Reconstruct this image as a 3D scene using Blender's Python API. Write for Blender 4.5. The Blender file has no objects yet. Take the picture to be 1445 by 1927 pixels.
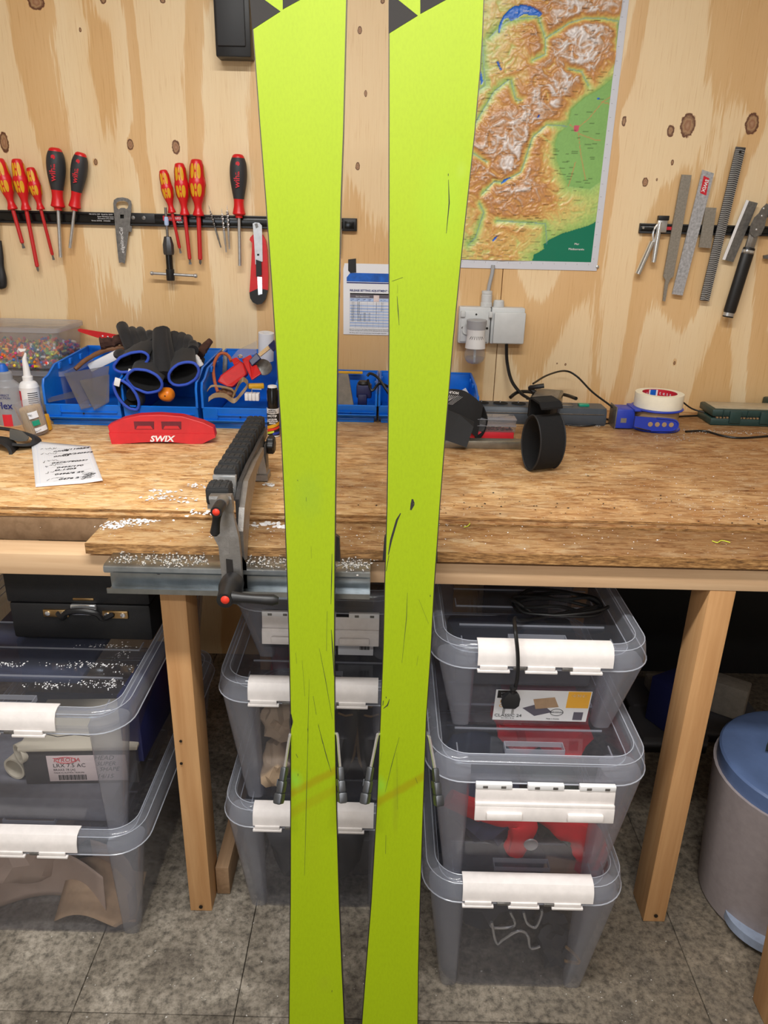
import bpy, bmesh, math, random
import numpy as np
from mathutils import Vector, Matrix
from mathutils import noise as mn
PI = math.pi
random.seed(7)
sc = bpy.context.scene
COL = sc.collection

# ---------------- camera ----------------
H = 1.35; FPX = 1400.0; TH = math.radians(21.3); RO = 0.0237
cr, sr, ct, st = math.cos(RO), math.sin(RO), math.cos(TH), math.sin(TH)
Rv = Vector((cr, sr*st, sr*ct)); Uv = Vector((-sr, cr*st, cr*ct)); Fv = Vector((0, ct, -st))
cam = bpy.data.cameras.new('camera')
cam.lens = FPX/1927*36; cam.sensor_width = 36; cam.sensor_fit = 'AUTO'; cam.clip_start = .02
co = bpy.data.objects.new('camera', cam); COL.objects.link(co)
M = Matrix((Rv, Uv, -Fv)).transposed().to_4x4(); M.translation = Vector((0, 0, H))
co.matrix_world = M
sc.camera = co

# ---------------- light ----------------
w = bpy.data.worlds.new('world'); sc.world = w; w.use_nodes = True
w.node_tree.nodes['Background'].inputs[0].default_value = (.55, .6, .7, 1)
w.node_tree.nodes['Background'].inputs[1].default_value = .10
def area(name, loc, target, sx, sy, power, col):
    l = bpy.data.lights.new(name, 'AREA'); l.shape = 'RECTANGLE'; l.size = sx; l.size_y = sy
    l.energy = power; l.color = col
    o = bpy.data.objects.new(name, l); COL.objects.link(o); o.location = loc
    o.rotation_euler = (Vector(target)-Vector(loc)).to_track_quat('-Z', 'Y').to_euler()
    return o
area('ceiling_tube_light', (-.15, .4, 2.46), (-.15, .4, 0), 1.5, .14, 48, (1, .985, .95))
area('ceiling_tube_light', (.1, -1.3, 2.46), (.1, -1.3, 0), 1.5, .14, 38, (1, .985, .96))
area('window_daylight', (-.7, -1.95, 1.3), (0, 1.2, .7), 1.0, .9, 12, (.78, .88, 1))
sc.view_settings.view_transform = 'Standard'; sc.view_settings.look = 'None'
sc.view_settings.gamma = 1; sc.view_settings.use_curve_mapping = False
sc.view_settings.exposure = 0.0
sc.cycles.transparent_max_bounces = 40; sc.cycles.max_bounces = 10; sc.cycles.diffuse_bounces = 5

# ---------------- picture geometry to world ----------------
CP = Vector((0, 0, H))
def ray(u, v): return Fv+Rv*((u-722.5)/FPX)-Uv*((v-963.5)/FPX)
def PY(u, v, y): d = ray(u, v); return CP+d*(y/d.y)
def PZ(u, v, z): d = ray(u, v); return CP+d*((z-H)/d.z)
SA, SB = .805, .255                      # plane of the two leaning skis: y = SA + SB z
SN = Vector((0, -1, SB)).normalized()    # its normal towards the room
def SK(u, v, off=0.0):
    d = ray(u, v); p0 = Vector((0, SA, 0))+SN*off
    return CP+d*((p0-CP).dot(SN)/d.dot(SN))

# ---------------- materials ----------------
def lin(c):
    r = []
    for x in c[:3]:
        x = x/255.0
        r.append(x/12.92 if x <= .04045 else ((x+.055)/1.055)**2.4)
    return (r[0], r[1], r[2], 1)
class NT:
    def __init__(s, name):
        s.m = bpy.data.materials.new(name); s.m.use_nodes = True; s.t = s.m.node_tree
        s.b = s.t.nodes['Principled BSDF']; s.o = s.t.nodes['Material Output']
    def n(s, typ, **k):
        nd = s.t.nodes.new(typ)
        for a, v in k.items(): setattr(nd, a, v)
        return nd
    def l(s, a, b): s.t.links.new(a, b)
    def val(s, sock, v):
        if hasattr(v, 'is_output') or isinstance(v, bpy.types.NodeSocket): s.l(v, sock)
        else: sock.default_value = v
    def coord(s, scale=(1, 1, 1), rot=(0, 0, 0), loc=(0, 0, 0), kind='Object'):
        tc = s.n('ShaderNodeTexCoord'); mp = s.n('ShaderNodeMapping')
        s.l(tc.outputs[kind], mp.inputs[0]); mp.inputs['Scale'].default_value = scale
        mp.inputs['Rotation'].default_value = rot; mp.inputs['Location'].default_value = loc
        return mp.outputs[0]
    def noise(s, vec, scale=5, detail=3, rough=.5, dist=0):
        nd = s.n('ShaderNodeTexNoise'); s.l(vec, nd.inputs['Vector'])
        nd.inputs['Scale'].default_value = scale; nd.inputs['Detail'].default_value = detail
        nd.inputs['Roughness'].default_value = rough; nd.inputs['Distortion'].default_value = dist
        return nd.outputs['Fac']
    def ramp(s, fac, stops, interp='LINEAR'):
        nd = s.n('ShaderNodeValToRGB'); s.l(fac, nd.inputs[0]); e = nd.color_ramp.elements
        nd.color_ramp.interpolation = interp
        while len(e) < len(stops): e.new(.5)
        for i, (p, c) in enumerate(stops): e[i].position = p; e[i].color = c if len(c) == 4 else lin(c)
        return nd.outputs[0]
    def mix(s, fac, a, b, blend='MIX'):
        nd = s.n('ShaderNodeMix', data_type='RGBA', blend_type=blend)
        s.val(nd.inputs[0], fac); s.val(nd.inputs[6], a); s.val(nd.inputs[7], b); return nd.outputs[2]
    def math(s, op, a, b=0.0, c=0.0):
        nd = s.n('ShaderNodeMath', operation=op); s.val(nd.inputs[0], a); s.val(nd.inputs[1], b); s.val(nd.inputs[2], c)
        return nd.outputs[0]
    def bump(s, h, strength=.3, dist=.002):
        nd = s.n('ShaderNodeBump'); s.l(h, nd.inputs['Height'])
        nd.inputs['Strength'].default_value = strength; nd.inputs['Distance'].default_value = dist
        s.l(nd.outputs[0], s.b.inputs['Normal'])
    def base(s, c): s.val(s.b.inputs['Base Color'], c)
    def rough(s, v): s.val(s.b.inputs['Roughness'], v)
def plain(name, c, rough=.5, metal=0.0, var=.0, vs=60, bump=0.0, bs=300, spec=.5, sheen=0.0, stretch=(1, 1, 1)):
    t = NT(name); c = lin(c)
    if var:
        f = t.noise(t.coord(stretch), vs, 3, .6)
        d = tuple(x*(1-var) for x in c[:3])+(1,); e = tuple(min(1, x*(1+var)) for x in c[:3])+(1,)
        t.base(t.ramp(f, [(.3, d), (.7, e)]))
    else: t.base(c)
    t.rough(rough); t.b.inputs['Metallic'].default_value = metal
    t.b.inputs['Specular IOR Level'].default_value = spec
    if sheen: t.b.inputs['Sheen Weight'].default_value = sheen
    if bump: t.bump(t.noise(t.coord(stretch), bs, 3, .6), bump, .001)
    return t.m
def clear(name, c, alpha=.25, rough=.12, trans=.5):
    """thin translucent plastic: part see-through, part milky, with a gloss"""
    t = NT(name); c = lin(c)
    tr = t.n('ShaderNodeBsdfTransparent'); tr.inputs[0].default_value = (.96, .965, .98, 1)
    df = t.n('ShaderNodeBsdfDiffuse'); df.inputs[0].default_value = c
    tl = t.n('ShaderNodeBsdfTranslucent'); tl.inputs[0].default_value = c
    gl = t.n('ShaderNodeBsdfGlossy'); gl.inputs['Roughness'].default_value = rough
    m0 = t.n('ShaderNodeMixShader'); m0.inputs[0].default_value = trans; t.l(df.outputs[0], m0.inputs[1]); t.l(tl.outputs[0], m0.inputs[2])
    m1 = t.n('ShaderNodeMixShader'); m1.inputs[0].default_value = alpha; t.l(tr.outputs[0], m1.inputs[1]); t.l(m0.outputs[0], m1.inputs[2])
    fr = t.n('ShaderNodeLayerWeight'); fr.inputs[0].default_value = .5
    fac = t.math('MULTIPLY_ADD', t.math('POWER', fr.outputs['Facing'], 4.0), .5, .035)
    m2 = t.n('ShaderNodeMixShader'); t.l(fac, m2.inputs[0]); t.l(m1.outputs[0], m2.inputs[1]); t.l(gl.outputs[0], m2.inputs[2])
    t.l(m2.outputs[0], t.o.inputs[0]); return t.m
def vcol(name, rough=.6, spec=.4, bump=0.0):
    t = NT(name); a = t.n('ShaderNodeVertexColor'); a.layer_name = 'Col'; t.base(a.outputs[0]); t.rough(rough)
    t.b.inputs['Specular IOR Level'].default_value = spec
    return t.m

# knots on the plywood: (pixel u, v, half width mm, half height mm, darkness)
KN = [(68, 4, 21, 18, 1.), (194, 0, 12, 14, .35), (306, 0, 12, 12, .35), (8, 268, 12, 26, .8), (245, 272, 9, 14, .9),
      (331, 277, 11, 18, 1.), (180, 305, 5, 8, .7), (151, 56, 5, 9, .6), (677, 57, 6, 9, .8), (688, 176, 4, 8, .8), (673, 313, 6, 10, .75),
      (1174, 228, 9, 20, .55), (1262, 246, 15, 24, .38), (1294, 236, 20, 30, 1.), (1415, 233, 18, 27, .95), (1214, 343, 8, 12, .7),
      (1236, 338, 4, 6, .4), (1265, 306, 6, 12, .4), (1269, 683, 5, 9, .6), (1064, 686, 5, 6, .4), (1048, 684, 4, 4, .4), (720, 2, 9, 9, .3), (410, -40, 12, 20, .8)]
WALL = 2.13
def m_plywood():
    t = NT('plywood'); tc = t.n('ShaderNodeTexCoord'); P = tc.outputs['Object']
    big = t.n('ShaderNodeMapping'); t.l(P, big.inputs[0]); big.inputs['Scale'].default_value = (1, 1, .16)
    n1 = t.noise(big.outputs[0], 3.6, 1.5, .4, .25)
    best = None
    for (u, v, a, b, k) in KN:
        p = PY(u, v, WALL)
        s1 = t.n('ShaderNodeVectorMath', operation='SUBTRACT'); t.l(P, s1.inputs[0]); s1.inputs[1].default_value = p
        s2 = t.n('ShaderNodeVectorMath', operation='MULTIPLY'); t.l(s1.outputs[0], s2.inputs[0]); s2.inputs[1].default_value = (1000/a, 0, 1000/b)
        s3 = t.n('ShaderNodeVectorMath', operation='LENGTH'); t.l(s2.outputs[0], s3.inputs[0])
        d = s3.outputs['Value'] if k > .6 else t.math('MULTIPLY_ADD', s3.outputs['Value'], 1.0, .35)
        best = d if best is None else t.math('MINIMUM', best, d)
    fine = t.noise(P, 130, 3, .6)
    dk = t.math('ADD', best, t.math('MULTIPLY', t.math('SUBTRACT', fine, .5), .55))
    halo = t.math('POWER', 2.718, t.math('MULTIPLY', best, -.45))
    # large flame shaped areas of the rotary cut veneer
    f = t.math('ADD', n1, t.math('MULTIPLY', halo, -.10))
    jag = t.n('ShaderNodeMapping'); t.l(P, jag.inputs[0]); jag.inputs['Scale'].default_value = (1, 1, .05)
    jg = t.noise(jag.outputs[0], 160, 3, .7)
    f2 = t.math('ADD', f, t.math('MULTIPLY', t.math('SUBTRACT', jg, .5), .06))
    c = t.ramp(f2, [(0, (240, 218, 180)), (.40, (240, 216, 176)), (.408, (223, 186, 134)), (.50, (227, 191, 141)), (.508, (242, 220, 182)),
                    (.60, (238, 212, 170)), (.608, (221, 182, 128)), (.75, (226, 188, 138))])
    gm = t.n('ShaderNodeMapping'); t.l(P, gm.inputs[0]); gm.inputs['Scale'].default_value = (1, 1, .03)
    g = t.noise(gm.outputs[0], 330, 4, .65)
    c = t.mix(.8, c, t.ramp(g, [(.26, (226, 206, 184)), (.42, (252, 249, 245)), (.7, (255, 255, 255))]), 'MULTIPLY')
    sm = t.n('ShaderNodeMapping'); t.l(P, sm.inputs[0]); sm.inputs['Scale'].default_value = (1, 1, .5)
    bl = t.noise(sm.outputs[0], 2.6, 2, .5)
    c = t.mix(.6, c, t.ramp(bl, [(.3, (246, 236, 226)), (.6, (255, 254, 252))]), 'MULTIPLY')
    halo2 = t.ramp(dk, [(.0, (0, 0, 0)), (.95, (255, 255, 255)), (1.2, (120, 120, 120)), (1.5, (190, 190, 190)), (2.3, (0, 0, 0))])
    c = t.mix(t.math('MULTIPLY', halo2, .32), c, lin((192, 132, 82)))
    kn = t.ramp(dk, [(.0, (178, 140, 108)), (.35, (150, 104, 74)), (.55, (174, 138, 100)), (.78, (104, 64, 42)), (.9, (96, 56, 34)), (.99, (190, 150, 108))])
    km = t.ramp(dk, [(.9, (255, 255, 255)), (1.0, (0, 0, 0))])
    c = t.mix(km, c, kn)
    t.base(c); t.rough(.55); t.bump(g, .12, .0006); return t.m

def m_osb(name='osb', dark=1.0, edge=False):
    t = NT(name); P = t.coord()
    def flakes(sc, rot):
        mp = t.coord((.42*sc, 1.0*sc, sc), (0, 0, rot)); d = t.noise(mp, 1.3, 2, .5)
        v = t.n('ShaderNodeTexVoronoi', feature='F1'); v.inputs['Scale'].default_value = 1
        vv = t.n('ShaderNodeVectorMath', operation='ADD'); t.l(mp, vv.inputs[0]); t.l(d, vv.inputs[1]); t.l(vv.outputs[0], v.inputs['Vector'])
        return v
    v1 = flakes(44, .10); v2 = flakes(66, -.5)
    sep1 = t.n('ShaderNodeSeparateColor'); t.l(v1.outputs['Color'], sep1.inputs[0])
    sep2 = t.n('ShaderNodeSeparateColor'); t.l(v2.outputs['Color'], sep2.inputs[0])
    pick = t.math('GREATER_THAN', sep2.outputs[1], .45)
    a = t.mix(pick, v1.outputs['Color'], v2.outputs['Color']); s3 = t.n('ShaderNodeSeparateColor'); t.l(a, s3.inputs[0])
    c = t.ramp(s3.outputs[0], [(0, (216, 172, 118)), (.25, (236, 200, 150)), (.5, (240, 208, 160)), (.75, (228, 186, 132)), (1, (246, 222, 182))])
    st_ = t.noise(t.coord((.20, 1, 1), (0, 0, .16)), 95, 5, .72, 1.2)
    c = t.mix(.8, c, t.ramp(st_, [(.32, (128, 84, 48)), (.43, (216, 188, 154)), (.53, (255, 250, 240)), (.8, (255, 255, 255))]), 'MULTIPLY')
    # crevices between strands
    e1 = t.ramp(v1.outputs['Distance'], [(.55, (255, 255, 255)), (.95, (150, 112, 80))])
    c = t.mix(.35, c, e1, 'MULTIPLY')
    # wear and dirt of the working area
    tc = t.n('ShaderNodeTexCoord'); sx = t.n('ShaderNodeSeparateXYZ'); t.l(tc.outputs['Object'], sx.inputs[0])
    wn = t.noise(P, 6, 4, .6)
    wr = t.math('ADD', t.math('MULTIPLY', sx.outputs[0], .42), t.math('MULTIPLY', wn, 1.3))
    wr = t.math('SUBTRACT', wr, t.math('MULTIPLY', sx.outputs[1], .10))
    c = t.mix(t.ramp(wr, [(.46, (0, 0, 0)), (.88, (235, 235, 235))]), c, t.mix(.85, c, lin((160, 136, 116)), 'MULTIPLY'))
    sp = t.noise(P, 190, 2, .5)
    c = t.mix(t.ramp(sp, [(.69, (0, 0, 0)), (.73, (200, 200, 200))]), c, lin((222, 210, 196)))
    if edge:
        e = t.noise(t.coord((.2, 1, 1.3)), 240, 3, .7)
        c = t.ramp(e, [(.3, (84, 56, 30)), (.5, (150, 108, 62)), (.7, (196, 152, 98))])
    if dark != 1.0: c = t.mix(1, c, lin((int(255*dark), int(250*dark), int(245*dark))), 'MULTIPLY')
    t.base(c); t.rough(.62); t.bump(t.math('ADD', st_, t.math('MULTIPLY', s3.outputs[1], .5)), .5, .0012); return t.m

def m_wood(name, c1, c2, axis=0, sc=60):
    t = NT(name); s = [1, 1, 1]; s[axis] = .05
    f = t.noise(t.coord(tuple(s)), sc, 4, .6, .4); f2 = t.noise(t.coord(tuple(.15 if i == axis else 1 for i in range(3))), 9, 2, .5)
    c = t.ramp(f, [(.3, c1), (.7, c2)])
    c = t.mix(.5, c, t.ramp(f2, [(.3, (222, 205, 190)), (.7, (255, 255, 255))]), 'MULTIPLY')
    t.base(c); t.rough(.6); t.bump(f, .15, .0008); return t.m

def m_concrete():
    t = NT('concrete'); P = t.coord()
    a = t.noise(P, 9, 6, .65, .3); b = t.noise(P, 70, 5, .7); d = t.noise(P, 260, 3, .6)
    c = t.ramp(a, [(.3, (108, 100, 90)), (.5, (142, 134, 122)), (.68, (176, 168, 156))])
    c = t.mix(.85, c, t.ramp(b, [(.35, (110, 106, 100)), (.55, (225, 222, 218)), (.7, (255, 255, 255))]), 'MULTIPLY')
    c = t.mix(t.ramp(d, [(.68, (0, 0, 0)), (.74, (150, 150, 150))]), c, lin((196, 190, 180)))
    tc = t.n('ShaderNodeTexCoord'); sx = t.n('ShaderNodeSeparateXYZ'); t.l(tc.outputs['Object'], sx.inputs[0])
    g = t.math('ADD', t.math('MULTIPLY', sx.outputs[0], .55), t.math('MULTIPLY', a, .9))
    c = t.mix(t.ramp(g, [(.45, (0, 0, 0)), (.85, (210, 210, 210))]), c, t.mix(1, c, lin((176, 160, 138)), 'MULTIPLY'))
    t.base(c); t.rough(.75); t.bump(t.math('ADD', b, t.math('MULTIPLY', a, 1.5)), .7, .004); return t.m

def m_ski(stains=(), smudges=()):
    t = NT('ski_base_yellow'); P = t.coord((1, 1, .25))
    f = t.noise(P, 5, 2, .5); d = t.noise(t.coord((1, 1, .4)), 300, 3, .7)
    c = t.ramp(f, [(.3, (139, 162, 4)), (.7, (148, 169, 10))])
    c = t.mix(.3, c, t.ramp(d, [(.3, (220, 222, 210)), (.6, (255, 255, 255))]), 'MULTIPLY')
    tc = t.n('ShaderNodeTexCoord'); O_ = tc.outputs['Object']; wob = t.noise(O_, 40, 3, .6)
    for (a, b, wd, k) in stains:      # amber rub marks crossing the base
        dx, dz = b[0]-a[0], b[1]-a[1]; L_ = math.hypot(dx, dz); nx_, nz_ = -dz/L_, dx/L_
        dot = t.n('ShaderNodeVectorMath', operation='DOT_PRODUCT'); t.l(O_, dot.inputs[0]); dot.inputs[1].default_value = (nx_, 0, nz_)
        d_ = t.math('ABSOLUTE', t.math('ADD', t.math('SUBTRACT', dot.outputs['Value'], a[0]*nx_+a[1]*nz_), t.math('MULTIPLY', t.math('SUBTRACT', wob, .5), .006)))
        m_ = t.ramp(t.math('DIVIDE', d_, wd), [(.35, (255, 255, 255)), (1, (0, 0, 0))])
        c = t.mix(t.math('MULTIPLY', m_, k), c, lin((142, 134, 4)))
    for (p, rx, rz, k, col) in smudges:
        s1 = t.n('ShaderNodeVectorMath', operation='SUBTRACT'); t.l(O_, s1.inputs[0]); s1.inputs[1].default_value = (p[0], 0, p[1])
        s2 = t.n('ShaderNodeVectorMath', operation='MULTIPLY'); t.l(s1.outputs[0], s2.inputs[0]); s2.inputs[1].default_value = (1/rx, 0, 1/rz)
        s3 = t.n('ShaderNodeVectorMath', operation='LENGTH'); t.l(s2.outputs[0], s3.inputs[0])
        m_ = t.ramp(t.math('ADD', s3.outputs['Value'], t.math('MULTIPLY', t.math('SUBTRACT', wob, .5), .8)), [(.1, (255, 255, 255)), (1, (0, 0, 0))])
        c = t.mix(t.math('MULTIPLY', m_, k), c, lin(col))
    t.base(c); t.rough(.5); t.b.inputs['Specular IOR Level'].default_value = .22; t.bump(t.noise(t.coord((1, 1, .1)), 500, 2, .5), .06, .0004); return t.m

MT = dict(
    ply=m_plywood(), osb=m_osb(), osb_edge=m_osb('osb_edge', 1, True), osb_low=m_osb('osb_worn', .82),
    beam=m_wood('planed_pine', (206, 170, 132), (226, 194, 156), 0), leg=m_wood('pine_stud', (190, 142, 92), (212, 168, 118), 2),
    board=m_wood('dusty_plank', (132, 104, 76), (158, 128, 98), 1),
    conc=m_concrete(),
    black=plain('black_plastic', (26, 26, 28), .45, var=.15), rubber=plain('black_rubber', (38, 38, 39), .75, var=.25, vs=200, bump=.3),
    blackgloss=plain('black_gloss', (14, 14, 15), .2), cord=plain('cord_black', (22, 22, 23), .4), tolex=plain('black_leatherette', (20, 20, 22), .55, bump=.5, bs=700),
    steel=plain('brushed_steel', (196, 196, 196), .34, .75, var=.12, vs=90), chrome=plain('chrome', (232, 233, 235), .14, .85),
    dsteel=plain('dark_steel', (128, 126, 124), .42, .7, var=.25, vs=120), zinc=plain('zinc_plate', (172, 178, 182), .3, 1, var=.2, vs=30),
    alu=plain('cast_aluminium', (158, 154, 150), .45, .85, var=.12, vs=80, bump=.25, bs=500), aludark=plain('dark_anodised', (92, 94, 98), .42, .8, var=.12),
    fsteel=plain('file_steel', (150, 144, 134), .5, .5, var=.18, vs=200, bump=.5, bs=900), speck=plain('rust_specked_steel', (186, 188, 194), .45, .5, var=.3, vs=150),
    red=plain('red_plastic', (204, 30, 34), .42, var=.08), rednew=plain('red_handle', (214, 28, 34), .35), swixred=plain('red_hard_plastic', (206, 34, 40), .45, var=.1, vs=25),
    shaft=plain('red_insulation', (196, 38, 40), .4), yel=plain('yellow_grip', (226, 168, 30), .45, var=.08), grip=plain('soft_black_grip', (48, 50, 54), .55),
    bluebin=plain('blue_bin_plastic', (16, 112, 216), .36, var=.06), blue=plain('deep_blue_plastic', (38, 62, 176), .4), navy=plain('navy_plastic', (34, 38, 84), .4),
    bluecuff=plain('blue_cuff', (50, 84, 196), .7), glove=plain('black_knit', (30, 30, 33), .85, var=.2, vs=300, bump=.6, bs=600, sheen=.1), glovein=plain('black_lining', (16, 16, 18), .95),
    white=plain('white_plastic', (232, 232, 234), .4), offwhite=plain('grey_white_plastic', (205, 208, 210), .4, var=.03), clip=plain('white_clip', (228, 222, 220), .4, var=.05),
    paper=plain('white_paper', (232, 234, 240), .8), papblue=plain('pale_blue_print', (176, 198, 236), .7), ink=plain('black_ink', (20, 20, 26), .7), inkblue=plain('blue_ink', (22, 34, 110), .7),
    printblue=plain('blue_print', (10, 92, 190), .5, var=.3, vs=40), greyprint=plain('grey_print', (96, 92, 104), .6), redprint=plain('red_print', (206, 34, 50), .5),
    whiteprint=plain('white_print', (238, 238, 240), .5), orange=plain('orange_plastic', (236, 132, 30), .35), orangetab=plain('orange_print', (240, 178, 60), .5),
    redbtn=plain('red_button', (226, 58, 38), .4), cardboard=plain('brown_cardboard', (176, 146, 116), .8, var=.1), tapeb=plain('brown_tape', (168, 140, 108), .3, var=.06),
    mask=plain('masking_tape', (240, 234, 214), .6, var=.03), green=plain('dark_green_case', (36, 62, 60), .42, var=.1), caselid=plain('smoky_lid', (176, 164, 140), .3, var=.12),
    strip=plain('slate_plastic', (70, 78, 88), .45, var=.06), btn=plain('green_switch', (20, 150, 120), .3), velcro=plain('velcro_black', (15, 15, 17), .95, bump=.8, bs=900), strapm=plain('strap_webbing', (32, 33, 36), .7, bump=.4, bs=900),
    felt=plain('grey_felt', (92, 90, 86), .95, bump=.6), brown=plain('brown_cloth', (74, 48, 40), .95, bump=.9, bs=300, var=.3), leather=plain('brown_leather', (122, 82, 52), .6, var=.2),
    tan=plain('tan_strap', (142, 116, 84), .5, var=.15), rubberor=plain('orange_rubber', (178, 92, 54), .55), cork=plain('grey_block', (126, 118, 108), .8, var=.15, vs=50),
    pick=m_wood('toothpick_wood', (214, 184, 138), (236, 212, 170), 2, 300), wax=plain('white_wax', (236, 236, 238), .4), dust=plain('grey_dust', (188, 184, 178), .9), crumb=plain('dark_crumb', (34, 30, 28), .8), yelsh=plain('yellow_shaving', (206, 222, 60), .5),
    tub=clear('clear_plastic_box', (222, 224, 228), .16, .08), bottle=clear('frosted_bottle', (206, 212, 222), .6, .3), crate=clear('crate_plastic', (186, 186, 196), .07, .12), rim=clear('crate_rim_plastic', (206, 212, 226), .30, .10), post=clear('crate_corner_plastic', (206, 208, 218), .34, .18), glint=clear('crate_glint_plastic', (226, 230, 240), .75, .15),
    lid=clear('crate_lid_plastic', (186, 192, 206), .05, .06), lidrib=clear('lid_rib_plastic', (206, 210, 222), .38, .08), scraper=clear('smoky_acrylic', (150, 146, 142), .42, .08), fluid=clear('air_freshener_glass', (226, 230, 232), .22, .04),
    redcloth=plain('red_cloth', (196, 22, 30), .85, var=.15, vs=25, bump=.4, bs=60), navycloth=plain('navy_cloth', (40, 44, 66), .9, var=.2, bump=.4, bs=60), greencloth=plain('dark_green_cloth', (52, 62, 56), .9, var=.2, bump=.4, bs=60),
    darkstuff=plain('charcoal_cloth', (62, 62, 66), .9, var=.2, vs=20), beigecloth=plain('beige_leather', (176, 152, 126), .75, var=.15, vs=20), maroon=plain('maroon_cloth', (108, 38, 48), .85, var=.15), kraft=plain('kraft_paper', (176, 152, 136), .8, var=.08, vs=12), blueg=plain('blue_grey_card', (50, 56, 80), .7, var=.1), greyc=plain('grey_case_plastic', (112, 112, 120), .6, var=.1), boxgrey=plain('charcoal_box', (70, 68, 70), .6), boxtop=plain('cream_card', (206, 196, 176), .7), labelp=plain('pink_white_label', (224, 206, 204), .6),
    bin=plain('grey_bin_shell', (150, 140, 140), .5, var=.08), pedal=plain('pale_blue_pedal', (146, 158, 180), .45, var=.1), toothm=plain('bright_file_tooth', (214, 214, 212), .4, .3), filedark=plain('dark_file_body', (78, 76, 76), .5, .4), dialgrey=plain('grey_dial', (168, 170, 176), .45), binlid=plain('blue_grey_bin_lid', (88, 108, 148), .4, var=.05), ceil=plain('ceiling_white', (222, 220, 214), .9), plaster=plain('painted_plaster', (176, 166, 150), .9, var=.04), brass=plain('brass_metal', (196, 160, 110), .3, 1), screw=plain('dark_screw', (60, 54, 48), .5, .8),
    map=vcol('map_print', .32, .5), prills=vcol('coloured_plugs', .4), mapwhite=plain('map_margin', (222, 226, 238), .4), lampm=None, metalbox=plain('metal_baton', (150, 146, 136), .35, .8, var=.1), duct=plain('grey_conduit', (160, 162, 166), .5),
)
_t = NT('tube_light_diffuser'); _t.base((1, 1, 1, 1)); _t.b.inputs['Emission Color'].default_value = (1, .98, .95, 1); _t.b.inputs['Emission Strength'].default_value = 6; MT['lampm'] = _t.m

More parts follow.
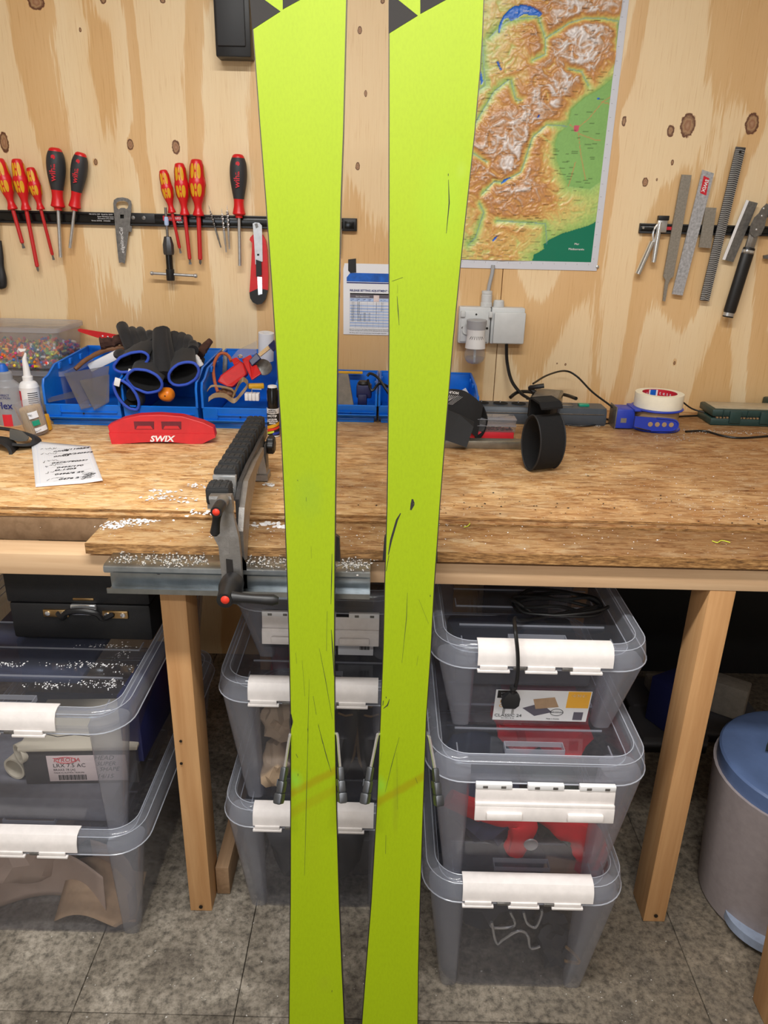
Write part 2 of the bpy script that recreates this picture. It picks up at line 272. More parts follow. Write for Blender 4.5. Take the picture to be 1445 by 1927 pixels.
# ---------------- mesh builder ----------------
class MB:
    def __init__(s): s.v = []; s.f = []; s.c = None
    def add(s, vs, fs, M=None):
        o = len(s.v)
        for p in vs:
            p = Vector(p)
            s.v.append(tuple(M @ p) if M is not None else tuple(p))
        s.f += [tuple(i+o for i in f) for f in fs]; return s
    def box(s, x0, x1, y0, y1, z0, z1, b=0.0, M=None):
        if b <= 0:
            vs = [(x, y, z) for z in (z0, z1) for y in (y0, y1) for x in (x0, x1)]
            return s.add(vs, [(0, 2, 3, 1), (4, 5, 7, 6), (0, 1, 5, 4), (2, 6, 7, 3), (0, 4, 6, 2), (1, 3, 7, 5)], M)
        b = min(b, (x1-x0)*.49, (y1-y0)*.49, (z1-z0)*.49)
        bm = bmesh.new(); bmesh.ops.create_cube(bm, size=1)
        for q in bm.verts: q.co = Vector(((x0+x1)/2+q.co.x*(x1-x0), (y0+y1)/2+q.co.y*(y1-y0), (z0+z1)/2+q.co.z*(z1-z0)))
        bmesh.ops.bevel(bm, geom=bm.edges[:], offset=b, segments=2, affect='EDGES', profile=.5)
        bm.verts.index_update(); s.add([q.co for q in bm.verts], [[q.index for q in f.verts] for f in bm.faces], M); bm.free(); return s
    def rings(s, rs, cap0=True, cap1=True, M=None, loop=False):
        n = len(rs[0]); vs = [p for r in rs for p in r]; fs = []
        m = len(rs)
        for i in range(m-1 if not loop else m):
            j = (i+1) % m
            for k in range(n): fs.append((i*n+k, i*n+(k+1) % n, j*n+(k+1) % n, j*n+k))
        if cap0 and not loop: fs.append(tuple(range(n-1, -1, -1)))
        if cap1 and not loop: fs.append(tuple((m-1)*n+k for k in range(n)))
        return s.add(vs, fs, M)
    def lathe(s, prof, n=20, M=None, sx=1, sy=1, cap0=True, cap1=True):
        return s.rings([[(r*sx*math.cos(2*PI*k/n), r*sy*math.sin(2*PI*k/n), z) for k in range(n)] for r, z in prof], cap0, cap1, M)
    def tube(s, pts, r, n=8, M=None, closed=False, flat=1.0):
        pts = [Vector(p) for p in pts]; rs = []; up = None; m = len(pts)
        for i, p in enumerate(pts):
            if closed: t = pts[(i+1) % m]-pts[i-1]
            else: t = pts[min(i+1, m-1)]-pts[max(i-1, 0)]
            t.normalize()
            if up is None:
                up = Vector((0, 0, 1)) if abs(t.z) < .9 else Vector((1, 0, 0))
            a = (up-t*up.dot(t)).normalized(); up = a; b = t.cross(a)
            rr = r[i] if isinstance(r, (list, tuple)) else r
            rs.append([p+(a*math.cos(2*PI*k/n)*flat+b*math.sin(2*PI*k/n))*rr for k in range(n)])
        return s.rings(rs, not closed, not closed, M, closed)
    def prism(s, poly, y0, y1, M=None, bev=0.0):
        """poly = list of (x,z); extruded along y"""
        n = len(poly); vs = [(x, y0, z) for x, z in poly]+[(x, y1, z) for x, z in poly]
        fs = [tuple(range(n)), tuple(range(2*n-1, n-1, -1))]+[(i, i+n, (i+1) % n+n, (i+1) % n) for i in range(n)]
        return s.add(vs, fs, M)
    def sheet(s, fn, nu, nv, M=None, th=0.0):
        vs = [fn(i/nu, j/nv) for j in range(nv+1) for i in range(nu+1)]
        fs = [(j*(nu+1)+i, j*(nu+1)+i+1, (j+1)*(nu+1)+i+1, (j+1)*(nu+1)+i) for j in range(nv) for i in range(nu)]
        return s.add(vs, fs, M)
    def mesh(s, name, mat, smooth=True, flip=False):
        me = bpy.data.meshes.new(name); me.from_pydata(s.v, [], s.f)
        bm = bmesh.new(); bm.from_mesh(me); bmesh.ops.recalc_face_normals(bm, faces=bm.faces[:])
        for f in bm.faces: f.smooth = smooth
        if smooth:
            for e in bm.edges:
                if len(e.link_faces) == 2 and e.calc_face_angle(0) > .6: e.smooth = False
        bm.to_mesh(me); bm.free(); me.materials.append(MT[mat] if isinstance(mat, str) else mat); return me
    def build(s, name, mat, parent=None, loc=None, rot=None, smooth=True, label=None, kind=None, mods=None):
        o = bpy.data.objects.new(name, s.mesh(name, mat, smooth)); COL.objects.link(o)
        if parent: o.parent = parent
        if loc is not None: o.location = loc
        if rot is not None: o.rotation_euler = rot
        if label: o['label'] = label
        if kind: o['kind'] = kind
        if mods == 'solid': pass
        return o
def solidify(o, t, off=0):
    m = o.modifiers.new('thickness', 'SOLIDIFY'); m.thickness = t; m.offset = off; return o
def subsurf(o, n=1):
    m = o.modifiers.new('smooth', 'SUBSURF'); m.levels = n; m.render_levels = n; return o
def thing(name, label, cat, loc=(0, 0, 0), rot=(0, 0, 0), group=None):
    o = bpy.data.objects.new(name, None); COL.objects.link(o); o.empty_display_size = .02
    o.location = loc; o.rotation_euler = rot; o['label'] = label; o['category'] = cat
    if group: o['group'] = group
    return o
def tag(o, label, cat, group=None, kind=None):
    o['label'] = label; o['category'] = cat
    if group: o['group'] = group
    if kind: o['kind'] = kind
    return o
def struct(o): o['kind'] = 'structure'; return o
def T(x=0, y=0, z=0): return Matrix.Translation((x, y, z))
def R(a, ax): return Matrix.Rotation(a, 4, ax)
def catmull(pts, n=6, closed=False):
    pts = [Vector(p) for p in pts]; m = len(pts); out = []
    for i in range(m if closed else m-1):
        if closed: a, b, c, d = pts[i-1], pts[i], pts[(i+1) % m], pts[(i+2) % m]
        else: a, b, c, d = pts[max(i-1, 0)], pts[i], pts[i+1], pts[min(i+2, m-1)]
        for k in range(n):
            t = k/n; out.append(.5*((2*b)+(c-a)*t+(2*a-5*b+4*c-d)*t*t+(3*b-a-3*c+d)*t**3))
    if not closed: out.append(pts[-1])
    return out
def rr(hx, hy, r, z, n=5, cx=0, cy=0):
    out = []
    for (sx, sy, a0) in ((1, 1, 0), (-1, 1, PI/2), (-1, -1, PI), (1, -1, 1.5*PI)):
        for k in range(n+1):
            a = a0+PI/2*k/n; out.append((cx+sx*(hx-r)+r*math.cos(a), cy+sy*(hy-r)+r*math.sin(a), z))
    return out
def text(s, size, mat, parent, M, name='lettering', ext=.00025, shear=0, sx=1.0, align='CENTER', bold=0):
    c = bpy.data.curves.new(name, 'FONT'); c.body = s; c.size = size; c.extrude = ext; c.shear = shear; c.align_x = align; c.align_y = 'CENTER'
    c.resolution_u = 2; c.offset = bold
    o = bpy.data.objects.new(name, c); COL.objects.link(o)
    bpy.context.view_layer.update()
    me = bpy.data.meshes.new_from_object(o.evaluated_get(bpy.context.evaluated_depsgraph_get()))
    COL.objects.unlink(o); bpy.data.objects.remove(o); bpy.data.curves.remove(c)
    me.name = name; me.transform(M @ Matrix.Diagonal((sx, 1, 1, 1)))
    me.materials.clear(); me.materials.append(MT[mat])
    q = bpy.data.objects.new(name, me); COL.objects.link(q); q.parent = parent; return q
FRONT = R(PI/2, 'X')      # text facing the room (-y)
def copy_tree(o, parent=None):
    c = o.copy(); COL.objects.link(c)
    if parent: c.parent = parent
    for ch in list(o.children): copy_tree(ch, c)
    return c

# ---------------- room ----------------
MBx = MB
def slab(name, x0, x1, y0, y1, z0, z1, mat): return struct(MB().box(x0, x1, y0, y1, z0, z1).build(name, mat, smooth=False))
slab('floor', -2.2, 2.2, -2.02, WALL+.02, -.08, -.012, 'conc')
fl = bpy.data.objects['floor']
xs = [-2.2, -1.3, -.545, -.25, .62, 1.4, 2.2]; ys = [-2.0, -.9, .925, WALL+.01]
for i in range(len(xs)-1):
    for j in range(len(ys)-1):
        g = .0009; dz = random.uniform(-.0006, .0006)
        MB().box(xs[i]+g, xs[i+1]-g, ys[j]+g, ys[j+1]-g, -.03, dz, .0006).build('concrete_slab', 'conc', fl)
slab('ceiling', -2.2, 2.2, -2.02, WALL+.02, 2.5, 2.56, 'ceil')
slab('wall_left', -2.26, -2.2, -2.02, WALL+.02, -.08, 2.56, 'plaster')
slab('wall_right', 2.2, 2.26, -2.02, WALL+.02, -.08, 2.56, 'plaster')
slab('wall_front', -2.26, 2.26, -2.1, -2.02, -.08, 2.56, 'plaster')
wall = slab('wall_back', -2.26, 2.26, WALL+.02, WALL+.08, -.08, 2.56, 'plaster')
sx_ = PY(938, 620, WALL).x
def ply_sheet(x0, x1):
    MB().box(x0, x1, WALL, WALL+.018, 0, 2.5, .0008).build('plywood_sheet', 'ply', wall)
ply_sheet(sx_-1.5+.001, sx_-.001); ply_sheet(sx_+.001, sx_+1.5-.001); ply_sheet(-2.2, sx_-1.5-.001); ply_sheet(sx_+1.5+.001, 2.2)
for i, (x, y) in enumerate(((-.15, .4), (.1, -1.3))):
    t = thing('tube_light', ('long white ceiling tube light nearer the bench', 'long white ceiling tube light towards the back of the room')[i], 'light', (x, y, 2.5))
    MB().box(-.78, .78, -.05, .05, -.03, 0, .006).build('housing', 'white', t)
    MB().box(-.75, .75, -.035, .035, -.036, -.03, .002).build('diffuser', 'lampm', t)

# ---------------- workbench ----------------
bench = thing('workbench', 'long workbench topped with worn strand board on pine studs', 'workbench', (0, 1.142, 0))
def bb(x0, x1, y0, y1, z0, z1, name, mat, label=None, b=.0015, M=None):
    return MB().box(x0, x1, y0-1.142, y1-1.142, z0, z1, b, M).build(name, mat, bench, label=label)
bt = bb(-2.0, 1.9, 1.2525, WALL-.002, .8375, .855, 'bench_top', 'osb')
MB().box(-2.0, 1.9, .1095, .113, .8505, .8545).build('top_lip', 'osb_edge', bt)
MB().box(-2.0, 1.9, .1085, .113, .8375, .8430).build('bottom_lip', 'osb_edge', bt)
bb(-.497, 1.9, 1.131, 1.245, .8215, .841, 'front_board', 'osb_low', 'worn narrow front board', .001)
MB().box(-.497, 1.9, -.0118, -.0105, .822, .8405).build('board_edge', 'osb_edge', bench)
bb(-2.0, 1.9, 1.142, 1.199, .7745, .8135, 'front_rail', 'beam', 'planed pine front rail')
bb(-2.0, 1.9, 2.06, 2.125, .775, .8375, 'rear_rail', 'beam')
bb(-.505, -.465, 1.199, 2.06, .775, .832, 'cross_rail', 'board'); bb(.585, .63, 1.199, 2.06, .775, .832, 'cross_rail', 'board')
bb(-1.5, -1.45, 1.199, 2.06, .775, .832, 'cross_rail', 'board'); bb(-.95, 1.9, 1.252, 1.30, .79, .8375, 'support_rail', 'board')
bb(-.3845, -.3395, 1.143, 1.212, 0, .7745, 'leg', 'leg'); 
MB().box(-.0225, .0225, 0, .070, 0, .7745, .0015, T(.584, .001, 0) @ R(0, 'X')).add([], []).build('leg', 'leg', bench)
lg = bench.children[-1]
for v in lg.data.vertices: v.co.x += .0235*v.co.z/.7745
bb(.32, 1.88, 2.085, 2.10, .0, .775, 'shade_panel', 'tolex', 'black panel added to darken the space under the bench')  # added black sheet standing in for the deep shade under the bench
for x in (-1.5, 1.45): bb(x, x+.045, 1.143, 1.212, 0, .7745, 'leg', 'leg')
for x in (-1.5, -.385, .585, 1.45): bb(x, x+.045, 2.04, 2.11, 0, .775, 'leg', 'leg')
bb(-.338, -.31, 1.185, 2.03, .001, .075, 'floor_runner', 'board', 'dusty plank runner on the floor')
# screws at the feet of the two visible legs
for (u, v) in ((378, 1706), (1234, 1723)):
    p = PY(u, v, 1.141); MB().lathe([(.004, 0), (.004, .002)], 10, T(p.x, -.001, p.z) @ R(PI/2, 'X')).build('screw', 'screw', bench)
for (u, v) in ((340, 1395), (341, 1437)):
    p = PY(u, v, 1.141); MB().lathe([(.0028, 0), (.0028, .0012)], 10, T(p.x, -.0003, p.z) @ R(PI/2, 'X')).build('screw', 'screw', bench)
# near post at the right edge of the picture
p0 = PZ(1424, 1927, 0.0)
tag(MB().box(0, .05, -.03, .03, 0, .62, .002).build('wooden_post', 'leg', None, (.716, .95, 0), (0, -.06, 0)), 'short orange-brown wooden post nearest the camera at lower right', 'post')
# ---------------- skis ----------------
SKR = Matrix.Rotation(-math.atan(SB), 4, 'X')   # ski frame: x right, y into the room's back, z along the ski
def sk_local(u, v, off=0.0):
    p = SK(u, v, off)-Vector((0, SA, 0)); return SKR.inverted() @ p
def interp(tab, v):
    for i in range(len(tab)-1):
        if tab[i][0] <= v <= tab[i+1][0]:
            t = (v-tab[i][0])/(tab[i+1][0]-tab[i][0]); return tab[i][1]+t*(tab[i+1][1]-tab[i][1])
def make_ski(L, Rr, label, logos, scratches, wires, xs0, stains, smudges):
    root = thing('ski', label, 'ski', (xs0, SA, 0), (-math.atan(SB), 0, 0), 'pair of skis leaning base out against the bench')
    o = Vector((xs0, 0, 0))
    vs = sorted(set([0, 60, 125, 250, 375, 500, 650, 800, 950, 1100, 1225, 1350, 1520, 1700, 1820, 1927]))
    rows = []
    for v in vs:
        a = sk_local(interp(L, v), v)-o; b = sk_local(interp(Rr, v), v)-o
        rows.append((a.z, a.x, b.z, b.x))
    lz = [(r[0], r[1]) for r in rows]; rz = [(r[2], r[3]) for r in rows]
    # carry the sidecut on to the tail and the tip outside the picture
    zt = lz[-1][0]
    tl = [(zt*.5, lz[-1][1]-.0015), (.035, lz[-1][1]-.001), (.012, lz[-1][1]+.010), (.0, lz[-1][1]+.03)]
    tr = [(zt*.5, rz[-1][1]+.0015), (.035, rz[-1][1]+.001), (.012, rz[-1][1]-.010), (.0, rz[-1][1]-.03)]
    z1 = lz[0][0]; wl, wr_ = lz[0][1], rz[0][1]; cx = (wl+wr_)/2; hw = (wr_-wl)/2
    top = [(z1+.03, hw*1.005), (z1+.06, hw*.985), (z1+.09, hw*.90), (z1+.115, hw*.72), (z1+.13, hw*.45), (z1+.136, hw*.12)]
    prof = []          # (z, xl, xr)
    for (a, b) in zip(reversed(tl), reversed(tr)): prof.append((a[0], a[1], b[1]))
    for (a, b) in zip(reversed(lz), reversed(rz)): prof.append(((a[0]+b[0])/2, a[1], b[1]))
    for (z, h) in top: prof.append((z, cx-h, cx+h))
    def curve(z): return 0.0 if z < z1+.01 else -(-(z-z1-.01)**2*2.6)
    def ribbon(inl, inr, y0, y1, mb, sel=None):
        rs = []
        for (z, a, b) in prof:
            c = curve(z); rs.append([(a+inl, y0+c, z), (b-inr, y0+c, z), (b-inr, y1+c, z), (a+inl, y1+c, z)])
        mb.rings(rs); return mb
    body = MB(); ribbon(.0, .0, .0008, .0125, body); body.build('ski_body', 'blackgloss', root)
    def strip(side):
        rs = []
        for (z, a, b) in prof:
            c = curve(z); x0, x1 = (a, a+.0014) if side < 0 else (b-.0014, b)
            rs.append([(x0, c-.0002, z), (x1, c-.0002, z), (x1, c+.002, z), (x0, c+.002, z)])
        return MB().rings(rs)
    strip(-1).build('steel_edge', 'screw', root); strip(1).build('steel_edge', 'screw', root)
    lc = lambda u, v: (sk_local(u, v)-o)[0::2] if False else ((sk_local(u, v)-o).x, (sk_local(u, v)-o).z)
    mt = m_ski([(lc(*a), lc(*b), w_, k) for a, b, w_, k in stains], [(lc(*p), rx, rz, k, col) for p, rx, rz, k, col in smudges])
    ribbon(.0014, .0014, 0, .0015, MB()).build('ski_base', mt, root)
    # black triangles of the base print
    for poly in logos:
        pts = [sk_local(u, v)-o for u, v in poly]
        MB().prism([(p.x, p.z) for p in pts], -.0004, .0003).build('base_print', 'crumb', root, smooth=False)
    # scratches: thin gouges in the base
    mb = MB()
    for (pl, wd) in scratches:
        pts = [sk_local(u, v)-o for u, v in pl]; n = len(pts)
        for i in range(n-1):
            a, b = pts[i], pts[i+1]; d = (b-a); d.y = 0; d.normalize(); s = Vector((d.z, 0, -d.x))
            w0 = wd*.0004*(0.35 if i == 0 else 1); w1 = wd*.0004*(0.35 if i == n-2 else 1)
            A = [a-s*w0, a+s*w0, b+s*w1, b-s*w1]
            mb.add([(q.x, -.00035, q.z) for q in A]+[(q.x, .0002, q.z) for q in A], [(0, 1, 2, 3), (0, 4, 5, 1), (1, 5, 6, 2), (2, 6, 7, 3), (3, 7, 4, 0)])
    s = mb.build('scratch', 'crumb', root, smooth=False); s['kind'] = 'stuff'
    # binding behind the ski: toe piece, heel piece and brake
    def at(v, off): p = sk_local(interp(L, v), v, 0); q = sk_local(interp(Rr, v), v, 0); return (p.x+q.x)/2-o.x, (p.z+q.z)/2
    x, z = at(1035, 0)
    tp = MB().box(x-.032, x+.032, .012, .030, z-.07, z+.06, .006).box(x-.026, x+.026, .03, .074, z-.045, z+.03, .012)
    tp.build('toe_piece', 'black', root)
    for sgn in ((1,) if xs0 < -.03 else (-1, 1)):
        MB().rings([[(x+sgn*(.030), .03, z+.022), (x+sgn*.030, .055, z+.022), (x+sgn*.030, .055, z-.02), (x+sgn*.03, .03, z-.02)],
                    [(x+sgn*.041, .034, z+.014), (x+sgn*.041, .052, z+.014), (x+sgn*.043, .052, z-.024), (x+sgn*.043, .034, z-.024)]]).build('toe_wing', 'black', root)
    x, z = at(1375, 0)
    MB().box(x-.026, x+.026, .012, .028, z-.09, z+.07, .005).box(x-.022, x+.022, .028, .075, z-.02, z+.05, .012).build('heel_piece', 'black', root)
    MB().box(x-.028, x+.028, .0125, .02, z-.03, z+.012, .003).build('brake_base', 'black', root)
    for (w0, w1, f0, f1) in wires:
        a = sk_local(*w0, -.006)-o; m = sk_local(*w1, .004)-o; b = sk_local(*f0, .014)-o; c = sk_local(*f1, .03)-o
        sg = 1 if a.x > x else -1
        st0 = Vector((x+sg*.022, .017, a.z+.002))
        wire = MB().tube(catmull([st0, a+Vector((0, .004, .001)), a.lerp(m, .5), m, m.lerp(b, .5), b, b.lerp(c, .2)], 4), .0023, 8).build('brake_wire', 'chrome', root)
        d = (c-b); ln = d.length; q = d.to_track_quat('Z', 'Y').to_matrix().to_4x4()
        F_ = Matrix.Translation(b) @ q
        ft = MB().box(-.0045, .0045, -.006, .006, -.004, ln*.35, .002, F_).box(-.0058, .0058, -.0075, .0075, ln*.33, ln*.72, .003, F_).box(-.0068, .0068, -.006, .010, ln*.7, ln+.002, .003, F_)
        ft.box(-.0062, -.0045, -.0078, .0078, ln*.30, ln*.52, .0008, F_)
        ft.build('brake_foot', 'aludark', root)
    return root
LSL = [(0, 472), (60, 475), (125, 480), (250, 489), (375, 499), (500, 508), (650, 518), (800, 527.5), (950, 534.5), (1100, 540), (1225, 543.5), (1350, 546), (1520, 546), (1700, 545.5), (1820, 544), (1927, 543)]
LSR = [(0, 653), (60, 651.5), (125, 650), (250, 647), (375, 642.5), (500, 640), (650, 636.5), (800, 634), (950, 632), (1100, 630.5), (1225, 630), (1350, 631), (1520, 634), (1700, 639), (1820, 644), (1927, 649)]
RSL = [(0, 731), (60, 731), (125, 731), (250, 731), (375, 731), (500, 731), (650, 731), (800, 729.5), (950, 727.5), (1100, 723), (1225, 720), (1350, 715), (1520, 708), (1700, 697.5), (1820, 688), (1927, 680)]
RSR = [(0, 911.5), (60, 909), (125, 905), (250, 894), (375, 880.5), (500, 867), (650, 852.5), (800, 840), (950, 828.5), (1100, 818), (1225, 811.5), (1350, 803), (1520, 797), (1700, 791), (1820, 788), (1927, 787)]
def C3(p): return [(400+x*.35986, y*.35986) for x, y in p]
def C6(p): return [(480+x*.2907, 900+y*.2907) for x, y in p]
def C7(p): return [(480+x*.3046, 1340+y*.3046) for x, y in p]
scrL = [(C6([(498, 490), (495, 640), (491, 815)]), 1.6), (C6([(493, 980), (503, 1120), (511, 1280)]), 2.2), (C6([(466, 860), (462, 1118)]), 1.2), (C6([(415, 1100), (455, 1300), (500, 1560)]), .9),
        (C6([(305, 1180), (322, 1410)]), .8), (C6([(376, 1410), (396, 1530)]), 1.4), (C6([(408, 1590), (438, 1718)]), 1.2), (C6([(350, 1300), (342, 1640), (343, 1718)]), .7), (C6([(331, 122), (331, 150)]), 1.4),
        (C6([(272, 10), (278, 18)]), 2), (C6([(362, 440), (365, 520)]), .6), (C6([(340, 1620), (342, 1645)]), 1.6), (C6([(225, 1190), (218, 1280)]), 2), (C7([(390, 80), (440, 270), (470, 370)]), 1.3), (C7([(328, 80), (318, 500), (305, 1010)]), .9),
        (C7([(252, 258), (264, 282)]), 2), (C7([(264, 380), (265, 395)]), 2.2), (C7([(475, 1718), (474, 1730)]), 2.5), (C6([(262, 1130), (270, 1200)]), .7), (C7([(219, 12), (222, 60), (218, 105)]), 8), (C6([(232, 1530), (236, 1600)]), 7)]
scrR = [(C3([(1233, 940), (1237, 1060), (1222, 1220)]), 2.0), (C3([(1232, 908), (1232, 920)]), 3), (C6([(942, 226), (918, 270), (880, 400), (862, 495)]), 4), (C6([(866, 500), (848, 600)]), 2.6), (C6([(1018, 135), (1020, 165), (1007, 205)]), 8),
        ([(767, 608), (0, 0)][:1]+[(767, 609)], 1), ([(747, 557), (749, 584), (751, 612)], 1.5), ([(738, 529), (758, 522)], 1.1), ([(748, 536), (748, 552)], .8), (C6([(985, 740), (980, 900), (950, 1195)]), 1.0), (C6([(1060, 785), (1122, 940)]), .8),
        (C6([(830, 1440), (826, 1470)]), 3.5), (C6([(870, 1430), (856, 1470), (830, 1490)]), 2.2), (C6([(847, 1414), (849, 1424)]), 3.5), (C6([(1055, 1150), (1046, 1210)]), .8), (C7([(890, 155), (845, 320), (803, 495)]), .9), (C7([(808, 760), (806, 875)]), 1.4),
        (C7([(876, 250), (878, 600)]), .6), (C7([(990, 405), (1003, 440)]), 1.4), (C7([(783, 250), (760, 350)]), .6), (C6([(1133, 755), (1134, 768)]), 3)]
lgL = [C3([(190, -60), (355, 60), (208, 155)]), C3([(367, 49), (367, -175), (600, -78)])]
lgR = [C3([(921, -40), (1073, 82), (921, 176)]), C3([(1086, 73), (1086, -150), (1310, -50)])]
wL = [((548, 1380), (545, 1385), (535, 1448), (525, 1510)), ((627, 1378), (635, 1383), (640.5, 1448), (644, 1508))]
wR = [((718, 1378), (710, 1384), (697, 1448), (687, 1510)), ((801, 1380), (808, 1388), (819, 1450), (825, 1514))]
make_ski(LSL, LSR, 'bright yellow based ski on the left, with long scratches low down', lgL, scrL, wL, -.105, [((550, 1492), (629, 1451), .0085, .75), ((550, 1529), (629, 1486), .010, .4)], [((580, 935), .03, .05, .35, (120, 150, 40)), ((556, 1468), .016, .02, .5, (120, 190, 60)), ((610, 1850), .015, .02, .25, (140, 150, 30)), ((590, 1560), .02, .12, .15, (140, 150, 20))])
make_ski(RSL, RSR, 'bright yellow based ski on the right, with a black gouge at bench height', lgR, scrR, wR, .03, [((711, 1510), (795, 1462), .0085, .7)], [((715, 1478), .014, .02, .5, (120, 190, 60)), ((868, 320), .01, .016, .35, (150, 170, 60)), ((745, 1510), .007, .07, .3, (120, 120, 30)), ((835, 380), .05, .10, .2, (140, 190, 40))])

# ---------------- storage crates ----------------
def make_crate(label, xc, yf, z0, h, W=.366, D=.50, clip='shut', cw=.224, group='clear plastic storage crates', cx0=0.0, rz=0):
    """xc, yf: middle of the rim's front edge; z0: underside"""
    t = thing('storage_crate', label, 'crate', (xc, yf+D/2, z0), (0, 0, rz), group)
    hw, hd = W/2, D/2; tp = h-.038
    def tub_r(s, z, e=0):   # s: 0 bottom .. 1 top
        a = .046*(1-s)+.014*s; return rr(hw-a-e, hd-a*.92-e, .045-e, z, 6)
    m = MB(); m.rings([tub_r(0, 0), tub_r(1, tp), rr(hw-.004, hd-.004, .058, tp, 6), rr(hw-.004, hd-.004, .058, tp+.004, 6), tub_r(1, tp+.004, .002), tub_r(0, .003, .002)])
    m.build('tub', 'crate', t)
    for sx in (-1, 1):
        for sy in (-1, 1):
            rs = []
            for s, z in ((0, -.001), (.05, .006), (1, tp-.002)):
                a = .046*(1-s)+.013*s; r = .0145*(1-s)+.031*s
                bx, by = hw-a-r, hd-a*.92-r
                out = []
                for k in range(14):
                    an = 2*PI*k/14; q = abs(math.cos(an))**.6*(1 if math.cos(an) > 0 else -1), abs(math.sin(an))**.6*(1 if math.sin(an) > 0 else -1)
                    out.append((sx*(bx+q[0]*(r+.0012)), sy*(by+q[1]*(r+.0012)), z))
                rs.append(out)
            MB().rings(rs).build('corner_post', 'post', t)
    # lid: flared skirt, rounded shoulder and recessed panel
    L = MB(); Lr = []
    for (o_, z) in ((.0, h-.040), (.0, h-.0385), (.004, h-.011), (.0075, h-.004), (.013, h), (.019, h), (.025, h-.005), (.031, h-.03)):
        Lr.append(rr(hw-o_, hd-o_, max(.062-o_*.7, .02), z, 8))
    for (o_, z) in ((.034, h-.032), (.029, h-.009), (.0235, h-.0025), (.0155, h-.0025), (.010, h-.007), (.006, h-.014), (.002, h-.052)):
        pass
    L.rings(Lr, False, False); L.build('lid_rim', 'rim', t)
    bd = MB()  # thin milky lines along the rim edges, painting in its bright highlights
    for o_, z_, r_ in ((.0, h-.040, .0012), (.0065, h-.0045, .0008), (.0215, h-.0005, .0008), (.030, h-.028, .0009)): bd.tube(rr(hw-o_, hd-o_, max(.062-o_*.7, .02), z_, 8), r_, 6, closed=True)
    bd.build('rim_glint', 'glint', t)
    P = MB(); P.rings([rr(hw-.031, hd-.031, .04, h-.0305, 8), rr(hw-.031, hd-.031, .04, h-.0295, 8)])
    P.build('lid', 'lid', t)
    rb = MB()
    for k in range(6):
        y = -hd+.052+k*(2*hd-.11)/5.6
        rb.box(-hw+.055, hw-.055, y, y+.0022, h-.0296, h-.0268)
        if k % 2 == 0:
            for s in (-1, 1): rb.box(s*(hw-.055)-.001, s*(hw-.055)+.001, y, y+.03, h-.0296, h-.027)
    rb.box(-.05, .05, -hd+.058, -hd+.0595, h-.0296, h-.020).box(-.05, .05, -hd+.078, -hd+.0795, h-.0296, h-.020).box(-.05, -.0485, -hd+.058, -hd+.0795, h-.0296, h-.02).box(.0485, .05, -hd+.058, -hd+.0795, h-.0296, h-.02)
    r = rb.build('lid_rib', 'lidrib', t, smooth=False)
    ys = -hd
    def clipseg(poly, x0, x1, mb):
        n = len(poly); vs = [(x0, y, z) for y, z in poly]+[(x1, y, z) for y, z in poly]
        mb.add(vs, [tuple(range(n)), tuple(range(2*n-1, n-1, -1))]+[(i, i+n, (i+1) % n+n, (i+1) % n) for i in range(n)])
    c = MB(); x0, x1 = cx0-cw/2, cx0+cw/2
    if clip == 'shut':
        out = [(ys+.026, h+.003), (ys+.014, h+.004), (ys+.004, h+.001), (ys-.002, h-.008), (ys-.004, h-.015), (ys-.005, h-.024), (ys-.0055, h-.031)]
        inn = [(y+.0022 if i > 2 else y, z-.0022 if i < 4 else z) for i, (y, z) in enumerate(out)]
        poly = out+inn[::-1]
        clipseg(poly, x0, x1, c)
        bx = c.build('clip', 'clip', t)
        for k in range(3):
            xa = x0+k*(cw/3)+.004*(k > 0); xb = xa+cw/3*.72
            hg = MB().box(xa, xb, ys-.0095, ys-.001, h-.0425, h-.038, .001).box(xa+.004, xb-.004, ys-.008, ys-.004, h-.041, h-.030, .001)
            hg.build('hinge', 'clip', t)
        for k in range(2):
            xa = x0+cw*(.265+.36*k); MB().box(xa, xa+.022, ys-.0072, ys-.004, h-.0375, h-.032, .0008).build('hinge_slot', 'dsteel', t)
    else:
        ang = .12
        Mx = T(0, ys-.006, h-.040) @ R(-ang, 'X')
        c.box(x0, x1, -.002, .0005, -.03, -.004, .0008, Mx)
        c.box(x0, x1, -.007, -.001, -.036, -.028, .0015, Mx).box(x0, x1, -.0075, -.004, -.060, -.034, .001, Mx)
        for k in range(2): c.box(x0+cw*(.08+.58*k), x0+cw*(.34+.58*k), -.014, -.006, -.056, -.042, .003, Mx)
        c.build('clip', 'clip', t)
        for k in range(3):
            xa = x0+k*cw*.37; hg = MB().box(xa, xa+cw*.26, ys-.0095, ys-.001, h-.045, h-.035, .0012)
            hg.build('hinge', 'white', t)
            for q in (.05, .18): MB().box(xa+cw*q, xa+cw*q+.008, ys-.0102, ys-.006, h-.043, h-.038, .0006).build('hinge_slot', 'dsteel', t)
    return t
ML_ = .0
r0 = make_crate('bottom crate of the right stack, holding bent wires', .262, .952, 0, .300, W=.356)
r1 = make_crate('middle crate of the right stack, red cloth inside, clip hanging open', .262, .957, .2705, .284, W=.368, clip='open', cx0=.007)
r2 = make_crate('shallow top crate of the right stack, with a printed sticker', .270, 1.050, .525, .183, W=.37, cw=.222)
m0 = make_crate('bottom crate of the middle stack behind the skis, dark things inside', -.122, 1.118, 0, .293, W=.366, cw=.232)
m1 = make_crate('middle crate of the middle stack, shoes and gloves inside', -.122, 1.146, .2635, .297, W=.37, cw=.238)
m2 = make_crate('shallow top crate of the middle stack, clip hanging open', -.115, 1.245, .531, .165, W=.35, clip='open', cw=.222)
l0 = make_crate('bottom crate of the left stack, brown paper inside', -.665, 1.045, 0, .290, W=.468, D=.66, cw=.235)
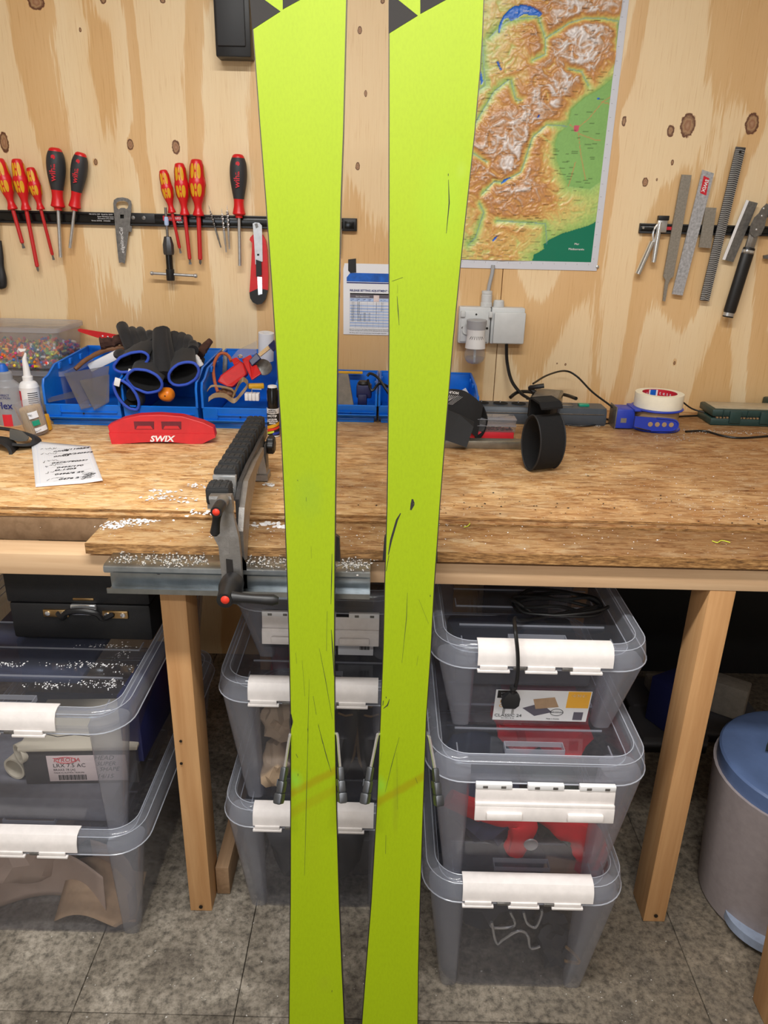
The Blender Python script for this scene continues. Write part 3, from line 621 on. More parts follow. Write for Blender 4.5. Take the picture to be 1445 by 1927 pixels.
l1 = make_crate('top crate of the left stack, boxes inside and wax crumbs on its lid', -.665, 1.04, .2605, .304, W=.468, D=.66, cw=.235)

# crate contents
def blob(name, mat, loc, s, seed, label, cat, amp=.3, fr=2.2, group=None, n=3, rot=(0, 0, 0)):
    bm = bmesh.new(); bmesh.ops.create_icosphere(bm, subdivisions=n, radius=1)
    for q in bm.verts:
        d = q.co.normalized(); k = 1+amp*mn.noise(d*fr+Vector((seed, 0, 0)))+amp*.5*mn.noise(d*fr*2.7+Vector((0, seed, 0)))
        c = d*k; e = 3.0; m_ = (abs(c.x)**e+abs(c.y)**e+abs(c.z)**e)**(1/e)/max(c.length, 1e-6)
        c = c/max(m_, .6)*(.95)
        q.co = Vector((c.x*s[0], c.y*s[1], c.z*s[2]))
    bm.verts.index_update(); m = MB(); m.add([q.co for q in bm.verts], [[q.index for q in f.verts] for f in bm.faces]); bm.free()
    lo = min(v[2] for v in m.v)
    m.v = [(a, b, c-lo) for a, b, c in m.v]
    return tag(m.build(name, mat, None, loc, rot), label, cat, group)
# right middle crate
blob('folded_cloth', 'navycloth', (.20, 1.16, .2765), (.075, .13, .055), 3, 'dark navy cloth at the left inside the right middle crate', 'cloth', .2)
blob('folded_cloth', 'greencloth', (.335, 1.15, .2765), (.055, .11, .055), 5, 'dark green cloth in the right middle crate', 'cloth', .2)
def drape(pts, wdt, th, name, mat, label, cat, seed=0):
    pts = catmull(pts, 5); m = MB(); rs = []
    for i, p in enumerate(pts):
        t = (pts[min(i+1, len(pts)-1)]-pts[max(i-1, 0)]).normalized(); up = Vector((0, 1, 0)); a = t.cross(up).normalized()
        ring = []
        for k in range(20):
            an = 2*PI*k/20; rad = 1+.35*mn.noise(Vector((k*.5, i*.22, seed)))
            ring.append(p+a*math.cos(an)*wdt*rad*(.6+.4*math.sin(PI*i/(len(pts)-1)))+up*math.sin(an)*th*rad)
        rs.append(ring)
    m.rings(rs); return tag(m.build(name, mat), label, cat)
def WR(l, y): return [PY(u, v, y) for u, v in l]
drape(WR([(845, 1500), (895, 1522), (950, 1535), (985, 1545), (975, 1585), (968, 1605)], 1.045), .027, .012, 'red_cloth', 'redcloth', 'red knotted cloth, left end, in the right middle crate', 'cloth', 1)
drape(WR([(1000, 1520), (1050, 1540), (1095, 1570), (1112, 1605), (1100, 1640)], 1.045), .032, .013, 'red_cloth', 'redcloth', 'red knotted cloth, right end, in the right middle crate', 'cloth', 4)
drape(WR([(1040, 1505), (1095, 1520), (1130, 1535)], 1.06), .028, .012, 'red_cloth', 'redcloth', 'short red cloth fold under the open clip of the right middle crate', 'cloth', 7)
blob('folded_cloth', 'redcloth', (.32, 1.22, .40), (.09, .10, .045), 9, 'red cloth heaped at the back of the right middle crate', 'cloth', .35)
tag(MB().lathe([(.011, 0), (.013, .002), (.012, .0045), (.009, .003)], 14, R(PI/2, 'X')).build('metal_ring', 'steel', None, (.275, 1.022, .325)), 'small metal ring lying inside the right middle crate', 'ring')
# right bottom crate: bent brake wires and brown card, black bags
blob('black_bag', 'darkstuff', (.245, 1.22, .004), (.11, .15, .085), 12, 'charcoal bag lying in the right bottom crate', 'bag', .25)
def wire(pts, label): tag(MB().tube(catmull(pts, 4), .0028, 8).build('bent_wire', 'chrome'), label, 'wire', 'bent wires in the crate')
def W_(l, y): return [PY(u, v, y) for u, v in l]
wire(W_([(925, 1735), (934, 1775), (947, 1768), (975, 1752), (993, 1760), (1000, 1785), (1040, 1770)], 1.03), 'longest zigzag chrome wire in the right bottom crate')
wire(W_([(922, 1738), (930, 1746), (968, 1742), (960, 1716)], 1.045), 'hooked chrome wire left in the right bottom crate')
wire(W_([(985, 1716), (992, 1737), (1008, 1745), (1019, 1722), (1019, 1712)], 1.035), 'U shaped chrome wire right in the right bottom crate')
tag(MB().box(-.045, .045, -.003, .003, -.03, .04, .001, R(.2, 'Y') @ R(-.3, 'X')).build('cardboard_piece', 'cardboard', None, (.365, 1.085, .175)), 'brown cardboard piece in the right bottom crate', 'cardboard')
blob('leather_glove', 'darkstuff', (.352, 1.05, .012), (.035, .04, .04), 31, 'dark glove with pale edge in the right bottom crate', 'glove', .35)
tag(MB().tube(catmull(W_([(1065, 1782), (1085, 1800), (1088, 1812), (1062, 1808)], 1.00), 5), .003, 6).build('pale_strap', 'tan'), 'pale curved strap on the dark glove in the crate', 'strap')
# right top crate
tag(MB().box(-.13, .13, -.1, .1, 0, .045, .01).build('clothing_stack', 'darkstuff', None, (.27, 1.3, .531)), 'grey folded stack inside the shallow right crate', 'cloth')
tag(MB().box(-.10, .10, -.08, .08, 0, .008, .002).build('grey_folder', 'blueg', None, (.25, 1.3, .578), (0, 0, .2)), 'blue grey folder on the stack in the shallow right crate', 'folder')
# sticker
q0 = PY(932, 1288, 1.083); q1 = PY(1102, 1358, 1.083)
stt = 1.083
sti = thing('sticker', 'white and orange printed sticker on the top right crate', 'sticker', (q0.x, stt, q1.z), (.18, 0, 0))
sw_, sh_ = q1.x-q0.x, q0.z-q1.z
def flat(x0, x1, z0, z1, y, mat, name, parent): return MB().box(x0*sw_, x1*sw_, -.0004-y, -y, z0*sh_, z1*sh_).build(name, mat, parent, smooth=False)
flat(0, 1, 0, 1, 0, 'white', 'backing', sti); flat(.755, .99, .46, .99, .0005, 'orangetab', 'orange_field', sti); flat(.02, .20, .74, .98, .0005, 'crumb', 'black_field', sti)
flat(.85, .95, .06, .32, .0005, 'greyprint', 'barcode', sti)
pic = MB(); pic.add([(.30*sw_, -.0006, .42*sh_), (.44*sw_, -.0006, .16*sh_), (.62*sw_, -.0006, .30*sh_), (.49*sw_, -.0006, .60*sh_)], [(0, 1, 2, 3)]).build('picture', 'greyprint', sti, smooth=False)
MB().add([(.40*sw_, -.0008, .72*sh_), (.44*sw_, -.0008, .40*sh_), (.68*sw_, -.0008, .48*sh_), (.62*sw_, -.0008, .80*sh_)], [(0, 1, 2, 3)]).build('picture', 'cardboard', sti, smooth=False)
def tx(s, x, z, size, mat, **k): return text(s, size, mat, sti, T(x*sw_, -.0008, z*sh_) @ FRONT, ext=.0001, **k)
tx('smart', .11, .905, .0082, 'whiteprint'); tx('store', .11, .81, .0082, 'whiteprint'); tx('CLASSIC 24', .16, .16, .0095, 'ink'); tx('50 x 39 x 18 cm', .16, .07, .0035, 'ink'); tx('10/30', .84, .86, .008, 'whiteprint'); tx('01', .93, .86, .008, 'whiteprint')
tx('P', .07, .62, .010, 'orangetab'); tx('C', .07, .48, .010, 'orangetab'); tx('ORIGINAL', .67, .30, .0052, 'ink'); tx('Made in Sweden', .64, .08, .0035, 'ink')
MB().tube([(.67*sw_+.011*math.cos(a*PI/10), -.0006, .30*sh_+.008*math.sin(a*PI/10)) for a in range(20)], .0005, 5, closed=True).build('round_seal', 'ink', sti)
# middle crates
blob('dark_bag', 'darkstuff', (-.13, 1.33, .004), (.12, .17, .10), 22, 'charcoal bag filling the middle bottom crate', 'bag', .15)
tag(MB().box(-.05, .05, -.06, .06, 0, .10, .004).build('grey_carton', 'boxgrey', None, (.0, 1.30, .1)), 'dark grey carton right in the middle bottom crate', 'box').location.z = .003
blob('leather_glove', 'beigecloth', (-.205, 1.225, .278), (.028, .05, .045), 41, 'beige leather glove low left in the middle crate', 'glove', .3)
blob('leather_glove', 'beigecloth', (-.195, 1.24, .38), (.038, .05, .042), 43, 'beige leather glove high left in the middle crate', 'glove', .3)
blob('maroon_cloth', 'maroon', (-.135, 1.27, .275), (.035, .09, .10), 45, 'maroon cloth upright in the middle crate', 'cloth', .2)
def shoe(loc, rot, label, sole='tan'):
    t = thing('shoe', label, 'shoe', loc, rot, 'dark shoes in the middle crate')
    rs = []
    for (y, hwid, zt) in ((0, .018, .045), (-.0, .030, .06), (.04, .034, .085), (.09, .034, .11), (.14, .036, .07), (.19, .042, .055), (.23, .036, .045), (.255, .018, .03)):
        rs.append([(hwid*math.cos(a*PI/8)*1.0, y, max(0, zt*math.sin(a*PI/8)) if a <= 8 else 0) for a in range(0, 9)]+[(0, y, 0)])
    MB().rings(rs).build('upper', 'darkstuff', t)
    MB().rings([[(x*1.05, y-.13, z) for x, y, z in rr(.038, .135, .036, zz, 6)] for zz in (-.014, 0)], M=T(0, .257, 0)).build('sole', sole, t)
    l = MB()
    for k in range(4): l.tube([(-.014, .13+k*.018, .078-k*.005), (0, .128+k*.018, .085-k*.005), (.014, .13+k*.018, .078-k*.005)], .002, 6)
    l.build('laces', 'tan', t); return t
shoe((-.09, 1.235, .305), (1.2, .15, PI*.02), 'dark shoe with pale laces standing in the middle crate')
shoe((.0, 1.225, .305), (1.15, -.1, 0), 'dark shoe with curved tan sole at right in the middle crate')
tag(MB().box(-.12, .10, -.03, .10, 0, .05, .004).build('flat_carton', 'boxgrey', None, (-.12, 1.34, .537)), 'flat charcoal carton in the shallow middle crate', 'box')
pl = tag(MB().box(-.035, .035, -.001, 0, 0, .05).build('paper_label', 'paper', None, (-.05, 1.284, .541), (.12, 0, 0)), 'white barcode label on the shallow middle crate', 'label')
bc = MB()
for k in range(9): bc.box(.008+k*.0022, .0089+k*.0022+(.0006 if k % 3 else 0), -.0016, -.0009, .014, .036)
bc.build('barcode', 'ink', pl, smooth=False)
# left crates
def carton(loc, rz): 
    t = thing('binding_box', 'charcoal cardboard box with a pink white product label in the left crate', 'box', loc, (0, 0, rz))
    MB().box(-.09, .125, 0, .15, 0, .080, .002).build('box_body', 'boxgrey', t)
    MB().box(-.094, .129, -.004, .154, .080, .088, .002).build('box_lid', 'boxtop', t)
    MB().box(-.044, .105, -.0012, -.0002, .008, .068, .0002).build('label', 'labelp', t)
    def q(s, x, z, sz, m, **k): text(s, sz, m, t, T(x, -.0014, z) @ FRONT, ext=.0001, align='LEFT', **k)
    q('TYROLIA', -.034, .058, .013, 'redprint', shear=.2); q('LRX 7.5 AC', -.034, .045, .0125, 'ink'); q('BRAKE 78 [A]', -.034, .035, .007, 'ink'); q('MADE IN AUSTRIA / EUROPE', -.034, .028, .0045, 'ink')
    q('HEAD', .045, .062, .014, 'ink', shear=.35); q('SUPER', .048, .048, .013, 'ink', shear=.35); q('SHAPE', .052, .035, .013, 'ink', shear=.35); q('14/15', .045, .018, .014, 'ink', shear=.35)
    b = MB()
    for k in range(22): b.box(-.026+k*.0024, -.0248+k*.0024+(.0006 if k % 3 == 0 else 0), -.0018, -.0013, .011, .023)
    b.build('barcode', 'ink', t, smooth=False)
    MB().tube([(.012*1.6*math.cos(a*PI/12)-.008, -.0016, .058+.007*math.sin(a*PI/12)) for a in range(24)], .0006, 5, closed=True).build('logo_ring', 'redprint', t)
    MB().tube([(-.06, .04, .0885), (-.03, .03, .0885), (0, .035, .0885), (.03, .03, .0885), (.05, .05, .0885)], .0008, 5).build('drawing', 'ink', t)
carton((-.60, 1.13, .3775-.095), .06)
bl = bpy.data.objects['binding_box']; bl.location = (PY(140, 1478, 1.15).x+.0, 1.15, .372)
tag(MB().box(-.16, .16, -.09, .25, 0, .055, .006).build('grey_case', 'greyc', None, (-.66, 1.20, .264)), 'flat grey case under the boxes in the left crate', 'case')
bl.location.z = .3195
for i, (u, v, y, r_, ln) in enumerate(((30, 1400, 1.15, .020, .10), (25, 1440, 1.16, .024, .13))):
    p = PY(u, v, y)
    tag(MB().lathe([(r_, 0), (r_, ln), (r_*.82, ln), (r_*.82, 0)], 20, R(-PI/2, 'X') @ T(0, 0, 0), cap0=False, cap1=False).rings([[(r_*math.cos(k*PI/10), 0, r_*math.sin(k*PI/10)) for k in range(20)], [(r_*.82*math.cos(k*PI/10), 0, r_*.82*math.sin(k*PI/10)) for k in range(20)]], False, False).build('paper_roll', 'boxtop', None, (p.x, y, .3195+(.024 if i else .068)), (0, 0, (-.7, -.3)[i])), ('thin cream paper roll on top in the left crate', 'thick cream paper roll beside the labelled box')[i], 'paper roll')
tag(MB().box(-.02, .02, 0, .2, 0, .15, .003).build('violet_folder', 'navy', None, (-.475, 1.17, .36), (0, 0, -.05)), 'violet folder standing at the right in the left crate', 'folder')
tag(MB().box(-.18, .08, 0, .3, 0, .012, .003).build('navy_folder', 'blueg', None, (-.66, 1.22, .50), (0, 0, 0)), 'navy folder lying just under the left crate lid', 'folder')
bpy.data.objects['navy_folder'].location.z = .50
def sheet_paper(fn, name, mat, label, loc, rot=(0, 0, 0)):
    o = MB().sheet(fn, 12, 10).build(name, mat, None, loc, rot); solidify(o, .0012); return tag(o, label, 'paper')
sheet_paper(lambda a, b: (-.12+.26*a, .05*math.sin(a*3.2)+.01*b, .004+.135*b*(1-.25*a)), 'kraft_sheet', 'kraft', 'large curved brown paper sheet in the left bottom crate', (-.69, 1.12, 0))
sheet_paper(lambda a, b: (.05*math.sin(a*3)+.09*a, .03+.04*math.cos(a*3), .004+.125*b*(1-.5*a)), 'kraft_sheet', 'kraft', 'rolled brown paper sheet right in the left bottom crate', (-.60, 1.13, 0))
sheet_paper(lambda a, b: (-.09+.16*a, .1*b, .012+.05*b+.02*math.sin(5*a)), 'kraft_sheet', 'cardboard', 'flat brown paper strip low in the left bottom crate', (-.56, 1.10, 0))
blob('crumpled_paper', 'kraft', (-.74, 1.25, .006), (.10, .10, .095), 51, 'crumpled brown paper at the back of the left bottom crate', 'paper', .35)
# crumbs on the left crate's lid
def crumbs(name, spots, n, smin, smax, mat, label, cat='shavings', flat_=.35):
    m = MB()
    for _ in range(n):
        (cx_, cy_, z, rx, ry) = random.choice(spots)
        x = random.gauss(cx_, rx); y = random.gauss(cy_, ry); s = random.uniform(smin, smax); a = random.uniform(0, PI)
        Mx = T(x, y, z) @ R(a, 'Z') @ R(random.uniform(-.5, .5), 'X')
        k = 5; vs = [(s*math.cos(2*PI*i/k)*random.uniform(.5, 1.3), s*math.sin(2*PI*i/k)*random.uniform(.4, 1.), random.uniform(0, s*flat_)) for i in range(k)]+[(0, 0, s*flat_*1.6), (0, 0, -.0002)]
        m.add(vs, [(i, (i+1) % k, k) for i in range(k)]+[((i+1) % k, i, k+1) for i in range(k)], Mx)
    o = m.build(name, mat, smooth=False); return tag(o, label, cat, kind='stuff')
zl = .2605+.304-.029
def sp(u, v, z, rx, ry): p = PZ(u, v, z); return (p.x, p.y, z, rx, ry)
crumbs('wax_crumbs', [sp(190, 1252, zl, .022, .006), (sp(150, 1252, zl, .04, .006)), sp(205, 1215, zl, .03, .004), sp(90, 1290, zl, .02, .006), sp(170, 1288, zl, .03, .006), sp(215, 1285, zl, .008, .012), sp(10, 1250, zl, .02, .006), sp(230, 1230, zl, .008, .02)], 420, .0006, .0024, 'wax', 'white wax crumbs scattered on the left crate lid')
# suitcase on the left crate
p = PZ(150, 1180, zl)
su = thing('suitcase', 'black hard case with chrome latches under the bench top, on the left crate', 'suitcase', (-.618, 1.325, zl+.001))
MB().box(-.155, .130, 0, .23, 0, .082, .006).build('case_body', 'tolex', su)
MB().box(-.157, .132, -.002, .232, .083, .150, .006).build('case_lid', 'tolex', su)
hz = .062
SW = 1.3
MB().tube(catmull([(-.055, -.004, hz), (-.04, -.018, hz-.002), (-.03, -.022, hz+.012), (0, -.024, hz+.018), (.03, -.022, hz+.012), (.04, -.018, hz-.002), (.055, -.004, hz)], 4), .006, 8).build('handle', 'black', su)
for s in (-1, 1):
    mt = MB().box(s*.06-.026, s*.06+.026, -.005, 0, hz-.009, hz+.008, .002).build('handle_mount', 'brass', su)
    for k in (-1, 1): MB().lathe([(.005, 0), (.005, .003), (.002, .004)], 10, T(s*.06+k*.016, -.004, hz) @ R(PI/2, 'X')).build('rivet', 'chrome', mt)
MB().box(-.028, .024, -.008, 0, hz-.002, hz+.022, .003).build('latch', 'chrome', su)
MB().box(-.022, .02, -.004, 0, .092, .097, .001).build('latch_bar', 'brass', su)
su.location.x = PY(155, 1180, 1.325).x+.012
# ---------------- things on the wall ----------------
def wframe(name, label, cat, top, bot, off=.02, group=None):
    a = PY(top[0], top[1], WALL-off); b = PY(bot[0], bot[1], WALL-off); d = a-b
    t = thing(name, label, cat, b, (0, math.atan2(d.x, d.z), 0), group); return t, d.length
def C1(x, y): return (x*.35986, 240+y*.35986)
def C5(x, y): return (1160+x*.22837, 180+y*.22837)
def wp(pts, y):   # pixel outline -> points on the plane y, relative to a root given later
    return [PY(u, v, y) for u, v in pts]
def rail(u0, u1, vt, vb, name, label, xr=None):
    a = PY(u0, vt, WALL); b = PY(u1, vt+(u1-u0)*.0237, WALL); c = PY(u0, vb, WALL)
    h = a.z-c.z; t = thing(name, label, 'tool rail', (a.x if xr is None else xr, WALL, c.z)); L = b.x-t.location.x
    MB().box(0, L, -.008, 0, 0, h, .001).box(0, L, -.0125, -.008, 0, .005, .001).box(0, L, -.0125, -.008, h-.005, h, .001).build('rail_body', 'black', t)
    MB().box(.003, L-.03, -.0115, -.008, .0065, h-.0065, .0008).build('magnet_strip', 'dsteel' if 0 else 'blackgloss', t)
    return t, h, L
RL, rh, rl = rail(0, 672, 395, 419, 'magnetic_tool_rail', 'long black magnetic tool rail carrying the screwdrivers', -1.25)
def rtext(s, u, v, size, mat='whiteprint', w=None):
    p = PY(u, v, WALL-.012)-RL.location; text(s, size, mat, RL, T(p.x, -.0128, p.z) @ FRONT, ext=.0001)
for s, u, v in (("MN 32715, 1907   Model No: 30050", 190, 403.5), ("Kaiser Workshop System", 199, 407.8), ("Dimensions: 6 Pcs & Rail", 199, 411.5), ("Version 2019/06   19.02.2020", 190, 415.5)): rtext(s, u, v, .0042)
p = PY(328, 411, WALL)-RL.location
MB().box(p.x-.027, p.x+.022, -.0126, -.0118, p.z-.006, p.z+.006).build('red_label', 'redprint', RL); rtext('POWERFIX', 327, 411, .0085); rtext('PROFI', 338, 418.5, .006)
p = PY(262, 410, WALL)-RL.location
MB().box(p.x-.03, p.x+.045, -.0128, -.0118, p.z-.012, p.z+.012, .0004).build('screw_plate', 'black', RL)
for k in (-.012, .016): MB().lathe([(.005, 0), (.005, .001), (.003, .0016)], 10, T(p.x+k, -.0128, p.z) @ R(PI/2, 'X')).build('screw', 'dsteel', RL)
p = PY(657, 423, WALL)-RL.location
MB().box(p.x-.016, p.x+.019, -.014, -.0, p.z-.016, p.z+.014, .001).build('end_cap', 'black', RL)
MB().box(p.x-.011, p.x+.014, -.0143, -.0138, p.z-.010, p.z+.009, .0002).build('end_recess', 'blackgloss', RL)
RR_, rh2, rl2 = rail(1203, 1530, 420, 439, 'magnetic_tool_rail', 'short black magnetic tool rail carrying the files')
MB().box(.115-.065, .135-.05, -.0126, -.0118, .010, .018).build('red_label', 'redprint', RR_)
for k in (.008,): MB().lathe([(.003, 0), (.003, .001)], 10, T(k, -.0128, .014) @ R(PI/2, 'X')).build('screw', 'chrome', RR_)

def prof_r(prof, z):
    for i in range(len(prof)-1):
        (r0_, z0_), (r1_, z1_) = prof[i], prof[i+1]
        if z0_ <= z <= z1_ or z1_ <= z <= z0_:
            t = (z-z0_)/(z1_-z0_ or 1); return r0_+(r1_-r0_)*t
    return prof[-1][0]
def smoothprof(p, n=5): return [(max(q.x, .0001), q.z) for q in catmull([(r, 0, z) for r, z in p], n)]
def vde(top, mid, tip, wpx, label, phillips=False):
    t, L = wframe('screwdriver', label, 'screwdriver', top, tip, .026, 'red and yellow insulated screwdrivers')
    Lh = L*(math.dist(top, mid)/math.dist(top, tip)); r = wpx*.5*1.98/FPX; z0 = L-Lh
    P = smoothprof([(.62*r, z0), (.66*r, z0+.03*Lh), (.46*r, z0+.13*Lh), (.50*r, z0+.22*Lh), (.80*r, z0+.36*Lh), (.92*r, z0+.47*Lh), (1.0*r, z0+.58*Lh), (.88*r, z0+.68*Lh), (.84*r, z0+.76*Lh), (.80*r, z0+.86*Lh), (.72*r, z0+.93*Lh), (.58*r, z0+.985*Lh), (.3*r, z0+Lh)])
    MB().lathe(P, 24).build('handle', 'rednew', t)
    pads = MB()
    def pad(a0, a1, za, zb):
        n, m = 5, 8; pts = []
        for i in range(m+1):
            z = za+(zb-za)*i/m; sh = math.sin(PI*min(max(i/m, .0), 1))**.35 if 0 < i < m else .35
            for k in range(n+1):
                a = (a0+a1)/2+(a1-a0)/2*sh*(2*k/n-1); rr_ = prof_r(P, z)+.0007; pts.append((rr_*math.sin(a), -rr_*math.cos(a), z))
        pads.add(pts, [(i*(n+1)+k, i*(n+1)+k+1, (i+1)*(n+1)+k+1, (i+1)*(n+1)+k) for i in range(m) for k in range(n)])
    for (za, zb) in ((.34, .57), (.66, .92)):
        za, zb = z0+za*Lh, z0+zb*Lh; zm = (za+zb)/2
        for off in (0, 2*PI/3, -2*PI/3):
            pad(off-.75, off-.18, za, zb); pad(off+.18, off+.75, za, zb)
            pad(off-.13, off+.13, za+.0, zm-.06*(zb-za)); pad(off-.13, off+.13, zm+.06*(zb-za), zb)
    o = pads.build('grip_pad', 'yel', t)
    rs = max(.0022, r*.27); zt = .012
    MB().lathe([(rs*.55, zt), (rs, zt+.003), (rs, z0+.004)], 12).build('shaft', 'shaft', t)
    if phillips: MB().lathe([(.0004, 0), (rs*.62, .005), (rs*.62, zt+.002)], 8).build('tip', 'dsteel', t)
    else: MB().box(-rs*.75, rs*.75, -.0004, .0004, 0, .006).lathe([(rs*.5, .005), (rs*.62, zt+.002)], 10).build('tip', 'dsteel', t)
V = 'slim red and yellow insulated screwdriver, '
vde(C1(-8, 162), C1(62, 425), C1(125, 632), 27, 'red and yellow insulated screwdriver, leftmost, cut by the picture edge')
vde(C1(86, 163), C1(135, 425), C1(200, 755), 27, 'red and yellow insulated screwdriver with the longest shaft, second from the left', True)
vde(C1(158, 208), C1(211, 425), C1(281, 693), 22, 'small red and yellow insulated screwdriver, third from the left')
vde(C1(852, 221), C1(900, 442), C1(945, 658), 22, 'small red and yellow insulated screwdriver left of its group of three')
vde(C1(937, 185), C1(970, 452), C1(995, 716), 26, 'red and yellow insulated screwdriver in the middle of the group of three')
vde(C1(1027, 165), C1(1042, 455), C1(1048, 718), 31, 'thick red and yellow insulated screwdriver, right of the group of three', True)
def softdriver(top, mid, tip, wpx, label):
    t, L = wframe('screwdriver', label, 'screwdriver', top, tip, .026, 'black and red soft grip screwdrivers')
    Lh = L*(math.dist(top, mid)/math.dist(top, tip)); r = wpx*.5*1.98/FPX; z0 = L-Lh
    P = smoothprof([(.42*r, z0-.0), (.45*r, z0+.035*Lh), (.76*r, z0+.06*Lh), (.72*r, z0+.10*Lh), (.60*r, z0+.20*Lh), (.62*r, z0+.30*Lh), (.80*r, z0+.45*Lh), (.96*r, z0+.60*Lh), (1.0*r, z0+.74*Lh), (.92*r, z0+.86*Lh), (.74*r, z0+.94*Lh)])
    Q = smoothprof([(.74*r, z0+.94*Lh), (.64*r, z0+.975*Lh), (.4*r, z0+.998*Lh), (.02*r, z0+Lh)])
    lo = [p for p in P if p[1] <= z0+.335*Lh]; hi = [p for p in P if p[1] >= z0+.30*Lh]
    MB().lathe(lo, 24).build('collar', 'rednew', t); MB().lathe([(a*1.012, b) for a, b in hi], 24).build('grip', 'grip', t); MB().lathe(Q, 24).build('end_cap', 'rednew', t)
    yf = -prof_r(P, z0+.62*Lh)-.0002
    text('wiha', r*.95, 'redprint', t, T(0, yf, z0+.60*Lh) @ R(-PI/2, 'Y') @ FRONT, ext=.0004, bold=.0003)
    MB().lathe([(r*.24, 0), (r*.24, .0006)], 12, T(r*.1, -prof_r(P, z0+.84*Lh)+.0002, z0+.845*Lh) @ R(PI/2, 'X')).build('red_dot', 'redprint', t)
    MB().lathe([(r*.20, .0), (r*.2, z0+.003)], 12).build('shaft', 'steel', t)
softdriver(C1(288, 105), C1(304, 425), C1(317, 679), 33, 'larger black and red screwdriver, fourth from the left')
softdriver(C1(424, 130), C1(388, 428), C1(366, 630), 29, 'smaller tilted black and red screwdriver beside the larger one')
softdriver(C1(1245, 139), C1(1253, 465), C1(1254, 723), 31, 'black and red screwdriver hanging alone above the utility knife')
# black handle at the left edge
t, L = wframe('file_handle_tool', 'black handled tool cut by the left picture edge', 'tool', C1(-6, 590), C1(2, 845), .02)
MB().lathe(smoothprof([(.004, 0), (.016, .008), (.018, .03), (.012, .06), (.011, L*.7), (.007, L)]), 20, sy=.6).build('handle', 'black', t)
MB().lathe([(.0035, L-.01), (.0035, L+.05)], 10).build('shaft', 'dsteel', t)
MB().lathe([(.004, 0), (.004, .0006)], 12, T(.003, -.0108, .018) @ R(PI/2, 'X')).build('hang_hole', 'crumb', t)

def outline(name, label, cat, pts, mat, y=.018, th=.002, holes=(), parts=()):
    """flat metal tool cut out from its outline, lying on the rail"""
    P = wp(pts, WALL-y); c = sum(P, Vector())/len(P); t = thing(name, label, cat, (c.x, WALL-y, c.z))
    me = MB().prism([(p.x-c.x, p.z-c.z) for p in P], 0, th)
    if holes:
        cu = bpy.data.curves.new('o', 'CURVE'); cu.dimensions = '2D'; cu.fill_mode = 'BOTH'; cu.extrude = th/2
        for ring in [pts]+list(holes):
            s = cu.splines.new('POLY'); R_ = wp(ring, WALL-y); s.points.add(len(R_)-1)
            for q, p in zip(s.points, R_): q.co = (p.x-c.x, p.z-c.z, 0, 1)
            s.use_cyclic_u = True
        o = bpy.data.objects.new('o', cu); COL.objects.link(o); bpy.context.view_layer.update()
        me_ = bpy.data.meshes.new_from_object(o.evaluated_get(bpy.context.evaluated_depsgraph_get())); bpy.data.objects.remove(o)
        me_.transform(T(0, th/2, 0) @ R(PI/2, 'X')); me_.materials.clear(); me_.materials.append(MT[mat])
        q = bpy.data.objects.new('blade', me_); COL.objects.link(q); q.parent = t
    else: me.build('blade', mat, t, smooth=False)
    return t, c
def ell(cx, cy, rx, ry, n=16, f=C1): return [f(cx+rx*math.cos(2*PI*k/n), cy+ry*math.sin(2*PI*k/n)) for k in range(n)]
body = [C1(*p) for p in [(592, 395), (596, 378), (612, 368), (640, 365), (668, 371), (684, 383), (688, 402), (683, 470), (679, 513), (690, 516), (688, 546), (673, 545), (664, 610), (656, 690), (652, 712), (638, 705), (622, 708), (618, 680), (606, 560), (598, 470)]]
t, c = outline('edge_gauge', 'grey steel scraper gauge with an oval hole hanging on the rail', 'gauge', body, 'dsteel', .016, .0018,
               [[C1(*p) for p in [(606, 404), (612, 390), (628, 384), (650, 384), (666, 391), (673, 404), (668, 420), (660, 426), (650, 420), (632, 420), (620, 428), (610, 420)]], [C1(*p) for p in [(628, 455), (648, 455), (648, 475), (628, 475)]]])
p = PY(*C1(638, 590), WALL-.016)
text('edgelinerCol', .0125, 'whiteprint', t, T(p.x-c.x, -.0004, p.z-c.z) @ R(-PI/2+.03, 'Y') @ FRONT, ext=.0002)
# tap wrench
t, L = wframe('tap_wrench', 'black and steel T handle tap wrench hanging from the rail', 'wrench', C1(865, 418), C1(893, 800), .030)
s = L/382
MB().lathe([(7*s, 225*s), (8*s, 330*s), (7*s, 382*s)], 12).build('tap', 'dsteel', t)
MB().lathe([(10*s, 290*s), (13*s, 300*s), (12*s, 325*s), (9*s, 335*s)], 10).build('tape_wrap', 'papblue', t)
MB().lathe([(28*s, 138*s), (31*s, 150*s), (31*s, 190*s), (20*s, 232*s), (9*s, 234*s)], 8).build('chuck', 'aludark', t)
MB().lathe([(19*s, 55*s), (19*s, 140*s)], 16).build('barrel', 'blackgloss', t)
MB().lathe([(21*s, 0), (23*s, 4*s), (23*s, 58*s), (20*s, 62*s)], 16).build('cross_block', 'black', t)
MB().lathe([(8*s, -132*s), (11*s, -128*s), (11*s, -118*s), (8*s, -114*s), (8*s, 112*s), (11*s, 116*s), (11*s, 128*s), (8*s, 132*s)], 12, T(20*s, 0, 33*s) @ R(PI/2+.03, 'Y')).build('cross_bar', 'steel', t)
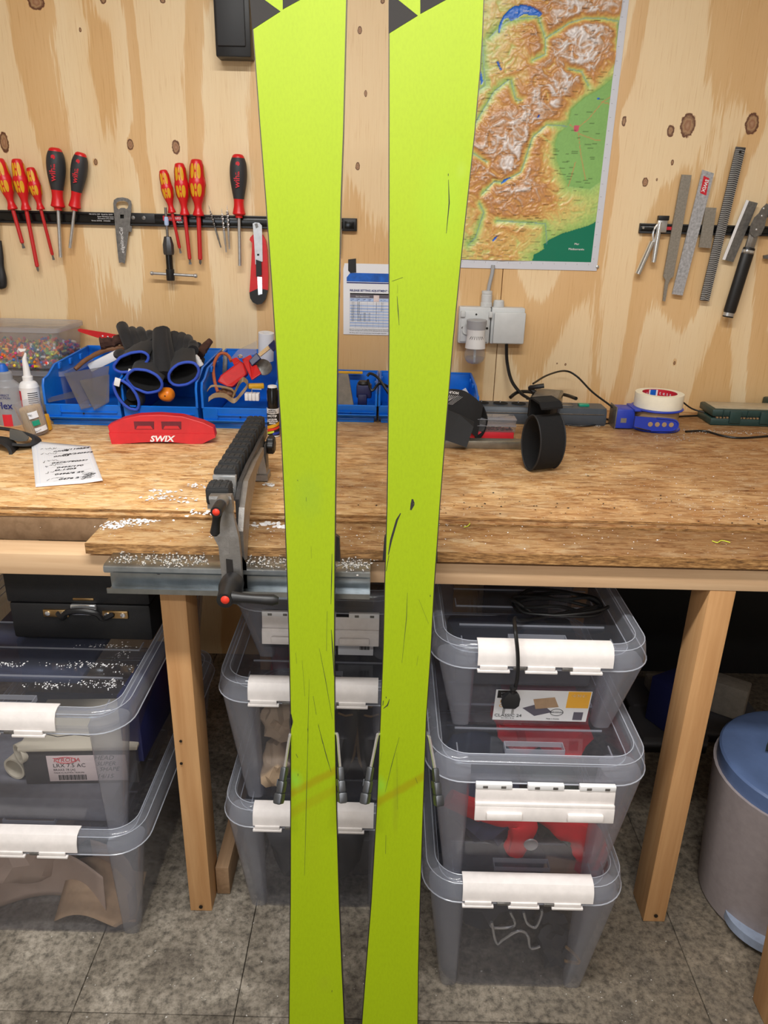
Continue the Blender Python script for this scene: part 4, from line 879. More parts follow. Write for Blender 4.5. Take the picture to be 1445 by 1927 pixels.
# bits
for (a, b, w_, m_, lb) in (((1090, 405), (1155, 628), 13, 'dsteel', 'dark drill bit, leftmost of the three bits on the rail'), ((1158, 420), (1183, 652), 14, 'steel', 'silver countersink bit, longest of the three bits on the rail'), ((1187, 403), (1200, 636), 15, 'steel', 'silver wide tipped bit, rightmost of the three on the rail')):
    t, L = wframe('drill_bit', lb, 'drill bit', C1(*a), C1(*b), .020, 'bits on the long rail'); k = L/230; r_ = w_*.5*k
    MB().lathe([(r_*.62, 0), (r_*.62, 38*k), (r_*.85, 42*k), (r_*.85, 110*k)], 12 if m_ == 'steel' else 6).build('shank', m_, t)
    mb = MB(); rs = []
    for i in range(25):
        z = (110+i*3.9)*k; a_ = i*.55; rr_ = r_*(.95 if i < 19 else 1.45 if w_ > 13 and i < 22 else .9*(25-i)/6+.1)
        rs.append([(rr_*math.cos(a_+q*PI/4)*(1 if q % 4 < 2 else .62), rr_*math.sin(a_+q*PI/4)*(1 if q % 4 < 2 else .62), z) for q in range(8)])
    mb.rings(rs).build('flute', m_, t)
    MB().lathe([(r_*.3, 207*k), (.0003, 228*k)], 6).build('point', m_, t)
# utility knife
t, c = outline('utility_knife', 'red and black snap-off utility knife hanging beside the left ski', 'knife', [C1(*p) for p in [(1322, 560), (1308, 575), (1305, 588), (1318, 604), (1314, 700), (1308, 800), (1304, 862), (1400, 850), (1402, 780), (1396, 640), (1388, 590), (1372, 560)]], 'swixred', .026, .014)
def onface(pts, y0, y1, mat, name, f=C1):
    P = wp([f(*q) for q in pts], WALL-.026); return MB().prism([(q.x-c.x, q.z-c.z) for q in P], y0, y1).build(name, mat, t, smooth=False)
onface([(1304, 862), (1308, 892), (1322, 914), (1345, 926), (1368, 922), (1388, 898), (1400, 850), (1352, 840)], -.001, .015, 'black', 'end_grip')
onface([(1322, 502), (1334, 496), (1356, 498), (1370, 512), (1374, 700), (1336, 716), (1330, 600)], -.003, -.0002, 'steel', 'blade_channel')
onface([(1332, 504), (1346, 500), (1352, 520), (1340, 528)], -.0038, -.003, 'dsteel', 'blade_tip')
onface([(1340, 690), (1368, 700), (1370, 770), (1342, 780)], -.007, -.003, 'black', 'slider')
onface([(1346, 780), (1370, 782), (1372, 870), (1350, 876)], -.0018, -.0006, 'chrome', 'steel_slot')
o = onface([(1346, 660), (1356, 660), (1356, 670), (1346, 670)], -.0042, -.003, 'crumb', 'rivet')
# thin tool mostly hidden behind the left ski
tag(MB().prism([(-.006, 0), (.004, .0), (.006, .06), (-.006, .06)], 0, .003).build('flat_chisel', 'dsteel', None, PY(639, 478, WALL-.018)), 'thin grey blade just showing beside the left ski', 'blade')

# ---- files and tools on the right rail ----
def f5(l): return [C5(*p) for p in l]
t, c = outline('hand_file', 'grey steel file with a pointed tang, left on the short rail', 'file', f5([(538, 650), (620, 655), (470, 1490), (445, 1510), (425, 1560), (402, 1697), (382, 1692), (395, 1570), (404, 1520), (386, 1490)]), 'fsteel', .018, .005)
t, c = outline('edge_file', 'rust specked flat file with a red printed tag', 'file', f5([(708, 610), (803, 640), (752, 850), (650, 1240), (545, 1647), (457, 1635), (540, 1300), (640, 890)]), 'speck', .018, .003)
P = wp(f5([(718, 660), (764, 682), (738, 823), (688, 802)]), WALL-.018); MB().prism([(q.x-c.x, q.z-c.z) for q in P], -.0006, 0).build('red_tag', 'redprint', t, smooth=False)
p = PY(*C5(727, 742), WALL-.018); text('SWIX', .0125, 'whiteprint', t, T(p.x-c.x, -.0009, p.z-c.z) @ R(PI/2+.22, 'Y') @ FRONT, ext=.0002, bold=.0003)
t, c = outline('steel_plate', 'small dull grey metal plate between the files', 'plate', f5([(735, 920), (825, 925), (776, 1257), (677, 1250)]), 'fsteel', .018, .003)
# curved tooth body file with ribs
a5, b5 = C5(1025, 424), C5(724, 1690)
t, L = wframe('body_file', 'long ribbed curved-tooth file with holes at both ends', 'file', a5, b5, .020)
hw_ = .0127
MB().box(-hw_, hw_, -.001, .003, 0, L, .0005).build('file_body', 'filedark', t)
n = 78; 
ribm = MB().add([(-hw_, -.001, 0), (0, -.001, .0022), (hw_, -.001, 0), (hw_, -.001, .0016), (0, -.001, .0038), (-hw_, -.001, .0016), (-hw_, -.0026, .0002), (0, -.0026, .0024), (hw_, -.0026, .0002)], [(0, 1, 7, 6), (1, 2, 8, 7), (6, 7, 4, 5), (7, 8, 3, 4), (0, 6, 5), (2, 3, 8)]).mesh('tooth', 'toothm', False)
for k in range(n):
    z = .002+k*(L-.006)/n
    o = bpy.data.objects.new('tooth', ribm); COL.objects.link(o); o.parent = t; o.location = (0, 0, z)
for z in (L-.012, .013): MB().lathe([(.0034, 0), (.0034, .0006)], 12, T(0, -.0027, z) @ R(PI/2, 'X')).build('end_hole', 'screw' if z > .1 else 'cork', t)
t, c = outline('cabinet_scraper', 'broad grey scraper blade with a pale ground edge', 'scraper', f5([(1075, 862), (1165, 885), (962, 1372), (873, 1350), (985, 1080)]), 'dsteel', .018, .0025)
P = wp(f5([(1068, 858), (1090, 866), (1000, 1080), (893, 1354), (870, 1350), (975, 1085)]), WALL-.018); MB().prism([(q.x-c.x, q.z-c.z) for q in P], -.0016, .0).build('ground_edge', 'whiteprint', t, smooth=False)
# black handled tool with a grey head
t, L = wframe('cutting_tool', 'black handled tool with a riveted grey head, right on the short rail', 'tool', C5(1205, 900), C5(916, 1826), .032)
k = L/970
MB().lathe([(46*k, 25*k), (56*k, 60*k), (56*k, 570*k), (50*k, 590*k)], 20, sy=.7).build('handle', 'black', t)
MB().lathe([(48*k, 0), (50*k, 5*k), (48*k, 28*k)], 20, sy=.7).build('end_cap', 'black', t); MB().lathe([(50*k, 12*k), (51*k, 55*k)], 20, sy=.7).build('steel_band', 'steel', t)
MB().lathe([(52*k, 555*k), (56*k, 560*k), (56*k, 592*k)], 20, sy=.7).build('ferrule', 'chrome', t)
MB().lathe([(54*k, 592*k), (52*k, 612*k)], 20, sy=.7).build('rubber_ring', 'black', t)
MB().box(-40*k, 40*k, -.004, .004, 605*k, 800*k, .001).box(-14*k, 14*k, -.0055, -.004, 615*k, 770*k, .0005).build('bracket', 'alu', t)
MB().rings([[(x*k, y, z*k) for x, z in ((-52, 730), (0, 700), (52, 730), (62, 790), (56, 880), (50, 960), (20, 985), (-10, 940), (-20, 900), (-48, 860), (-60, 790))] for y in (-.009, -.005)]).build('head_plate', 'dsteel', t, smooth=False)
MB().rings([[(x*k, y, z*k) for x, z in ((0, 880), (60, 870), (150, 960), (170, 1000), (120, 1010), (60, 990), (20, 960))] for y in (-.005, .001)]).build('head_jaw', 'aludark', t, smooth=False)
for (x, z) in ((0, 765), (10, 880), (5, 940)): MB().lathe([(9*k, 0), (9*k, .001), (4*k, .0018)], 12, T(x*k, -.009, z*k) @ R(PI/2, 'X')).build('rivet', 'steel', t)
# chrome clamp
p = PY(*C5(380, 1000), WALL-.02)
t = thing('chrome_clamp', 'chrome two legged clamp, leftmost on the short rail', 'clamp', (p.x, WALL-.022, p.z))
k = .2284*2/FPX*.99
def q5(x, y): return Vector(((x-380)*k, 0, -(y-1000)*k))
MB().box(-40*k, 46*k, -.008, .006, -26*k, 10*k, .001).build('cap', 'black', t)
MB().box(-38*k, 40*k, -.006, .004, -118*k, -20*k, .002).build('clamp_body', 'steel', t)
MB().tube([q5(362, 1040), q5(358, 1200), q5(356, 1350)], [24*k, 24*k, 22*k], 14, flat=.9).build('leg', 'chrome', t)
MB().tube([q5(320, 1190), q5(280, 1320), q5(240, 1445)], [24*k, 26*k, 26*k], 14, flat=.9).build('leg', 'chrome', t)
MB().tube(catmull([q5(352, 1050), q5(326, 1090), q5(320, 1130), q5(330, 1190)], 4), 9*k, 8).build('link', 'chrome', t)
tag(MB().prism([(-.010, 0), (.03, 0), (.03, .016), (-.012, .008)], 0, .008).build('tool_end', 'dsteel', None, PY(1445, 487, WALL-.02)), 'grey tool end at the far right picture edge', 'tool')
tag(MB().box(-.045, .045, -.05, 0, 0, .052, .006).build('green_box_end', 'green', None, (PY(1443, 740, 2.1).x+.047, 2.125, .905)), 'dark green box standing behind the flat case at the right edge', 'box').location.z = .8555
# black box
a = PY(409, 0, 2.1); b = PY(470, 110, 2.09)
bx = thing('wall_box', 'black plastic wall box with a raised cover beside the left ski tip', 'box', ((a.x+b.x)/2, WALL, b.z))
hw_ = .043
MB().box(-hw_, hw_, -.052, 0, 0, .19, .004).build('housing', 'black', bx); MB().box(-hw_+.006, hw_-.012, -.058, -.052, .022, .186, .003).build('cover', 'grip', bx)
MB().box(-hw_-.003, -hw_+.002, -.045, -.02, .13, .17, .001).build('side_clip', 'black', bx)

# ---- relief map ----
a = PY(1183, 0, WALL-.004)
MX0, MX1 = .03, PY(1131, 400, WALL-.004).x+.007; MZ0 = PY(1000, 507, WALL-.003).z; MZ1 = MZ0+.80
mp = thing('relief_map', 'plastic relief map of mountains and a green plain hanging on the wall', 'map', (MX0, WALL-.001, MZ0))
Wm, Hm = MX1-MX0, MZ1-MZ0
MB().box(0, Wm, -.0015, 0, 0, Hm, .0003).build('map_sheet', 'mapwhite', mp)
mx1 = Wm-.018; mz0 = .022
nx, nz = int((mx1-.012)/.0021), int((Hm-.03)/.0021)
X = np.linspace(.012, mx1, nx); Zg = np.linspace(mz0, Hm-.01, nz); XX, ZZ = np.meshgrid(X, Zg)
def vn(x, y, seed):
    xi, yi = np.floor(x).astype(int), np.floor(y).astype(int); fx, fy = x-xi, y-yi; fx = fx*fx*(3-2*fx); fy = fy*fy*(3-2*fy)
    def h(a, b):
        n_ = (a*374761393+b*668265263+seed*974711) & 0x7fffffff; n_ = ((n_ ^ (n_ >> 13))*1274126177) & 0x7fffffff; return (n_ % 65536)/65536.0
    return (h(xi, yi)*(1-fx)+h(xi+1, yi)*fx)*(1-fy)+(h(xi, yi+1)*(1-fx)+h(xi+1, yi+1)*fx)*fy
def ridged(x, y, o, seed):
    s = 0; a_ = 1; n_ = 0
    for i in range(o): s += a_*(1-abs(2*vn(x, y, seed+i)-1)); n_ += a_; x = x*2.05+3.1; y = y*2.05+1.7; a_ *= .55
    return s/n_
# pixel grid of the crop used to trace the printed outlines
def mC(x, y): p = PY(840+x*.26986, y*.26986, WALL-.003); return (p.x-MX0, p.z-MZ0)
def poly(pts): return [mC(*p) for p in pts]
def inside(P):
    ins = np.zeros_like(XX, bool); n_ = len(P)
    for i in range(n_):
        x1, y1 = P[i]; x2, y2 = P[(i+1) % n_]
        c_ = ((y1 > ZZ) != (y2 > ZZ)) & (XX < (x2-x1)*(ZZ-y1)/((y2-y1) or 1e-9)+x1); ins ^= c_
    return ins
def distl(P, closed=True):
    d = np.full_like(XX, 9.)
    for i in range(len(P)-(0 if closed else 1)):
        x1, y1 = P[i]; x2, y2 = P[(i+1) % len(P)]; L2 = (x2-x1)**2+(y2-y1)**2+1e-12
        t_ = np.clip(((XX-x1)*(x2-x1)+(ZZ-y1)*(y2-y1))/L2, 0, 1); d = np.minimum(d, np.hypot(XX-x1-t_*(x2-x1), ZZ-y1-t_*(y2-y1)))
    return d
sea = poly([(595, 1830), (610, 1775), (650, 1755), (680, 1735), (675, 1705), (720, 1670), (800, 1630), (900, 1600), (1000, 1570), (1065, 1530), (1200, 1400), (1200, 1830)])
plain_ = poly([(1250, 480), (1140, 560), (1060, 625), (960, 680), (870, 760), (845, 880), (780, 930), (755, 1000), (770, 1120), (800, 1190), (850, 1300), (1000, 1320), (1100, 1250), (1250, 1100)])
lakes = [poly(q) for q in ([(358, 232), (370, 160), (385, 130), (400, 105), (430, 72), (470, 45), (540, 33), (600, 50), (640, 75), (668, 95), (655, 115), (600, 108), (540, 100), (490, 128), (450, 147), (430, 125), (405, 132), (390, 160), (370, 228)],
         [(350, 432), (362, 430), (375, 465), (388, 488), (376, 490), (358, 460)], [(230, 488), (240, 500), (256, 560), (250, 590), (238, 585)], [(378, 1282), (400, 1250), (455, 1232), (430, 1252), (395, 1280)], [(318, 1680), (335, 1655), (356, 1645), (345, 1665), (325, 1684)], [(625, 822), (640, 805), (655, 808), (640, 822)], [(1052, 680), (1066, 680), (1066, 692), (1052, 692)])]
insea = inside(sea); dsea = np.where(insea, -1, 1)*distl(sea); dpl = np.where(inside(plain_), -1, 1)*distl(plain_)
wx = XX*34+1.4*vn(XX*40, ZZ*40, 5); wz = ZZ*46+1.4*vn(XX*40, ZZ*40, 9)
R1 = .45*ridged(wx, wz, 4, 21)+.55*ridged(wx*2.0, wz*2.3+3, 3, 61)
valleys = [poly(q) for q in ([(300, 260), (420, 150), (520, 130), (640, 120), (690, 270), (860, 160), (960, 130), (1090, 130), (1200, 150), (1190, 330)], [(430, 560), (330, 640), (260, 760), (200, 860)], [(450, 560), (480, 690), (520, 700)],
          [(230, 1420), (260, 1480), (200, 1660), (150, 1710)], [(250, 1350), (330, 1270), (390, 1270), (520, 1200), (600, 960), (700, 870), (840, 880)], [(170, 1060), (280, 1130)], [(690, 270), (690, 380), (600, 420)], [(850, 480), (940, 500), (990, 600)], [(700, 1700), (690, 1560), (560, 1550), (350, 1540)], [(250, 300), (270, 600), (200, 640)])]
dv = np.min([distl(v, False) for v in valleys], axis=0)
main = np.exp(-((XX-np.interp(ZZ, [mC(0, 1500)[1], mC(0, 1100)[1], mC(0, 700)[1], mC(0, 350)[1]], [mC(600, 0)[0], mC(450, 0)[0], mC(750, 0)[0], mC(950, 0)[0]]))/.13)**2)
R2 = ridged(wx*3.6, wz*5.2, 3, 91)
elev = .30+.75*main*1.0+.25*(vn(XX*9, ZZ*9, 33)-.5)
elev *= np.clip(dpl/.05, 0, 1)**.6*np.clip(dsea/.09, 0, 1)**.45*np.clip(dv/.018+.12, 0, 1)
elev *= np.interp(ZZ, [mC(0, 1600)[1], mC(0, 1300)[1]], [.55, 1])*np.clip((XX+.10)/.13, .6, 1)
hgt = elev*R1*.92
hgt[insea] = 0
def L3(c): return np.array(lin(c)[:3])
stops = [(0, (150, 192, 110)), (.08, (172, 202, 116)), (.16, (206, 208, 126)), (.24, (222, 190, 116)), (.36, (212, 158, 92)), (.50, (196, 140, 92)), (.62, (202, 168, 140)), (.72, (226, 216, 212)), (1, (246, 246, 250))]
C = np.stack([np.interp(hgt, [s[0] for s in stops], [L3(s[1])[k] for s in stops]) for k in range(3)], -1)
nz_ = vn(XX*300, ZZ*300, 77); C *= (.86+.28*nz_)[..., None]
lowg = (dpl < 0); C[lowg] = C[lowg]*.35+(L3((128, 182, 104))*(.85+.3*vn(XX*12, ZZ*12, 3)[lowg])[:, None])*.65
C[insea] = L3((8, 120, 92))
for q in valleys: d_ = distl(q, False); m_ = d_ < .0012; C[m_] = C[m_]*.4+L3((120, 150, 170))*.6
for q in lakes: m_ = inside(q); C[m_] = L3((14, 108, 216)); hgt[m_] = 0
roads = [poly(q) for q in ([(905, 900), (990, 830), (1090, 710), (1200, 640)], [(905, 900), (860, 870)], [(915, 930), (1050, 980), (1200, 985)], [(920, 930), (940, 1100), (970, 1250)], [(900, 1130), (850, 1300)], [(1080, 710), (1200, 740)])]
for q in roads: m_ = distl(q, False) < .0010; C[m_] = L3((196, 150, 96))
city = distl(poly([(900, 885), (915, 885), (912, 905), (900, 905)])) < .004; C[city] = L3((206, 90, 110))
rng = np.random.RandomState(4)
for _ in range(520):   # tiny printed place names
    i = rng.randint(2, nz-3); j = rng.randint(2, nx-12)
    if insea[i, j] or insea[i, min(j+9, nx-1)]: continue
    C[i, j:j+rng.randint(4, 9)] *= .45
vs = np.stack([XX, -.0019-hgt*.012-.0034*np.where(insea, 0, elev*(R2-.5)), ZZ], -1).reshape(-1, 3)
idx = np.arange(nx*nz).reshape(nz, nx); F = np.stack([idx[:-1, :-1], idx[:-1, 1:], idx[1:, 1:], idx[1:, :-1]], -1).reshape(-1, 4)
me = bpy.data.meshes.new('relief'); me.vertices.add(len(vs)); me.vertices.foreach_set('co', vs.ravel()); me.loops.add(F.size); me.loops.foreach_set('vertex_index', F.ravel().astype(np.int32))
me.polygons.add(len(F)); me.polygons.foreach_set('loop_start', np.arange(0, F.size, 4, dtype=np.int32)); me.polygons.foreach_set('loop_total', np.full(len(F), 4, np.int32)); me.update(); me.validate()
ca = me.color_attributes.new('Col', 'FLOAT_COLOR', 'POINT'); ca.data.foreach_set('color', np.concatenate([C.reshape(-1, 3), np.ones((len(vs), 1))], 1).ravel())
me.polygons.foreach_set('use_smooth', [True]*len(F)); me.materials.append(MT['map'])
o = bpy.data.objects.new('relief', me); COL.objects.link(o); o.parent = mp
def mtext(s, x, y, sz, m='whiteprint', yy=-.0030): q = mC(x, y); text(s, sz, m, mp, T(q[0], yy, q[1]) @ FRONT, ext=.0002)
mtext('Lac', 488, 88, .0058); mtext('Léman', 556, 76, .0062); mtext('Mer', 908, 1702, .0078, bold_ := 'whiteprint'); mtext('Méditerranée', 905, 1738, .0078)
pn = mC(1052, 1861); MB().lathe([(.0045, 0), (.004, .002), (.0015, .003)], 14, T(pn[0], -.0018, pn[1]) @ R(PI/2, 'X')).build('map_pin', 'steel', mp)
for k in range(int(Wm/.031)): MB().box(.012+k*.031, .0125+k*.031, -.0017, -.0014, .014, .018).build('scale_tick', 'greyprint', mp)
for k in range(int(Hm/.031)): MB().box(Wm-.014, Wm-.010, -.0017, -.0014, .03+k*.031, .0305+k*.031).build('scale_tick', 'greyprint', mp)

# ---- printed setting chart between the skis ----
a = PY(646, 494, WALL-.003); b = PY(646, 629, WALL-.003); hC = a.z-b.z; wC = hC*1.42
ch = thing('setting_chart', 'white and blue printed chart taped up between the skis', 'poster', (b.x, WALL-.002, b.z))
sc_ = hC/1640.   # crop units of the chart close-up
def q8(x, y): return ((x-190)*sc_*1.0, (1800-y)*sc_)
MB().prism([q8(*p) for p in ((190, 1800), (185, 300), (215, 175), (2600, 175), (2600, 1800))], -.0005, 0).build('sheet', 'paper', ch, smooth=False)
def cp(pts, mat, name, y=-.0008): return MB().prism([q8(*p) for p in pts], y, -.0004).build(name, mat, ch, smooth=False)
def cr_(x0, y0, x1, y1, mat, name, y=-.0008): return cp([(x0, y1), (x1, y1), (x1, y0), (x0, y0)], mat, name, y)
cp([(265, 580), (265, 490), (350, 385), (2500, 385), (2500, 580)], 'printblue', 'blue_band'); cr_(265, 592, 2500, 618, 'inkblue', 'navy_line')
def ct_(s, x, y, sz, m='inkblue', al='LEFT', b_=0): p = q8(x, y); text(s, sz*sc_, m, ch, T(p[0], -.0012, p[1]) @ FRONT, ext=.0001, align=al, bold=b_)
ct_('RELEASE SETTING ADJUSTMENT CHART', 340, 780, 62, b_=.0002)
cr_(345, 838, 2450, 868, 'ink', 'table_head'); cr_(345, 870, 2450, 950, 'greyprint', 'table_head'); ct_('Skier characteristics', 480, 915, 40, 'whiteprint'); ct_('Release setting', 1500, 915, 40, 'whiteprint')
cr_(345, 955, 2450, 1025, 'papblue', 'column_head'); cr_(905, 880, 1035, 1025, 'labelp', 'column_head', -.001); ct_('Skier', 925, 925, 34, 'whiteprint'); ct_('code', 935, 965, 34, 'whiteprint')
for k in range(8): cr_(345, 1110+k*66*1.0, 2450, 1143+k*66, 'papblue', 'table_row', -.0007)
gl_ = MB()
for k in range(17):
    p = q8(345, 1027+k*37); gl_.box(p[0], q8(2450, 0)[0], -.0009, -.0006, p[1]-.00012, p[1]+.00012)
for x in (345, 480, 620, 760, 900, 1035, 1140, 1280, 1420, 1560, 1700, 1850, 2000, 2150, 2300, 2450):
    p = q8(x, 1640); gl_.box(p[0]-.00012, p[0]+.00012, -.0009, -.0006, p[1], q8(x, 955)[1])
gl_.build('table_grid', 'inkblue', ch, smooth=False)
for x, s in ((360, 'Weight\n kg'), (495, 'Weight\n lbs'), (640, 'Height\n m'), (775, 'Height\n ft in'), (1065, 'mm'), (1150, 'mm')): ct_(s, x, 990, 30)
w0 = [10, 13, 17, 21, 25, 30, 35, 41, 48, 57, 66, 78, 94]
for k in range(13):
    y = 1055+k*35
    ct_('%d-%d' % (w0[k], w0[k]+3), 380, y, 30, 'ink'); ct_('%d-%d' % (w0[k]*2.2, w0[k]*2.2+7), 515, y, 30, 'ink')
    if k > 6: ct_('>148', 655, y, 30, 'ink'); ct_("4'11", 790, y, 30, 'ink')
    ct_('ABCDEFGHIJKLM'[k], 965, y, 30, 'ink')
    if k < 6: ct_('%.1f' % (.75+k*.25), 1080, y, 30, 'ink')
ct_('Note: For all kinds the wide release setting for the boot must be selected from this chart.', 335, 1672, 30, 'ink'); ct_('The skier must type to be confirmed; see the table above for the correct setting.', 335, 1706, 30, 'ink'); ct_('NB: Always refer to the current instruction sheet and regular adjustment', 335, 1758, 30, 'ink')
cp([(300, 90), (480, 65), (488, 375), (350, 385), (300, 335)], 'black', 'black_tape', -.002)
# ---- sockets and air freshener ----
def S(x, y): return (840+x*.11765, 490+y*.11765)
k3 = .11765*1.98/FPX
so = thing('wall_socket', 'grey white double surface mounted socket below the map', 'socket', (PY(*S(690, 1340), 2.09).x, WALL, PY(*S(690, 1340), 2.09).z))
def sx3(x): return (x-690)*k3
def sz3(y): return (1340-y)*k3
MB().box(sx3(160), sx3(680), -.036, 0, 0, sz3(750), .004).build('socket_body', 'offwhite', so)
MB().box(sx3(692), sx3(1240), -.036, 0, 0, sz3(750), .004).build('socket_body', 'offwhite', so)
MB().box(sx3(190), sx3(650), -.040, -.036, sz3(1310), sz3(810), .003).build('socket_face', 'offwhite', so)
for x0, x1 in ((180, 255), (640, 705)): MB().box(sx3(x0), sx3(x1), -.046, -.036, sz3(910), sz3(815), .002).build('lid_hinge', 'offwhite', so)
MB().box(sx3(730), sx3(1250), -.046, -.036, sz3(1325), sz3(820), .004).build('socket_lid', 'offwhite', so)
for (x, y, r_) in ((228, 1085, 20), (628, 1085, 20), (437, 865, 16)): MB().lathe([(r_*k3, 0), (r_*k3, .0006)], 12, T(sx3(x), -.040, sz3(y)) @ R(PI/2, 'X')).build('screw_hole', 'crumb', so)
MB().lathe([(95*k3, 0), (95*k3, 60*k3), (88*k3, 70*k3), (88*k3, 190*k3), (80*k3, 200*k3), (88*k3, 210*k3), (88*k3, 250*k3), (60*k3, 256*k3)], 18, T(sx3(605), -.018, sz3(750))).build('cable_gland', 'offwhite', so)
MB().lathe([(92*k3, 0), (92*k3, 30*k3), (85*k3, 95*k3), (70*k3, 110*k3)], 18, T(sx3(810), -.018, sz3(750))).build('blanking_plug', 'offwhite', so)
MB().tube(catmull([(sx3(622), -.018, sz3(520)), (sx3(640), -.015, sz3(380)), (sx3(672), -.010, sz3(230)), (sx3(680), -.007, sz3(100))], 5), .0052, 10).build('supply_cable', 'duct', so)
MB().lathe([(.012, 0), (.014, .002), (.014, .005)], 16, T(sx3(300), -.04, sz3(1110)) @ R(PI/2, 'X')).build('socket_well', 'offwhite', so)
fr_ = thing('air_freshener', 'white plug-in air freshener with a clear bottle in the left socket', 'air freshener', (PY(*S(440, 1650), 2.068).x, 2.064, PY(*S(440, 1650), 2.068).z))
def z4(y): return (1650-y)*k3*.98
MB().lathe(smoothprof([(55*k3, z4(1645)), (110*k3, z4(1630)), (165*k3, z4(1560)), (172*k3, z4(1480)), (150*k3, z4(1400))]), 24).build('glass_bottle', 'fluid', fr_)
MB().lathe([(50*k3, z4(1640)), (140*k3, z4(1600)), (160*k3, z4(1560)), (162*k3, z4(1535))], 24, sx=.96, sy=.96).build('scented_oil', 'fluid', fr_)
MB().lathe([(20*k3, z4(1625)), (20*k3, z4(1400))], 10).build('wick', 'offwhite', fr_)
MB().lathe(smoothprof([(168*k3, z4(1385)), (160*k3, z4(1300)), (145*k3, z4(1180)), (150*k3, z4(1060))]), 28).build('shell', 'white', fr_)
MB().lathe(smoothprof([(140*k3, z4(1160)), (152*k3, z4(1050)), (162*k3, z4(960)), (165*k3, z4(935)), (150*k3, z4(920)), (60*k3, z4(912)), (.0005, z4(910))]), 28).build('dial', 'dialgrey', fr_)
MB().box(-.012, .012, .0, .022, z4(1200), z4(1000), .003).build('plug', 'white', fr_)
for i in range(7):
    a_ = (i-3)*.24; MB().box(-.0007, .0007, -.0004, .0006, -.0045, .0045, 0, R(a_, 'Z') @ T(0, -148*k3-.0002, z4(1205)) @ R(-a_*.8, 'Y')).build('vent_slot', 'dsteel', fr_)
# ---------------- ski vise and its rail ----------------
BZ = .8551     # bench top
VY = 1.131
ch_ = thing('mounting_channel', 'galvanised steel channel screwed along the bench edge, dusted with wax', 'rail', (-.448, 1.1300, .776))
CL = .428
def chan(x0, x1):
    pr = [(-.006, 0), (-.052, 0), (-.052, .009), (-.049, .009), (-.049, .0025), (-.030, .0025), (-.030, .0375), (-.052, .0375), (-.056, .042), (-.055, .049), (-.050, .052), (-.006, .052), (0, .048), (0, .002)]
    vs = [(x, y, z) for x in (x0, x1) for y, z in pr]; n = len(pr)
    return MB().add(vs, [tuple(range(n)), tuple(range(2*n-1, n-1, -1))]+[(i, i+n, (i+1) % n+n, (i+1) % n) for i in range(n)])
chan(0, CL).build('channel', 'zinc', ch_)
MB().lathe([(.0055, 0), (.0055, .0006)], 14, T(.08, -.0302, .031) @ R(PI/2, 'X')).build('channel_hole', 'crumb', ch_)
vi = thing('ski_vise', 'aluminium ski vise with ribbed black pads and two red-dotted levers', 'vise', (-.246, 1.10, BZ))
def V3(u, v, y): return PY(u, v, y)-Vector((-.246, 1.10, BZ))
# front upright (cast arm), seen as a plate that bends to the channel
def plate(pix, y0, y1, name, mat, ys=None):
    pts = [V3(u, v, y) for (u, v), y in pix]
    d = Vector((0, y1-y0, 0)); n = len(pts)
    return MB().add([p for p in pts]+[p+d for p in pts], [tuple(range(n)), tuple(range(2*n-1, n-1, -1))]+[(i, i+n, (i+1) % n+n, (i+1) % n) for i in range(n)]).build(name, mat, vi, smooth=False)
YF = 1.066
L_ = [(394, 936), (396, 960), (409, 1008), (413, 1050), (418, 1092)]; R_ = [(433, 936), (437, 965), (449, 1012), (453, 1050), (456, 1098)]
def strip3(Lp, Rp, yf, th, name, mat):
    rs = []
    for (a, b, y) in zip(Lp, Rp, yf):
        p, q = V3(*a, y), V3(*b, y); rs.append([p, q, q+Vector((0, th, 0)), p+Vector((0, th, 0))])
    return MB().rings(rs).build(name, mat, vi, smooth=False)
strip3(L_, R_, [1.064, 1.064, 1.060, 1.058, 1.056], .010, 'front_arm', 'alu')
strip3([(396, 1000), (420, 1046)], [(431, 990), (431, 1044)], [1.061, 1.0575], .001, 'arm_rib', 'alu').hide_render = False
plate([((425, 1052), 1.0565), ((437, 1054), 1.0565), ((440, 1088), 1.0545), ((427, 1088), 1.0545)], 0, .001, 'slot', 'crumb')
strip3([(393, 934), (393, 940), (397, 958)], [(434, 934), (436, 940), (438, 964)], [1.062, 1.061, 1.0615], .014, 'top_plate', 'alu')
# side web from the front jaw to the rear: bent flat bar on the right of the pads
def bar3(pts, wid, th, name, mat):
    """pts: list of (u, v, y) centre line of the bar's upper edge; wid downwards, th in x"""
    rs = []
    for (u, v, y, w_) in pts:
        p = V3(u, v, y); rs.append([p+Vector((-th/2, 0, 0)), p+Vector((th/2, 0, 0)), p+Vector((th/2, 0, -w_)), p+Vector((-th/2, 0, -w_))])
    return MB().rings(rs).build(name, mat, vi, smooth=False)
bar3([(446, 940, 1.10, .115), (452, 905, 1.15, .08), (466, 872, 1.23, .035), (480, 845, 1.32, .022), (499, 803, 1.50, .02)], 0, .006, 'side_bar', 'aludark')
bar3([(452, 1000, 1.085, .05), (455, 955, 1.10, .09), (462, 905, 1.16, .06), (478, 868, 1.26, .02), (492, 842, 1.38, .012)], 0, .009, 'web_flange', 'alu')
bar3([(452, 1046, 1.075, .055), (460, 1060, 1.075, .045)], 0, .006, 'clamp_jaw', 'alu')
MB().box(.004, .018, -.035, -.005, -.088, -.028, .003).build('clamp_foot', 'aludark', vi)
